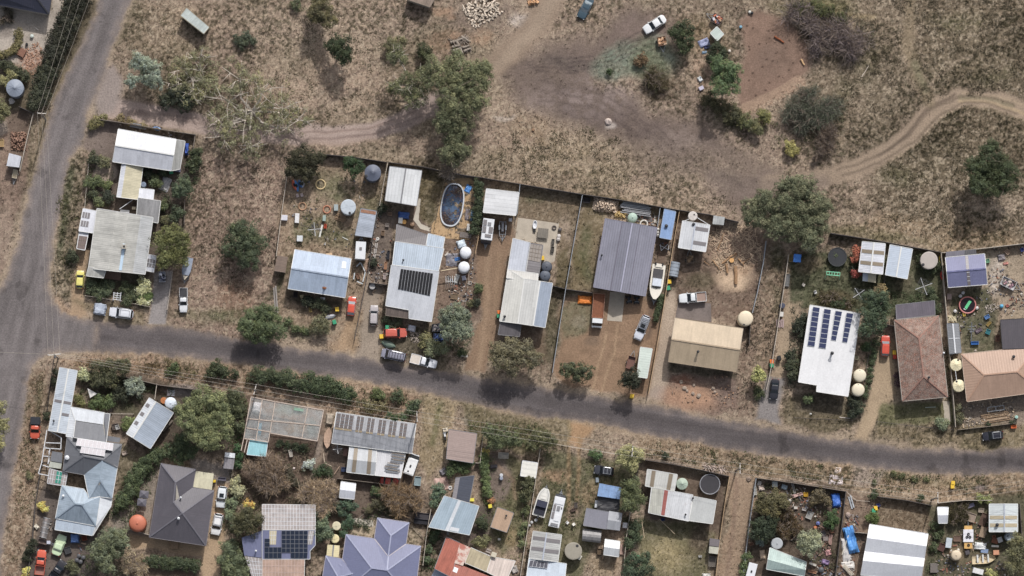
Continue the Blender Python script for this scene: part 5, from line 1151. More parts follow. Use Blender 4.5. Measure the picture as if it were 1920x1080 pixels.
b=bld('small white tin shed by the left roadside fence','shed',26,300);mono(b,(17,287),(40,293),(36,314),(12,311),2.4,2.2,RM(G(206,208,216),.34,.1,.15),gutter=None,shrink=.1)
tank(28,165,16,2.6,'ribbed grey water tank in the hedge of the paved garden',G(136,144,158),'cone',12,.5)
tank(699,324,15,2.8,'dark slate water tank under the back fence',G(98,104,120),'cone',16,.5,hatch=(-.8,-.4))
tank(653,388,14,2.5,'pale flat-topped water tank in the yard of garden rings',G(182,190,198),'flat',6,.1,hatch=(.2,-.8))
tank(873,473,10.5,2.2,'upper of two white water tanks beside the pool house',G(222,224,230),'dome',8,.45,hatch=(-.6,.1));tank(870,501,10.5,2.2,'lower of two white water tanks beside the pool house',G(222,224,230),'dome',8,.45,hatch=(-.6,.1))
tank(1025,500,10,2.4,'upper of two charcoal tanks behind the stepped white house',G(78,82,92),'dome',6,.4);tank(1022,517,10,2.4,'lower of two charcoal tanks behind the stepped white house',G(84,90,102),'dome',6,.4)
tank(1186,408,9,2.2,'pale green water tank behind the lilac-grey house',G(164,184,172),'dome',6,.4)
tt=tank(1299,405,8.5,2.3,'white tank with pipes at the corner of the banded shed',G(200,194,190),'flat',4,.1,hatch=(.3,.3));pipe_between(tt,[(1292,411,2.3),(1281,415,2.4)]);pipe_between(tt,[(1307,408,2.3),(1330,422,2.5)])
tank(1398,597,14,2.6,'cream water tank behind the beige house',G(214,200,176),'dome',0,.35,hatch=(-.2,-.75))
tank(1612,704,12,2.4,'upper of two cream tanks beside the solar house',G(214,204,182),'dome',0,.4,hatch=(0,.7));tank(1609,731,12,2.4,'lower of two cream tanks half under the dark spiky shrub',G(214,204,182),'dome',0,.4,hatch=(0,.7))
t1=tank(1793,684,11,2.5,'upper of two cream tanks beside the tan hip house',G(222,212,180),'cone',10,.3,hatch=(.3,.8));tank(1798,723,11,2.5,'lower of two cream tanks beside the tan hip house',G(222,212,180),'cone',10,.3,hatch=(-.4,.7));pipe_between(t1,[(1791,693,2.5),(1794,715,2.5)])
tank(1742,488,16,2.6,'beige concrete tank ringed by ivy near the clothesline',G(172,164,158),'flat',0,.1,hatch=(-.7,-.5))
tank(1520,457,12,2.2,'white round tank half hidden beneath the big gum crown',G(206,198,184),'open',0,.1)
p=P(1264,505,1.0);t=TH('steel_drum_tank','grey corrugated tank lying on its side by the fence','water tank',(p.x,p.y,0),math.radians(80));mb=MB().m(mat(G(150,158,168),.45));vs=[(i/20*2.7-1.35,.0,.95)for i in range(21)]
mb.tube(vs,.93,24);mb.build('body',t,smooth=False)
for x in(-.95,-.3,.35,1.0):MB().m(STEEL).tube([(x-.05,0,.95),(x+.05,0,.95)],.97,24).build('hoop',t)
MB().m(OLDWOOD).box((0,0,.08),(2.4,1.2,.16)).build('cradle',t)
trampoline(1570,482,18,'big black trampoline on the lawn beside the red shrub',.9)
p=P(848,384,.3);t=TH('swimming_pool','oval swimming pool with leaf-littered dark blue water','swimming pool',(p.x,p.y,0),math.radians(81))
def oval(a,b,z,n=40):return[(a*math.copysign(abs(math.cos(q))**.8,math.cos(q)),b*math.copysign(abs(math.sin(q))**.8,math.sin(q)),z)for q in[2*math.pi*i/n for i in range(n)]]
def ovring(mb,a0,b0,z0,a1,b1,z1,n=40):
 v=oval(a0,b0,z0,n)+oval(a1,b1,z1,n);return mb.mesh(v,[(i,(i+1)%n,n+(i+1)%n,n+i)for i in range(n)])
mb=MB().m(mat(G(196,200,206),.5));ovring(mb,4.1,2.15,.1,4.1,2.15,.42);ovring(mb,4.1,2.15,.42,3.85,1.9,.42);mb.build('rim',t)
mb=MB().m(mat(G(52,66,98),.4,var=.2));ovring(mb,3.85,1.9,.42,3.8,1.85,.14);mb.build('liner',t)
wn=NT('pool_water');co=wn.n('ShaderNodeTexCoord').outputs['Object'];k1=wn.noise(co,.35,5,.7);mp=wn.n('ShaderNodeMapping');wn.l(co,mp.inputs[0]);sx=wn.n('ShaderNodeSeparateXYZ');wn.l(co,sx.inputs[0])
edge=wn.math('ADD',wn.ramp(wn.math('ABSOLUTE',sx.outputs[1]),.9,1.6,0,.8),wn.ramp(wn.math('ABSOLUTE',sx.outputs[0]),2.9,3.8,0,.3));leafm=wn.math('MULTIPLY',wn.ramp(k1,.42,.52,0,1),wn.ramp(wn.math('ABSOLUTE',sx.outputs[0]),.8,2.2,.15,1))
c0=wn.mix(G(84,104,130),G(40,54,86),edge);c0=wn.mix(c0,G(58,48,46),leafm);wn.l(c0,wn.b.inputs['Base Color']);wn.b.inputs['Roughness'].default_value=.08
MB().m(wn.m).face(oval(3.84,1.89,.16)).build('water',t)
lf=MB();r_=random.Random(4)
for i in range(220):
 a,q=r_.uniform(-3.2,3.2),r_.uniform(-1.5,1.5)
 if abs(a)>1.2 or r_.random()<.3:lf.m((RUST,OLDWOOD)[i%2]).box((a,q,.18),(r_.uniform(.08,.2),.06,.02),r_.uniform(0,3))
lf.build('floating_leaves',t)
p=P(1814,572,.5);t=TH('paddling_pool','round pink-rimmed pool of dark water','swimming pool',(p.x,p.y,0));mb=MB().m(mat(G(196,128,124),.5));tyre_mesh(mb,(0,0,.55),1.65,.13,36,8);mb.lathe((0,0,0),[(1.55,0),(1.6,.5)],36);mb.build('rim',t);MB().m(mat(G(40,30,36),.1)).lathe((0,0,.5),[(1.5,0),(.02,.01)],36).build('water',t)
p=P(1815,571,.6);t=TH('pool_float','green and white inflatable float on the round pool','pool float',(p.x,p.y,.53),math.radians(58));mb=MB().m(mat(G(112,206,150),.4));
for k in range(4):mb.tube([(-.9+k*.02,-.2+k*.13,.08),(.8,-.2+k*.13,.08)],.08,8)
mb.build('body',t);MB().m(WHITE).tube([(-1.1,-.1,.06),(-1.1,.3,.06)],.1,8).build('pillow',t)
car('hatch','yellow hatchback on the sandy strip west of the grey corner house',(149,541),(151,507),15.5,G(222,212,126))
TP(187,579,24,23,-.15,1.35,G(168,176,190),'car hidden under a pale grey cover at the road corner','covered car',.06,'covered_car',round_=.25)
car('suv','silver-white wagon parked along the kerb by the picket fence',(250,590),(205,584),19,G(212,214,222),rack=2)
open_trailer(304,519,19,12,math.radians(92),G(190,192,200),'grey box trailer holding motorbike parts on the bitumen drive',[G(210,212,224),G(60,62,70),G(150,150,170)])
boat('grey-covered speedboat with its bow towards the white ute',(354,483),(346,525),17,G(196,186,170),'covered','trailer under the grey-covered speedboat')
car('ute','white ute with a black tray cover beside the speedboat',(344,540),(344,586),15.5,G(216,218,222),'pickup truck',tray=('cover',G(206,206,208)))
car('hatch','red hatchback with sun glare painted on its glass beside the blue-grey cottage',(657,592),(661,556),16,G(202,88,70),glass=mat(G(150,156,162),.15))  # pale glass colour stands in for sun glare on the windows
p=P(620,593,.5);t=TH('dinghy','small upturned silver dinghy on the dry lawn','boat',(p.x,p.y,0),math.radians(12));mb=MB().m(mat(G(176,176,184),.4));vs=[]
for i in range(11):
 u=i/10*2-1;w=.45*(1-max(0,u)**2.4*.85)*(1-.25*(u<-.9));
 for a in np.linspace(0,math.pi,7):vs.append((u*1.0,w*math.cos(a),.05+.42*math.sin(a)*(1-.25*max(0,u))))
mb.mesh(vs,[(i*7+j,(i+1)*7+j,(i+1)*7+j+1,i*7+j+1)for i in range(10)for j in range(6)]+[tuple(range(7)),tuple(70+j for j in range(7))]);mb.build('hull',t,smooth=False);MB().m(STEEL).bar((-.9,0,.47),(.7,0,.46),.05).build('keel',t)
car('wagon','silver wagon on the narrow drive west of the pool house',(700,611),(702,572),16,G(176,170,172))
car('suv','red four-wheel drive parked side-on below the pool house',(719,625),(763,624),18,G(192,98,84),'car',name='car')
p=P(728,645,.6);t=TH('canoe','green upturned canoe beside the red four-wheel drive','boat',(p.x,p.y,0),math.radians(-20));mb=MB().m(mat(G(106,122,110),.5));vs=[]
for i in range(13):
 u=i/12*2-1;w=.7*(1-abs(u)**2.2);
 for a in np.linspace(0,math.pi,7):vs.append((u*1.5,(w+.02)*math.cos(a),.05+.6*math.sin(a)*(1-.5*abs(u)**3)))
mb.mesh(vs,[(i*7+j,(i+1)*7+j,(i+1)*7+j+1,i*7+j+1)for i in range(12)for j in range(6)]);mb.build('hull',t);MB().m(mat(G(196,196,150),.5)).box((-1.35,0,.25),(.3,.5,.25),taper=.6).build('bow_cap',t)
car('van','grey van with six roof bars at the road edge',(761,671),(715,661),18,G(136,136,150),'van',rack=6)
car('ute','white flat-tray ute at the road edge behind the grey van',(770,671),(819,684),17,G(220,222,228),'pickup truck',tray=('flat',G(206,196,186)))
car('suv','white four-wheel drive with roof rack and sunroof on the bare yard',(1213,592),(1195,636),18,G(208,212,222),'car',rack=7,sunroof=True,bullbar=True)
boat('white cabin cruiser with two outboards beside the lilac-grey house',(1236,496),(1227,561),26,G(222,216,204),'cruiser','trailer beneath the white cabin cruiser')
m0,ang,L=place_dir((1124,550),(1119,614),1.5);W=2.0;t=TH('flatbed_truck','white cab truck with a rusty steel tray','truck',(m0.x,m0.y,0),ang);wp=paint(G(216,218,220))
mb=MB().m(wp).box((L*.31,0,1.25),(L*.14,W,1.6),taper=.94).box((L*.435,0,.9),(L*.12,W*.97,.9),taper=.93);mb.build('cab',t);MB().m(GLASS).mesh([(L*.455,-W*.44,1.37),(L*.455,W*.44,1.37),(L*.375,W*.43,2.03),(L*.375,-W*.43,2.03),(L*.37,-W*.47,1.35),(L*.37,W*.47,1.35)],[(0,1,2,3),(0,3,4),(1,5,2)]).build('windscreen',t)
mb=MB().m(RUST).box((-L*.13,0,1.0),(L*.72,W*1.08,.12));mb.m(mat(G(168,130,112),.8,var=.3))
for s_ in(-1,1):mb.box((-L*.13,s_*W*.53,1.2),(L*.72,.06,.35))
mb.box((-L*.49,0,1.2),(.06,W,.35));mb.box((L*.22,0,1.45),(.08,W,.9));mb.build('tray',t);MB().m(DARK).box((0,0,.7),(L*.9,W*.4,.25)).build('chassis',t)
for x in(.36,-.25):
 for s_ in(-1,1):wheel(t,x*L,s_*(W/2-.12),.4,.25)
for s_ in(-1,1):MB().m(LAMP).box((L*.5,s_*W*.36,.85),(.06,.3,.18)).build('headlight',t)
car('ute','white ute with an open dropside tray behind the beige house',(1324,556),(1273,560),18,G(216,220,224),'pickup truck',tray=('drop',G(150,128,118)))
open_trailer(1294,486,15,14,math.radians(95),G(118,104,92),'trailer heaped with split firewood behind the banded shed',[G(150,126,100),G(110,92,74),G(176,150,120)])
car('sedan','black sedan on the grey gravel drive of the solar house',(1454,711),(1450,749),16.5,G(46,47,54))
car('wagon','red wagon on the sandy drive of the tiled house',(1659,668),(1661,629),17,G(202,86,70),glass=mat(G(140,146,152),.15))
car('wagon','black wagon parked on the verge below the tan hip house',(1881,815),(1842,819),17,G(44,45,54),rack=2)
car('sedan','dark teal sedan cut off by the top edge',(1108,-4),(1088,34),18,G(64,82,94),glass=mat(G(130,142,150),.15))
car('sedan','white sedan on the dirt yard by the round dark bush',(1247,33),(1208,58),18,G(222,224,226))
open_trailer(1241,77,17,16,math.radians(-80),G(130,104,86),'small trailer piled with firewood near the white sedan',[G(206,166,134),G(176,136,104),G(226,190,160)])
open_trailer(1344,36,20,17,math.radians(150),G(110,96,92),'trailer stacked with mixed rubbish above the green-white shed',[G(206,170,140),G(226,224,230),G(92,88,104),G(196,120,96)])
caravan('white caravan with grey roof panels behind the pool deck hedge',(917,410),(912,450),21,[(-.3,-.3,.26,.32,SKY_T),(.02,-.3,.3,.32,SKY_T),(-.25,.1,.16,.3,GREY),(.02,.28,.28,.36,SKY_T),(.3,.1,.14,.55,SKY_T)],dark_front=True)
m0,ang,L=place_dir((943,413),(942,442),.6);t=TH('boat_trailer','empty grey boat trailer beside the parked caravan','boat trailer',(m0.x,m0.y,0),ang);trailer_frame(t,2.6,1.6,.5,drawbar=1.2);MB().m(mat(G(150,150,156),.5)).box((-.2,0,.62),(1.9,.5,.3),taper=.7).build('keel_cradle',t)
for s_ in(-1,1):MB().m(WHITE).box((-.1,s_*.62,.6),(.9,.24,.12)).build('mudguard',t)
open_trailer(1183,680,24,14,math.radians(75),G(116,84,76),'rusty frame trailer beside the pale green-white shed',None)
open_trailer(825,614,30,14,math.radians(4),G(74,76,84),'dark trailer of scrap under the grey-green tree',[G(110,104,104),G(80,80,88),G(140,134,134)]);open_trailer(823,633,20,14,math.radians(-4),G(64,78,112),'blue-lined open trailer below the scrap trailer',[G(64,84,128),G(56,70,110)])
open_trailer(1891,531,28,17,math.radians(-26),G(196,196,198),'white trailer overfull of junk on the bare east yard',[G(116,100,92),G(206,190,180),G(80,72,76),G(176,140,150)])
open_trailer(28,326,16,9,math.radians(-100),G(206,196,176),'narrow white trailer under the small tin shed',None)
for(x,y,a,l)in((1179,561,-1.4,'left of two dark quad bikes by the concrete slab'),(1194,562,-1.6,'right of two dark quad bikes by the concrete slab')):
 p=P(x,y,.7);t=TH('quad_bike',l,'quad bike',(p.x,p.y,0),a);MB().m(BLACK).box((0,0,.65),(1.1,.5,.35),taper=.8).build('body',t);MB().m(DARK).box((-.15,0,.88),(.6,.3,.1)).build('seat',t);MB().m(STEEL).bar((.35,-.4,.98),(.35,.4,.98),.05).build('handlebar',t);MB().m(DARK).box((.5,0,.82),(.4,.8,.05)).build('rack',t)
 for sx in(-.5,.5):
  for s_ in(-1,1):wheel(t,sx,s_*.42,.3,.24)
for(x,y,l,lab,rz,bc)in((321,322,GREEN,'green-lidded bin behind the white gabled shed',.1,None),(632,580,YELLOW,'yellow bin on the lawn by the red hatchback',.1,G(200,170,60)),(627,604,GREEN,'green bin on the lawn below the dinghy',.3,G(50,130,100)),(726,614,GREEN,'green-lidded bin above the red four-wheel drive',0,None),(715,631,YELLOW,'yellow-lidded bin above the upturned canoe',.1,G(190,160,60)),(1017,484,YELLOW,'yellow box bin beside the charcoal tanks',.1,G(200,170,60)),(936,586,ORANGE,'orange-lidded bin against the stepped white house',.1,None),(935,592,GREEN,'green-lidded bin against the stepped white house',.1,None),(1185,743,YELLOW,'yellow bin on the roadside verge below the dark round tree',-.2,G(214,176,60)),(1255,528,YELLOW,'yellow-lidded bin by the lying tank',.1,None),(1253,540,GREEN,'green-lidded bin by the long pale drive',.2,None),(1447,678,ORANGE,'orange-lidded bin by the fence of the solar house drive',.1,None),(1447,685,GREEN,'green-lidded bin by the fence of the solar house drive',.1,None),(1652,613,GREEN,'green-lidded bin at the side of the dark hedge trees',.3,None),(1677,661,YELLOW,'yellow-lidded bin against the tiled house',0,None),(1678,669,RED,'small red-lidded bin against the tiled house',0,None),(1461,671,BLACK,'black bin in the middle of the solar house drive',.3,G(40,40,42))):bin_(x,y,l,lab,rz,bc)
for(x0,y0,x1,y1,c,l)in((548,337,556,357,G(216,112,84),'orange-red kayak leaning at the yard fence'),(553,337,559,360,G(86,138,196),'blue kayak leaning beside the orange-red one'),(560,337,566,352,G(72,112,164),'dark blue kayak in the row of boats'),(566,337,568,352,G(170,172,184),'grey kayak at the end of the row of boats'),(286,239,303,243,G(84,116,160),'blue kayak behind the white gabled shed'),(1763,478,1765,496,G(216,190,70),'yellow kayak beside the violet-blue shed'),(1765,508,1769,527,G(200,64,60),'red kayak beside the violet-blue shed')):
 a,b_=P(x0,y0,.4),P(x1,y1,.4);L=(b_-a).length;t=TH('kayak',l,'kayak',((a.x+b_.x)/2,(a.y+b_.y)/2,0),math.atan2(b_.y-a.y,b_.x-a.x));mb=MB().m(mat(c,.35,var=.08));vs=[]
 for i in range(13):
  u=i/12*2-1;w=.36*(1-abs(u)**2.3)+.02
  for q in range(8):an=2*math.pi*q/8;vs.append((u*L/2,w*math.cos(an),.3+.17*math.sin(an)*(1-.4*u*u)+.1*u*u))
 mb.mesh(vs,[(i*8+j,(i+1)*8+j,(i+1)*8+(j+1)%8,i*8+(j+1)%8)for i in range(12)for j in range(8)]);mb.build('hull',t,smooth=True);MB().m(BLACK).lathe((0,0,.45),[(.22,0),(.24,.04),(.2,.05)],14,1.5,.9).build('cockpit',t)
ring(601,346,10,'largest wire garden ring, on the green patch',G(206,184,142));ring(567,387,8,'garden ring west of the other two',G(176,140,112));ring(613,393,8,'garden ring beside the pale flat-topped tank',G(176,120,96))
CR(533,408,12,10,.9,-.05,G(206,206,216),'white chest against the west yard fence','hutch',False);CR(557,409,8,18,.8,-.05,G(214,214,216),'long white beehive box in the dry yard','hutch',False);CR(562,447,11,11,.9,-.05,G(200,204,208),'square white hutch north of the cottage','hutch',False);CR(608,409,6,11,.7,-.1,G(150,166,160),'grey-green box beside the pale beam','hutch',False);CR(630,389,8,12,.8,0,G(158,168,170),'grey pump box beside the pale flat-topped tank','hutch',False)
CR(610,424,5,8,.5,-.1,G(190,84,58),'open orange-red crate near the pale beam');BM(605,419,599,445,.32,mat(G(206,206,200),.6),'white painted beam on the ground');clothesline(590,430,13,.1,'rotary clothesline of the yard with garden rings')
BM(627,404,650,412,.18,WOOD,'stack of tan timber planks below the pale tank','timber pile',n=5);BM(607,441,617,454,.12,OLDWOOD,'thin grey pole lying on the yard');BM(641,444,653,450,.16,mat(G(196,196,190),.7),'short white board lying on the yard');BM(515,536,519,591,.26,mat(G(150,144,140),.8),'long grey poles beside the brown garden shed','timber pile',n=2);BM(563,421,600,431,.08,OLDWOOD,'thin rail lying across the yard')
CR(582,581,5,8,.4,.1,G(206,180,120),'small tan box on the lawn below the cottage');table(617,478,12,7,.15,.7,G(206,176,146),'tan timber table against the cottage wall');CR(554,552,8,10,.8,-.1,G(64,58,60),'dark box below the cottage verandah','crate',True);CR(566,556,7,6,.6,.2,G(206,190,150),'cream stool under the cottage eave','stool',False);CR(605,560,9,5,.9,0,G(220,220,222),'white chest below the cottage flue','crate',False)
for(x,y,l)in((566,366,'left of two white chairs by the kayaks'),(558,367,'right-hand red-grey chair by the kayaks')):chair(x,y,.3,G(196,180,180),l)
for k,(a,b_)in enumerate((((668,500),(676,492)),((676,492),(685,510)),((685,510),(680,530)),((665,510),(663,525)),((668,527),(682,533)))):BM(*a,*b_,.2,mat(G(196,202,206),.5),('white frame piece at the top left of the scrap heap','white frame piece at the top right of the scrap heap','white frame piece on the right of the scrap heap','white frame piece on the left of the scrap heap','white frame piece at the foot of the scrap heap')[k],'scrap metal',z=.5)
TP(688,497,8,26,-.1,.25,G(160,136,120),'tan sheet folded along the drive fence');CR(671,518,6,10,.5,.4,G(150,116,96),'small brown box inside the scrap frames')
tank(698,537,5.5,.9,'small grey tub at the head of the silver wagon drive',G(176,174,174),'flat',0,.05,cat='tub',name='tub')
TP(757,403,21,13,-.1,1.1,G(60,90,150),'dark blue tarpaulin over boxes north of the ribbed house');CR(751,413,8,11,.9,-.1,G(222,222,220),'white cupboard beside the blue tarpaulin','cupboard',False);table(758,416,8,8,0,.75,G(206,160,96),'round orange-brown table by the white cupboard',True);tank(773,420,4,.6,'small round drum at the path bend',G(150,124,104),'open',0,.05,cat='drum',name='drum')
for(x,y,w,d,c,l)in((731,401,8,6,G(166,140,120),'tan cushion pile in the dark yard'),(726,422,7,7,G(156,146,140),'grey rubbish bag in the dark yard'),(718,437,6,9,G(140,116,96),'brown crate against the dark yard wall'),(723,498,5,14,G(196,150,120),'orange-brown bench by the house wall'),(721,518,5,11,G(206,190,186),'white cloth bundle by the house wall'),(728,478,5,16,G(60,60,70),'black bicycle frame stack by the house wall')):CR(x,y,w,d,.5,-.1,c,l)
for k,(y,l)in enumerate(((455,'uppermost of the white posts stacked in the side lane'),(466,'second from the top of the white posts stacked in the side lane'),(476,'lowest of the white posts stacked in the side lane'))):BM(706-k*2,y,705-k*2,y+10,.2,mat(G(176,170,166),.7),l,'timber pile',n=2)
p=P(708,448,.3);t=MB();t.m(mat(G(206,204,200),.5));tyre_mesh(t,(0,0,.14),.34,.13,18,8);o=t.build('tyre');o.location=(p.x,p.y,0);tag(o,'white-painted tyre beside the side lane fence','tyre')
TP(878,354,12,15,-.5,.35,G(92,146,210),'crumpled bright blue pool cover on the deck','pool cover');TP(876,402,8,24,-.15,.25,G(128,120,124),'grey folded tarpaulin on the deck beside the pool');TP(885,404,6,20,-.1,.4,G(116,146,168),'light blue rolled cover at the deck edge','pool cover');table(878,426,5,13,-.08,.5,G(206,206,206),'narrow white table on the pool deck');table(873,441,22,10,-.12,.45,G(112,104,100),'grey slatted daybed at the foot of the deck',cat='daybed')
TP(865,457,16,14,.3,.6,G(200,212,222),'pale plastic sheet over boxes above the white tanks');TP(847,487,22,24,0,.2,G(126,124,132),'grey crumpled sheet beside the white tanks');TP(857,486,12,7,.2,.3,G(70,116,176),'small blue sheet between the white tanks and house');BM(825,508,860,502,.14,mat(G(206,190,160),.6),'pale pipe from house to lower white tank','pipe',z=2.2)
t=TH('igloo_greenhouse','half-round white igloo frame by the vegetable beds','garden arch',tuple(P(846,528,0)))
for k in range(5):a=[P(836+k*4,540-k*0,.1)+Vector((0,i*.28,1.3*math.sin(i/8*math.pi)))for i in range(9)];MB().m(WHITE).tube(a,.045,5).build('hoop',t,world=True)
MB().m(mat(G(206,208,206),.5)).bar(P(836,528,1.35),P(852,528,1.35),.06).build('ridge_rail',t,world=True)
TP(856,523,8,18,-.3,.5,G(206,206,202),'white shade cloth draped beside the igloo frame');TP(870,521,8,9,.2,.4,G(206,206,220),'white and violet cloth bundle by the fence');ring(881,531,4,'grey rubber ring on the garden soil',G(150,146,142),'tyre',.1,.1,'tyre')
for(x,y,l)in((852,556,'upper empty vegetable bed frame'),(858,572,'lower empty vegetable bed frame')):CR(x,y,14,10,.3,-.1,G(150,130,108),l,'garden bed',True)
TP(772,615,15,12,-.2,.7,G(206,206,214),'white crumpled sheet on the rubble garden');WPL(778,632,18,20,.25,0,'low heap of pale rubble stones below the ribbed house',70,c=G(172,160,150),cat='rubble heap',lr=.1,ll=.22,name='rubble_heap');table(867,667,20,4,-.1,.5,G(196,190,180),'white bench at the edge of the sandy drive',cat='bench')
CR(957,412,6,6,.7,0,G(206,206,212),'small white box behind the empty boat trailer','crate',False)
p=P(1003,421,.5);t=TH('bathtub','old white bathtub on the concrete patio','bathtub',(p.x,p.y,0),math.radians(85));mb=MB().m(WHITE);ovring(mb,.72,.36,0.05,.78,.4,.55);ovring(mb,.78,.4,.55,.66,.3,.55);ovring(mb,.66,.3,.55,.55,.24,.2);mb.face(oval(.55,.24,.2));mb.build('tub',t);MB().m(BLACK).box((-1.1,0,.2),(.5,.5,.4)).build('stand',t)
t=table(1018,437,20,18,-.1,.7,G(118,112,104),'large grey square table on the concrete patio');ring(1039,427,4.5,'dark fire-pit ring on the patio',G(96,88,84),'fire pit',.12,.2,'fire_pit');CR(1037,453,5,10,.6,-.1,G(112,108,104),'upper dark chair on the patio edge','chair');CR(1036,467,6,10,.6,-.1,G(96,92,88),'lower dark chair on the patio edge','chair')
for(x,y,c,l)in((1050,430,G(96,90,88),'black pot at the patio wall'),(1048,442,G(206,200,196),'upper white pot at the patio wall'),(1047,448,G(190,184,180),'lower white pot at the patio wall')):tank(x,y,3.4,.5,l,c,'open',0,.05,cat='flower pot',name='flower_pot')
TP(1097,562,26,16,-.06,.55,G(232,138,66),'bright orange tarpaulin over a load beside the truck',amp=.06)
WPL(1136,384,45,24,1.3,-.14,'long neat stack of cut firewood rounds against the back fence',520,c=G(206,186,166),lr=.14,ll=.34);WPL(1163,402,20,10,.6,-.1,'loose tan firewood at the house corner',80,c=G(196,170,120))
BM(1162,382,1222,389,.16,STEEL,'upper rack of steel lengths behind the lilac-grey house','steel pile',n=4,z=.8);BM(1163,391,1224,400,.2,mat(G(150,150,154),.5),'lower rack of steel lengths behind the lilac-grey house','steel pile',n=5,z=.7);ring(1207,420,8,'white concrete ring by the steel racks',G(206,202,196),'concrete ring',.14,.3,'concrete_ring');CR(1213,411,16,9,.3,-.1,G(140,134,134),'flat grey pallet by the concrete ring','pallet')
CR(1100,375,14,9,.8,-.1,G(70,66,70),'dark scrap bin in the fence corner')
for(y,l)in((430,'uppermost white gas bottle on the lilac house wall'),(436,'middle white gas bottle on the lilac house wall'),(441,'lowest white gas bottle on the lilac house wall')):tank(1234,y,2.6,1.1,l,G(206,204,200),'dome',0,.15,cat='gas bottle',name='gas_bottle')
t=TH('clothes_airer','tangled white metal frame on the bare ground by the cruiser','clothes airer',tuple(P(1247,463,0)))
for k,(a,b_)in enumerate((((1237,460),(1253,468)),((1240,470),(1252,458)),((1238,458),(1240,470)),((1253,468),(1254,459)))):MB().m(WHITE).bar(P(*a,.5),P(*b_,.6),.09).build('tube',t,world=True)
for k,(a,b_,r0,r1,l)in enumerate((((1379,499),(1380,533),.34,.3,'thick straight felled trunk on the wood chips'),((1354,494),(1380,474),.2,.1,'long bent limb above the sawn trunk end'),((1362,495),(1364,512),.26,.2,'short split trunk piece on the wood chips'),((1384,485),(1395,497),.16,.08,'crooked grey limb right of the trunk'),((1375,486),(1382,474),.14,.06,'thin limb upper right of the sawn trunk end'),((1336,488),(1352,508),.12,.05,'thin limb lower left of the felled trunk'),((1345,470),(1358,436),.1,.04,'long thin branch above the felled trunk'),((1350,420),(1363,415),.07,.04,'short stick beside the small lean-to'),((1393,493),(1406,484),.1,.04,'thin branch far right of the felled trunk'),((1320,490),(1330,497),.09,.04,'thin stick near the firewood trailer'))):
 p0,p1=P(*a,.3),P(*b_,.3);c_=(p0+p1)/2;mb=MB().m(mat(G(160,128,98),.85,var=.4,scale=4));off=Vector((c_.x,c_.y,0));log_mesh(mb,p0-off,p1-off,r0,r1,k);o=mb.build('fallen_branch' if r0<.25 else 'felled_trunk');o.location=off;tag(o,l,'branch' if r0<.25 else 'log')
p=P(1372,488,.6);mb=MB().m(mat(G(132,112,94),.9,var=.3));mb.tube([(0,0,0),(0,0,.5)],.52,14,.45);mb.m(mat(G(214,166,110),.8,var=.2)).lathe((0,0,.5),[(.44,.005),(.02,.012)],14);o=mb.build('sawn_log');o.location=(p.x,p.y,0);tag(o,'upright sawn log showing an orange cut face','log')
o=WPL(1378,462,90,80,.25,.3,'wide litter of dead branches over the wood yard',480,c=G(206,184,160),cat='branch litter',lr=.04,ll=1.2,name='branch_litter');o['kind']='stuff'
for k,(x,y,r_)in enumerate(((1277,716,4),(1283,728,4.5),(1301,722,3.5),(1299,738,4),(1310,742,4.5),(1337,728,4),(1340,735,3),(1288,733,3))):rock(x,y,r_,'grey rock lying in the orange earth below the beige house',G(166,150,136),'rocks in the orange earth')
CR(1485,484,10,13,.5,-.05,G(170,150,110),'tan sandpit box beside the blue shade','sandpit');TP(1495,484,14,15,-.1,1.4,G(80,140,226),'bright blue shade sheet on a play frame','shade sheet',amp=.03,drop=False)
t=TH('monkey_bars','mint green metal climbing frame on the lawn','climbing frame',tuple(P(1562,512,0)))
for(a,b_)in(((1550,509),(1575,511)),((1550,515),(1574,517))):MB().m(mat(G(130,206,170),.5)).bar(P(*a,1.5),P(*b_,1.5),.12).build('rail',t,world=True)
for k in range(6):MB().m(mat(G(130,206,170),.5)).bar(P(1550+k*5,509+k*.4,1.5),P(1550+k*4.9,515+k*.4,1.5),.09).build('rung',t,world=True)
for(x,y)in((1550,509),(1550,515),(1575,511),(1574,517)):q=P(x,y,1.5);MB().m(mat(G(150,206,180),.5)).bar((q.x+(.2 if x>1560 else-.2),q.y-(.6 if y>513 else-.1),0),q,.08).build('leg',t,world=True)
CR(1476,525,9,23,.5,-.1,G(150,150,150),'long grey trough on the west lawn fence','trough');tank(1467,573,5,1.2,'dark blue drum by the fence of the solar house',G(70,74,92),'flat',0,.05,cat='drum',name='drum');CR(1465,589,8,9,.7,-.1,G(206,204,200),'white box below the dark blue drum','crate',False);BM(1463,597,1462,615,.2,mat(G(170,150,150),.8),'stack of pinkish palings along the drive fence','timber pile',n=5)
clothesline(1732,537,17,.35,'rotary clothesline on the lawn behind the tiled house');clothesline(1610,551,13,.6,'rotary clothesline beside the dark green trees');CR(1606,671,8,7,.5,.1,G(206,198,170),'cream slatted seat behind the solar house','seat');chair(1529,548,.4,G(206,206,206),'white chair among the lawn flower beds');chair(1507,534,1.0,G(214,206,196),'white chair on the lawn centre')
BM(1573,782,1598,785,.12,mat(G(206,196,190),.7),'white edging strip on the front lawn of the solar house','edging');rock(1520,776,2.2,'small white rock on the front lawn of the solar house',G(206,204,200));BM(1735,764,1757,763,.1,mat(G(190,200,190),.7),'pale hose lying on the tiled house lawn','hose')
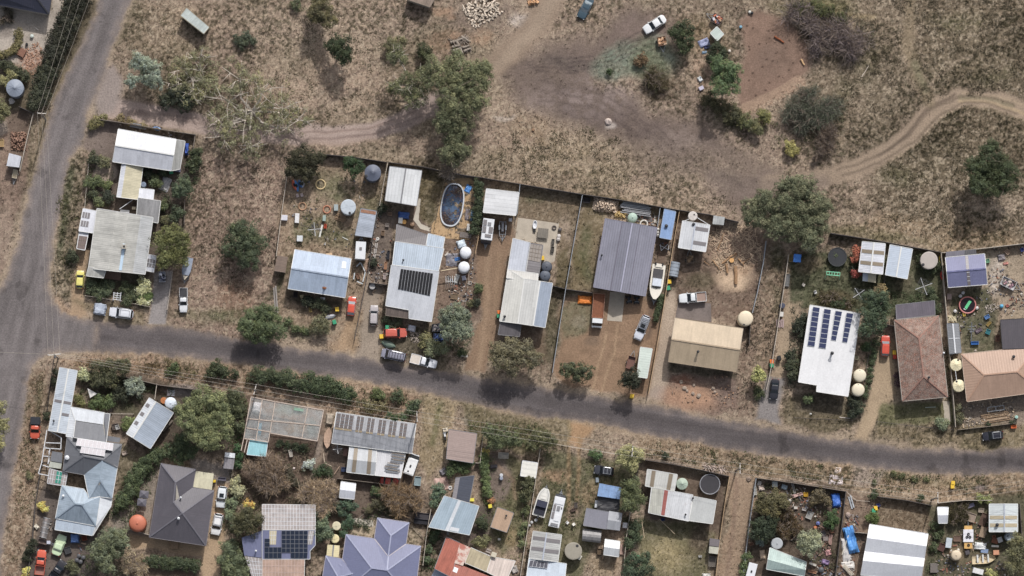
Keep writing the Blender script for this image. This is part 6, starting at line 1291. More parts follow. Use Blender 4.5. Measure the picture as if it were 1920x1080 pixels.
for(x,y,w,d,h,rz,c,l)in((1851,594,9,7,.6,.5,G(110,150,206),'small light blue table on the east lawn'),(1853,622,8,9,.5,-.4,G(70,140,150),'teal open tub on the east lawn'),(1828,643,14,6,.6,.05,G(60,116,190),'long bright blue bench by the narrow shed'),(1871,634,7,12,.8,-.05,G(136,104,92),'brown cabinet beside the dark flat shed'),(1852,489,7,7,.6,.2,G(130,180,150),'mint plastic seat by the violet-blue shed'),(1889,472,8,9,.5,.8,G(196,170,150),'tan crate at the far back fence'),(1917,468,6,6,.7,.4,G(76,90,160),'blue box in the top corner of the east yard'),(1808,590,5,6,.6,.1,G(206,180,90),'yellow step below the round pool'),(1901,800,10,6,.7,.05,G(222,120,70),'orange box at the verge fence'),(1854,607,10,5,.3,.8,G(176,150,90),'tan plank box near the light blue table')):CR(x,y,w,d,h,rz,c,l)
for(x,y,l)in((1801,555,'white pot beside the round pool, upper left'),(1832,577,'white basin beside the round pool, right'),(1791,583,'white bucket beside the round pool, lower left'),(1806,549,'small white tub below the violet-blue shed')):tank(x,y,3,.5,l,G(206,204,204),'open',0,.05,cat='bucket',name='bucket')
p=P(1878,574,.4);o=MB().m(mat(G(96,170,206),.3)).lathe((0,0,.38),[(.38*math.cos(a),.38*math.sin(a))for a in np.linspace(-1.5,1.5,11)],20).build('play_ball',smooth=True);o.location=(p.x,p.y,0);tag(o,'sky blue ball on the bare east yard','ball')
p=P(1899,572,.4);t=TH('bicycle','black bicycle lying on the bare east yard','bicycle',(p.x,p.y,0),.5)
for s_ in(-.5,.5):q=MB().m(RUBBER);tyre_mesh(q,(s_,0,.1),.32,.04,20,6);q.build('wheel',t)
MB().m(BLACK).bar((-.5,0,.14),(0,.3,.14),.05).bar((0,.3,.14),(.5,0,.14),.05).bar((-.1,0,.14),(0,.3,.14),.05).build('frame',t);MB().m(DARK).bar((.4,.2,.16),(.5,.5,.16),.05).build('handlebar',t)
CR(1889,573,5,5,.4,.3,G(196,120,110),'small pink toy by the blue ball','toy');TP(1878,482,14,12,.2,.4,G(130,124,128),'grey heap of rags on the east yard');TP(1886,494,10,5,.2,.3,G(196,140,130),'pink cloth below the rag heap');TP(1835,620,14,8,.5,.3,G(96,84,92),'dark cloth beside the tall aerial');WPL(1785,598,16,12,.4,0,'heap of broken pale timber above the narrow shed',50,c=G(196,186,160));WPL(1860,577,24,14,.25,.3,'scatter of grey rubble near the blue ball',60,c=G(170,160,150),cat='rubble heap',lr=.08,ll=.3,name='rubble_heap')
t=TH('television_aerial','tall grey aerial mast lying over the east lawn','aerial',tuple(P(1822,620,0)));MB().m(STEEL).tube([P(1821,640,.4),P(1822,604,1.4)],.09,6).build('mast',t,world=True)
for y,w in((612,5),(617,8),(622,4)):MB().m(STEEL).bar(P(1822-w,y,1.1),P(1822+w,y,1.1),.08).build('element',t,world=True)
CR(1780,556,9,11,.9,0,G(150,132,126),'grey-brown barbecue below the violet-blue shed','barbecue',False);tank(1785,663,2.8,1,'grey drum at the end of the narrow shed',G(150,152,156),'flat',0,.05,cat='drum',name='drum')
t=TH('steel_rack','grey steel frame trailer bed below the tan hip house','steel rack',tuple(P(1867,765,0)))
for(a,b_)in(((1852,764),(1882,760)),((1851,772),(1883,768)),((1852,764),(1851,772)),((1867,762),(1867,770)),((1882,760),(1883,768))):MB().m(STEEL).bar(P(*a,.7),P(*b_,.7),.12).build('rail',t,world=True)
BM(1838,787,1895,778,.2,WOOD,'upper pile of tan boards below the tan hip house','timber pile',n=6);BM(1838,793,1890,784,.14,mat(G(196,180,160),.8),'lower pile of pale boards below the tan hip house','timber pile',n=3);tank(1906,782,3,.6,'small mint pot at the verge fence',G(160,196,186),'flat',0,.05,cat='flower pot',name='flower_pot');rock(1829,658,3,'round grey stone at the tan house corner',G(160,150,140))
WPL(905,18,62,46,.5,.5,'heap of pale cut building blocks at the top edge',240,c=G(206,192,176),cat='rubble heap',lr=.16,ll=.55,name='block_heap');WPL(1000,3,18,10,.7,.3,'small heap of orange firewood at the top edge',40,c=G(206,164,126))
for k,(a,b_)in enumerate((((845,80),(875,70)),((850,95),(880,85)),((855,75),(868,100)),((865,68),(880,78)),((848,88),(862,84)),((870,96),(884,90)))):
 p0,p1=P(*a,.4),P(*b_,.5);c_=(p0+p1)/2;mb=MB().m(mat(G(150,140,130),.9,var=.4,scale=4));off=Vector((c_.x,c_.y,0));log_mesh(mb,p0-off,p1-off,.26,.14,k);o=mb.build('stacked_log');o.location=off;tag(o,'silver-grey log in the tangled heap above the gum tree','log','logs of the tangled heap')
WPL(862,84,36,30,.7,.2,'tangle of grey roots and branches among the logs',90,c=G(140,128,118),lr=.06,ll=1.2,name='root_heap',cat='branch heap')
rock(1140,228,6.5,'big whitish boulder on the trodden ground',G(186,172,164));p=P(1000,243,.3);mb=MB().m(mat(G(140,112,90),.9));mb.tube([(0,0,0),(0,0,.35)],.3,10,.25);o=mb.build('tree_stump');o.location=(p.x,p.y,0);tag(o,'small tree stump alone in the dry grass','tree stump')
TP(1320,80,20,14,.4,.3,G(150,156,186),'crumpled pale blue tarpaulin heap by the bush');TP(1328,88,16,6,.1,.35,G(72,76,110),'dark navy tarpaulin below the green-white shed');TP(1321,98,10,5,.2,.25,G(150,176,200),'small light blue sheet by the tarpaulin heap');TP(1313,148,8,10,.6,.5,G(200,204,206),'white sheet of iron leaning by the dense tree','iron sheet');CR(1315,165,9,7,.5,.5,G(196,190,206),'lilac-white chest by the dense tree','crate',False)
for(x,y,c,l)in((1389,50,G(130,170,190),'pale blue bucket at the horse yard edge'),(1410,24,G(40,40,44),'black rubber tub at the horse yard corner'),(1406,22,G(206,206,200),'white bucket beside the black tub'),(1368,95,G(214,206,196),'white bucket at the left side of the horse yard')):tank(x,y,2.6,.4,l,c,'open',0,.04,cat='bucket',name='bucket')
for k,(a,b_,l)in enumerate((((1452,68),(1470,80),'rust-brown log in the horse yard'),((1502,111),(1508,122),'pale short log at the right of the horse yard'),((1616,144),(1629,123),'white fallen branch in the right paddock'))):
 p0,p1=P(*a,.2),P(*b_,.2);c_=(p0+p1)/2;mb=MB().m(mat((G(140,84,58),G(206,170,130),G(196,184,170))[k],.9));off=Vector((c_.x,c_.y,0));log_mesh(mb,p0-off,p1-off,.2 if k<2 else .09,.14 if k<2 else .05,k);o=mb.build('fallen_log');o.location=off;tag(o,l,'log')
t=CR(40,98,15,15,.5,-.5,G(128,92,76),'square brown fire table on the pale paving','fire table',False);tank(50,83,2.6,.5,'small black pot by the brown fire table',G(40,40,42),'flat',0,.04,cat='flower pot',name='flower_pot');tank(60,67,3.2,.5,'small white pot on the pale paving',G(206,214,208),'open',0,.04,cat='flower pot',name='flower_pot');BM(64,50,73,57,.16,mat(G(214,206,196),.7),'white plank lying on the pale paving');o=WPL(62,112,46,56,.1,.4,'drift of fallen brown leaves on the pale paving',420,c=G(186,146,122),cat='leaf litter',lr=.05,ll=.22,name='leaf_litter');o['kind']='stuff'
WPL(35,264,28,34,.9,0,'heap of brown split wood by the left fence',160,c=G(150,120,104));rock(22,190,6,'pale rock under the ribbed grey tank',G(196,190,186));CR(3,268,8,14,.6,0,G(206,176,130),'tan pallet at the left edge','pallet')
BM(241,233,277,240,.14,STEEL,'stack of aluminium frames behind the white gabled shed','scrap metal',n=4,z=.8);TP(350,279,7,22,-.05,.9,G(64,92,170),'blue cover strip along the east yard fence');CR(333,318,11,8,.7,-.1,G(130,130,152),'grey-violet box below the lean-to','crate',False);TP(310,345,18,26,-.4,.4,G(172,170,172),'pale crumpled plastic in the narrow garden');CR(251,390,7,5,.6,0,G(226,214,190),'cream box in the dark courtyard','crate',False);BM(221,394,250,374,.1,WHITE,'white pole propped across the courtyard','pole',z=1.8);CR(234,396,17,5,.5,-.1,G(220,222,226),'white chest on the courtyard wall','crate',False);tank(269,346,5,1.6,'small blue-grey drum beside the breezeway',G(120,132,150),'flat',0,.05,cat='drum',name='drum')
t=TH('garden_arbour','white lattice arbour over the front path','arbour',tuple(P(218,557,0)))
for k in range(4):MB().m(WHITE).bar(P(212,549+k*4,2.2),P(227,551+k*4,2.2),.09).build('rafter',t,world=True)
for x in(213,219.5,226):MB().m(WHITE).bar(P(x+1,548,2.15),P(x-1,563,2.15),.09).build('beam',t,world=True)
for(x,y)in((213,550),(226,552),(212,562),(225,564)):q=P(x,y,2.1);MB().m(WHITE).bar((q.x,q.y,0),q,.1).build('post',t,world=True)
b=bld('long white shed at the road junction with three grey skylights','shed',118,750)
s=GB(b,(112,689),(91,807),(124,813),(145,695),2.8,3.5,[RM(G(196,204,214),.34,.1,.12)]*2,gutter=BARGE,cap=BARGE)
SKL(b,s,.5,.545,.04,.44);SKL(b,s,.5,.545,.55,.97);SKL(b,s,.69,.735,.57,.97);vent(b,101,789,3.2,.12,.4)
h=bld('rambling grey and pale blue hip house at the left of the south side','house',165,880)
GR1=RM(G(112,114,120),.5,.12,.14,kind='rib',sheet=.04,depth=.4);GR2=GR1;GR3=GR1;PBL=RM(G(162,176,190),.34,.18,.24,depth=.6);PBD=PBL;PBM=PBL;WHR=RM(G(212,216,222),.4,.08,.1)
mono(h,(133,763),(196,774),(193,796),(141,788),2.8,3.0,WHR,gutter=BARGE);mono(h,(141,788),(137,821),(124,818),(133,764),2.95,2.75,WHR,gutter=BARGE)
hips(h,{'a':(142,789,3.0),'b':(194,797,3.0),'c':(196,775,2.9),'d':(206,776,2.9),'e':(199,829,3.9),'f':(138,820,3.9)},[('a b e f',GR1),('b c d e',GR3)],gutter=BARGE)
hips(h,{'a':(126,820,2.9),'b':(228,833,2.9),'g':(220,877,2.9),'s':(158,890,2.9),'c':(118,883,2.9),'q':(157,855,4.5),'r':(193,862,4.5)},[('a b r q',GR1),('b g r',GR1),('g s q r',GR2),('s c q',GR2),('c a q',GR3)],gutter=GREY,cap=GR3)
hips(h,{'a':(158,889,2.9),'b':(192,862,4.4),'c':(220,876,2.9),'d':(210,934,2.9),'e':(188,931,2.9),'f':(167,934,3.6),'k':(187,900,4.2)},[('a b k f',PBL),('b c d k',PBL),('k d e',PBD),('k e f',PBM)],gutter=BARGE,cap=PBM)
hips(h,{'a':(116,910,2.9),'b':(157,917,2.9),'c':(169,935,3.5),'d':(188,931,2.9),'e':(180,986,2.9),'f':(104,972,2.9),'q':(141,944,4.6),'r':(154,946,4.6)},[('a b c r q',PBL),('c d e r',PBM),('e f q r',PBD),('f a q',PBM)],gutter=BARGE,cap=PBL)
mono(h,(106,973),(179,987),(173,1004),(103,993),2.8,2.45,RM(G(190,202,216),.34,.06,.08),gutter=BARGE,wall=None,posts=[(106,992,2.4),(170,1002,2.4)])
mono(h,(189,932),(210,936),(208,949),(174,1004),2.8,2.5,WHR,gutter=BARGE,wall=None,posts=[(207,948,2.4)])if False else hips(h,{'a':(189,932,2.8),'b':(210,936,2.5),'c':(208,949,2.5),'d':(174,1004,2.5),'e':(180,986,2.8)},[('a b c d e',WHR)],gutter=BARGE,wall=None)
s=Sec((144,821),(213,831),(211,846),(141,836),[(0,3.9),(1,4.3)]);WP=mat(G(196,192,196),.2,.1,var=.1);solar(h,s,.02,1,.02,.95,9,1,WP,WHITE,.04)
s=Sec((153,836),(198,843),(196,856),(150,849),[(0,4.2),(1,4.5)]);solar(h,s,0,1,0,1,6,1,WP,WHITE,.04)
vent(h,126,858,3.2,.25,.4,WHITE);vent(h,119,930,3.0,.15,.6,WHITE)
mono(h,(201,817),(226,821),(224,830),(199,827),2.4,2.5,GR3,gutter=None,wall=None)
t=TH('pergola','white timber pergola frames along the west fence of the rambling house','pergola',tuple(P(95,840,0)))
for(a,b_)in(((90,806),(115,821)),((88,806),(78,868)),((115,821),(114,842)),((86,830),(115,831)),((84,840),(114,842)),((81,855),(94,856)),((94,840),(90,870)),((92,845),(92,866)),((78,868),(72,888)),((72,888),(92,892)),((80,872),(92,876))):MB().m(WHITE).bar(P(*a,2.4),P(*b_,2.4),.14).build('beam',t,world=True)
for(x,y)in((90,807),(114,822),(86,838),(113,842),(79,866),(73,888),(91,891)):q=P(x,y,2.3);MB().m(WHITE).bar((q.x,q.y,0),q,.12).build('post',t,world=True)
b=bld('small grey and cream roofed hut inside the white pergola','shed',106,858);mono(b,(98,846),(117,849),(116,868),(94,864),2.3,2.4,GR1,gutter=None,shrink=.1);mono(b,(94,865),(116,869),(114,879),(91,876),2.3,2.2,RM(G(190,192,182),.3,.1,.1),gutter=None,shrink=.1)
b=bld('lattice lean-to with green sheets beside the courtyard','carport',107,895);s=mono(b,(93,879),(126,888),(122,911),(89,906),2.4,2.3,RM(G(168,160,158),.3,.15,.2),gutter=WHITE,wall=None,posts=[(92,903,2.2),(120,909,2.2)])
SKL(b,s,.0,.38,.02,.98,mat(G(156,148,146),.6),(3,3));SKL(b,s,.42,.72,.02,.9,mat(G(58,138,122),.6),(2,3));SKL(b,s,.75,1,.02,.98,mat(G(160,152,150),.6),(2,3))
b=bld('tilted white shed with three grey skylights beside the big leafy tree','shed',280,793)
s=STR(b,(280,746),(237,813),(282,841),(325,774),[(0,2.6),(.27,3.5),(1,2.8)],[WHR,RM(G(168,178,192),.34,.1,.15)],gutter=BARGE,cap=BARGE)
for u in(.13,.37,.62):SKL(b,s,u,u+.09,.03,.16)
tank(320,756,11,2.3,'white dome tank at the corner of the tilted shed',G(206,214,224),'dome',6,.4);tank(307,751,6,1.6,'orange rusty drum beside the white dome tank',G(170,110,70),'flat',0,.05,cat='drum',name='drum')
h=bld('charcoal hip house with a cream carport','house',335,950);CH1=RM(G(94,91,98),.34,.1,.1,sheet=.03,depth=.35);CH2=RM(G(112,110,118),.34,.06,.08,sheet=.03)
hips(h,{'a':(302,869,2.8),'b':(367,880,2.8),'c':(361,914,2.8),'v':(325,941,4.3),'d':(401,920,2.8),'e':(386,1023,2.8),'f':(280,1007,2.8),'r':(329,904,4.6),'q':(342,962,4.8)},[('a b r',CH1),('b c v r',CH1),('c d q v',CH1),('d e q',CH1),('e f q',CH1),('f a r v q',CH1)],gutter=mat(G(120,116,120),.5),cap=CH2,shrink=.5)
vent(h,335,972,4.4,.15,.4,WHITE);vent(h,339,933,4.3,.12,.3,WHITE)
s=mono(h,(366,883),(401,888),(397,919),(362,913),2.6,2.5,RM(G(214,208,182),.34,.08,.12),gutter=None,wall=None,posts=[(399,889,2.4),(395,917,2.4)])
MB().m(WOOD).box(tuple(P(327,1022,.4)),(1.4,1.4,.8)).build('front_steps',h,world=True)
tank(258,981,16,2.6,'terracotta dome tank west of the charcoal house',G(186,112,88),'dome',0,.7)
for(x,y,l)in((270,927,'upper grey square shade umbrella beside the hedge'),(266,942,'lower grey square shade umbrella beside the hedge')):
 p=P(x,y,2.2);t=TH('shade_umbrella',l,'umbrella',(p.x,p.y,0),-.12);MB().m(STEEL).tube([(0,0,0),(0,0,2.3)],.05,8).build('pole',t);MB().m(mat(G(100,98,106),.8)).mesh([(-.85,-.7,2.1),(.85,-.7,2.1),(.85,.7,2.1),(-.85,.7,2.1),(0,0,2.45)],[(0,1,4),(1,2,4),(2,3,4),(3,0,4),(3,2,1,0)]).build('canopy',t)
p=P(427,865,2.2);b=bld('small white-roofed open hut behind the charcoal house','shed',430,860);mono(b,(422,848),(441,850),(440,859),(421,857),2.2,2.3,WHR,gutter=None,shrink=.1);mono(b,(421,858),(440,860),(437,880),(418,878),2.1,2.0,RM(G(150,146,150),.34,.15,.2),gutter=None,wall=None,posts=[(420,876,1.9),(435,878,1.9)])
FILM=NT('garden_netting');FILM.b.inputs['Base Color'].default_value=G(178,182,182);FILM.b.inputs['Roughness'].default_value=.7
co=FILM.n('ShaderNodeTexCoord').outputs['Object'];FILM.l(FILM.ramp(FILM.noise(co,.7,4,.6),.3,.7,.12,.42),FILM.b.inputs['Alpha']);FILM=FILM.m
t=TH('net_house','tan-framed netted garden house on the roadside','net house',tuple(P(530,790,0)))
FR=mat(G(190,174,162),.7)
for(a,b_)in(((471,744),(516,753)),((516,753),(607,769)),((607,769),(595,827)),((507,812),(595,827)),((516,753),(503,829)),((471,744),(457,822)),((492,748),(480,825)),((577,764),(566,821)),((465,785),(601,798)),((457,822),(503,829)),((461,802),(506,810)),((457,822),(452,845)),((464,823),(458,848))):MB().m(FR).bar(P(*a,2.5),P(*b_,2.5),.16,.14).build('beam',t,world=True)
for(x,y)in((471,744),(516,753),(607,769),(595,827),(507,812),(503,829),(457,822),(577,764)):q=P(x,y,2.5);MB().m(FR).bar((q.x,q.y,0),q,.12).build('post',t,world=True)
for poly in([(471,744),(516,753),(503,829),(457,822)],[(516,753),(607,769),(595,827),(507,811)]):MB().m(FILM).prism([P(x,y,2.45)[:2]for x,y in poly],2.44,2.46).build('netting',t,world=True)
TP(482,764,17,20,-.1,.5,G(206,202,206),'white sheet on a bench inside the net house');TP(486,805,8,24,-.1,.3,G(90,150,176),'turquoise sheet on the net house floor');CR(560,768,18,5,.4,-.15,G(110,160,130),'green bench inside the net house','bench',False)
b=bld('small turquoise-roofed hut below the net house','shed',483,839);mono(b,(469,823),(502,828),(498,856),(463,852),2.2,2.4,RM(G(150,198,208),.34,.1,.15),gutter=WHITE,shrink=.12)
b=bld('long grey shed with six glazed bays facing the road','shed',700,812)
GL=RM(G(164,166,172),.34,.25,.35);s=STR(b,(631,773),(780,795),(772,850),(622,831),[(0,2.6),(.48,3.3),(1,2.8)],[GL,GL],gutter=BARGE)
GLZ=mat(G(92,84,84),.2,var=.5,scale=1.8);STRP=mat(G(168,152,126),.5)
for(u0,u1)in((.01,.22),(.265,.35),(.4,.485),(.54,.63),(.675,.765),(.81,.895)):
 SKL(b,s,u0,u1,.03,.47,GLZ,(4 if u1-u0>.15 else 2,4),STEEL);SKL(b,s,u0,u1,.48,.54,STRP,(2,1))
b2=bld('lower white shed with two brown skylight bands behind the glazed shed','shed',680,865);s=GB(b2,(656,837),(706,843),(703,891),(650,885),2.5,3.1,[RM(G(190,193,197),.34,.12,.15)]*2,gutter=BARGE)
for u in(.17,.7):SKL(b2,s,u,u+.14,.02,.98,SKY_B)
b2=bld('white ribbed carport roof covering the red car','carport',728,870);s=mono(b2,(707,843),(760,851),(751,896),(703,891),2.4,2.7,RM(G(206,206,210),.34,.1,.1,kind='rib'),gutter=BARGE,wall=None,posts=[(706,889,2.4),(749,894,2.4),(758,853,2.4)])
for(a0,a1,t0,t1,l)in((.55,.98,.04,.4,'upper stack of grey roofing sheets on the white carport'),(.4,.86,.45,.85,'lower stack of grey roofing sheets on the white carport')):
 c_=s.pt((a0+a1)/2,(t0+t1)/2,.1);o=MB();r_=random.Random(int(a0*100))
 for k in range(9):o.m((GREY,STEEL,OLDWOOD)[k%3]).box((r_.uniform(-.3,.3),(k-4)*.2,.08+.03*(k%3)),(2.4,.17,.05),-.15+r_.uniform(-.05,.05))
 o=o.build('roofing_sheet_stack');o.location=c_;tag(o,l,'sheet stack')
b=bld('small white gabled shed in the bare garden','shed',652,920);GB(b,(640,903),(667,907),(664,936),(636,933),2.2,2.7,[TINW,TINW],gutter=BARGE,shrink=.12)
p=P(615,821,.5);t=TH('wooden_boat','old tan wooden boat standing between the net house and glazed shed','boat',(p.x,p.y,0),math.radians(-96));mb=MB().m(mat(G(172,144,124),.8,var=.3));vs=[]
for i in range(13):
 u=i/12*2-1;w=.75*(1-abs(u)**2.4)+.03
 for(a,z)in((-1,.7),(-.85,.3),(0,.05),(.85,.3),(1,.7)):vs.append((u*2.0,w*a,z+.15*u*u))
mb.mesh(vs,[(i*5+j,(i+1)*5+j,(i+1)*5+j+1,i*5+j+1)[::-1]for i in range(12)for j in range(4)]);mb.build('hull',t);mb=MB().m(mat(G(186,158,138),.8,var=.3))
mb.mesh([(v[0],v[1]*.98,v[2]-.02)for i in range(13)for v in(vs[i*5],vs[i*5+4])],[(2*i,2*i+2,2*i+3,2*i+1)for i in range(12)]);mb.build('deck',t)
TP(618,786,14,22,-.1,.8,G(166,154,140),'grey-tan heap under sheeting beside the glazed shed')
m0,ang,L=place_dir((765,890),(779,851),2.2);W=2.0;t=TH('minibus','white minibus at the end of the glazed shed','bus',(m0.x,m0.y,0),ang);mb=MB().m(paint(G(222,222,222))).box((-.1*L,0,1.25),(.8*L,W,1.7),taper=.95).box((-.1*L,0,2.13),(.72*L,W*.88,.1),taper=.94);mb.box((.4*L,0,.85),(.2*L,W*.94,.85),taper=.88);mb.build('body',t)
mb=MB().m(GLASS).mesh([(.45*L,-W*.43,1.3),(.45*L,W*.43,1.3),(.28*L,W*.45,2.13),(.28*L,-W*.45,2.13),(.27*L,-W*.47,1.3),(.27*L,W*.47,1.3)],[(0,1,2,3),(0,3,4),(1,5,2)]);mb.build('windscreen',t)
for s_ in(-1,1):MB().m(GLASS).box((-.05*L,s_*(W/2-.02),1.65),(.7*L,.03,.5)).build('side_window',t);MB().m(LAMP).box((.505*L,s_*.6,.9),(.05,.3,.2)).build('headlight',t)
MB().m(DARK).box((-.1*L,.1,2.22),(.5,.3,.08)).build('roof_hatch',t);MB().m(DARK).box((-.35*L,.2,2.2),(.3,.3,.06)).build('roof_vent',t)
for x in(.3,-.3):
 for s_ in(-1,1):wheel(t,x*L,s_*(W/2-.1),.34,.22)
car('sedan','red car half sheltered by the white carport roof',(713,900),(747,905),16,G(186,70,56))
h=bld('lavender-blue house with glass grid verandahs and solar array','house',540,1010);LAV=RM(G(118,122,150),.34,.08,.1,sheet=.03,depth=.3);LAV2=LAV
TRANS=mat(G(168,160,158),.35,var=.35,scale=.8);TRANO=mat(G(180,154,140),.4,var=.3,scale=.8);TRANT=mat(G(196,186,160),.4,var=.15)
s=mono(h,(492,946),(591,947),(591,993),(492,993),2.7,3.1,TRANS,gutter=BARGE,wall=None,posts=[(494,948,2.6),(589,949,2.6)]);SKL(h,s,.0,1,.0,1,TRANS,(17,6))
hips(h,{'a':(492,994,3.2),'b':(591,994,3.2),'c':(591,1022,3.0),'d':(581,1033,2.9),'e':(581,1048,2.8),'f':(492,1048,2.8)},[('a b c d e f',LAV)],gutter=BARGE)
s=Sec((492,994),(591,994),(581,1048),(492,1048),[(0,3.2),(1,2.8)]);SKL(h,s,.135,.27,.02,.5,TRANT,(3,3));SKL(h,s,.88,.99,.02,.5,TRANS,(3,3))
s1=Sec((528,995),(577,995),(577,1036),(528,1036),[(0,3.2),(1,2.9)]);solar(h,s1,0,1,0,1,6,5,PANELD,GREY,.02)
s1=Sec((545,1036),(577,1036),(576,1047),(545,1047),[(0,2.9),(1,2.8)]);solar(h,s1,0,1,0,1,4,1,PANELD,GREY,.02)
s1=Sec((496,1026),(528,1026),(528,1047),(496,1047),[(0,2.97),(1,2.8)]);solar(h,s1,0,1,0,1,4,2,PANELD,GREY,.02);s1=Sec((496,1010),(506,1010),(506,1025),(496,1025),[(0,3.07),(1,2.97)]);solar(h,s1,0,1,0,1,1,2,PANELD,GREY,.02)
mono(h,(491,995),(453,1008),(458,1042),(491,1046),3.1,2.6,LAV2,gutter=None)
s=mono(h,(492,1049),(571,1049),(570,1085),(492,1085),2.75,2.5,TRANO,gutter=BARGE,wall=None,posts=[(569,1082,2.4)]);SKL(h,s,0,1,0,1,TRANO,(13,3),mat(G(200,180,170),.5));s=mono(h,(459,1043),(491,1047),(491,1090),(475,1090),2.6,2.4,TRANS,gutter=None,wall=None);SKL(h,s,0,1,0,1,TRANS,(5,6));vent(h,480,1033,2.9,.12,.5,WHITE)
h=bld('big lavender hip house with three wings at the bottom edge','house',715,1050);LB=RM(G(116,120,148),.34,.08,.08,sheet=.02,depth=.25);LBD=LB;gk=mat(G(176,170,176),.5)
LBC=RM(G(156,160,184),.34,.04,.04,sheet=.02)
hips(h,{'a':(649,1002,2.8),'n':(702,1010,2.8),'v':(728,1043,4.0),'m':(761,1020,2.8),'b':(789,1024,2.8),'c':(776,1130,2.8),'d':(632,1120,2.8),'r':(697,1065,4.9),'q':(726,1069,4.9)},[('a n v q r',LB),('v m b q',LB),('b c q',LB),('c d r q',LBD),('d a r',LBD)],gutter=gk,cap=LBC,shrink=.5)
hips(h,{'a':(708,971,2.8),'b':(767,980,2.8),'m':(761,1020,2.8),'n':(702,1010,2.8),'v':(728,1043,4.02),'r':(733,1004,4.02)},[('a b r',LB),('b m v r',LB),('n a r v',LBD)],gutter=gk,cap=LBC,shrink=.5)
hips(h,{'a':(611,1042,2.75),'b':(641,1048,2.75),'c':(662,1075,3.6),'d':(650,1125,2.75),'e':(600,1115,2.75),'r':(634,1082,3.7)},[('a b c r',LB),('c d r',LB),('d e r',LBD),('e a r',LBD)],gutter=gk,cap=LBC,shrink=.4)
b=bld('small cream garden shed beside the lavender hip house','shed',625,1033);GB(b,(614,1021),(612,1042),(635,1045),(637,1023),2.1,2.3,RM(G(220,208,170),.34,.05,.05),gutter=None,cap=GREY,shrink=.1)
tank(631,986,8,1.9,'cream tank between two dark shrubs',G(206,198,170),'flat',4,.1);tank(628,1010,8,1.9,'cream tank just above the cream garden shed',G(220,208,166),'flat',4,.1)
b=bld('tan-pink square shed roof south of the road','shed',865,837);s=mono(b,(842,805),(894,813),(887,868),(837,860),3.0,2.8,RM(G(166,148,142),.34,.06,.08,sheet=.04),gutter=GREY,rot=True)
b=bld('charcoal annexe with a light side strip north of the pale blue house','shed',872,916);s=STR(b,(855,896),(848,938),(879,945),(889,892),[(0,2.5),(.22,2.7),(1,3.0)],[RM(G(146,142,146),.34,.1,.1),RM(G(78,82,94),.45,.08,.1,kind='rib')],gutter=GREY)
h=bld('pale blue gabled house with a white ridge strip','house',850,966);s=STR(h,(833,930),(804,988),(880,1003),(898,949),[(0,2.9),(.40,4.1),(.49,4.1),(1,2.9)],[RM(G(164,180,193),.4,.1,.12,kind='rib'),WHR,RM(G(164,180,193),.4,.1,.12,kind='rib')],gutter=BARGE,rot=True);SKL(h,s,.86,.98,.5,.72,WHITE)
b=bld('tan tin shed with a short flue beside the lawn path','shed',942,974);s=mono(b,(933,951),(963,962),(950,998),(920,988),2.4,2.6,RM(G(176,150,128),.34,.1,.12),gutter=GREY,shrink=.15);vent(b,949,967,2.5,.12,.4)
h=bld('red iron house with worn white patches at the bottom edge','house',880,1060);RD=RM(G(164,94,78),.34,.25,.3);RD2=RM(G(156,90,76),.34,.16,.2)
RWN=NT('roof_worn');co=RWN.n('ShaderNodeTexCoord').outputs['Object'];wv=RWN.ramp(RWN.noise(co,.55,5,.7),.44,.54);RWN.l(RWN.mix(G(160,96,82),G(190,172,162),wv),RWN.b.inputs['Base Color']);RWN.b.inputs['Roughness'].default_value=.6;RWN=RWN.m
mono(h,(837,1007),(862,1018),(846,1082),(815,1066),2.9,4.0,RD,gutter=GREY);mono(h,(862,1018),(883,1027),(868,1061),(852,1056),2.95,3.6,RWN,gutter=None)
mono(h,(883,1027),(921,1044),(912,1072),(872,1055),2.9,3.3,RM(G(176,164,138),.34,.2,.25),gutter=BARGE);mono(h,(921,1044),(966,1052),(948,1090),(912,1072),2.8,3.2,RM(G(206,192,184),.6,.15,.2,kind='rib'),gutter=BARGE)
s=mono(h,(851,1054),(942,1090),(925,1125),(842,1083),3.4,4.2,RD2,gutter=None);SKL(h,s,.03,.12,.25,.55,WHITE);mono(h,(815,1067),(846,1083),(840,1110),(800,1100),3.0,2.6,RM(G(160,168,184),.34,.1,.1),gutter=None);CR(926,1040,10,9,1.2,-.3,G(196,188,170),'cream box unit on the roof edge','air conditioner',False,z=2.2)
boat('white half-cabin boat with navy covers beside the long caravan',(1009,968),(1024,916),25,G(224,222,216),'bimini','trailer under the white boat with navy covers')
caravan('long white caravan with dark nose beside the boat',(1038,988),(1051,932),20,[(-.42,0,.08,.7,GREY),(-.2,-.1,.2,.5,WHITE),(-.13,.32,.22,.24,SKY_T),(.12,.32,.22,.24,SKY_T),(.12,-.05,.16,.3,GREY),(.15,-.34,.06,.1,DARK),(.34,0,.16,.8,WHITE)],dark_front=True)
b=bld('small flat white-topped shed on the yard fence','shed',992,878);mono(b,(980,864),(1008,868),(1004,896),(976,892),2.4,2.5,RM(G(220,218,210),.34,.03,.04,sheet=.02),gutter=WHITE,shrink=.12)
b=bld('pale shed with four grey bands and a white solar-panel wing','shed',1025,1040);s=GB(b,(1000,996),(992,1047),(1046,1053),(1053,1003),3.0,3.8,[RM(G(190,190,188),.34,.15,.2)]*2,gutter=BARGE,cap=TINL,t=.47)
for u in(.17,.56):SKL(b,s,u,u+.13,.02,.47);SKL(b,s,u+.02,u+.16,.49,.98)
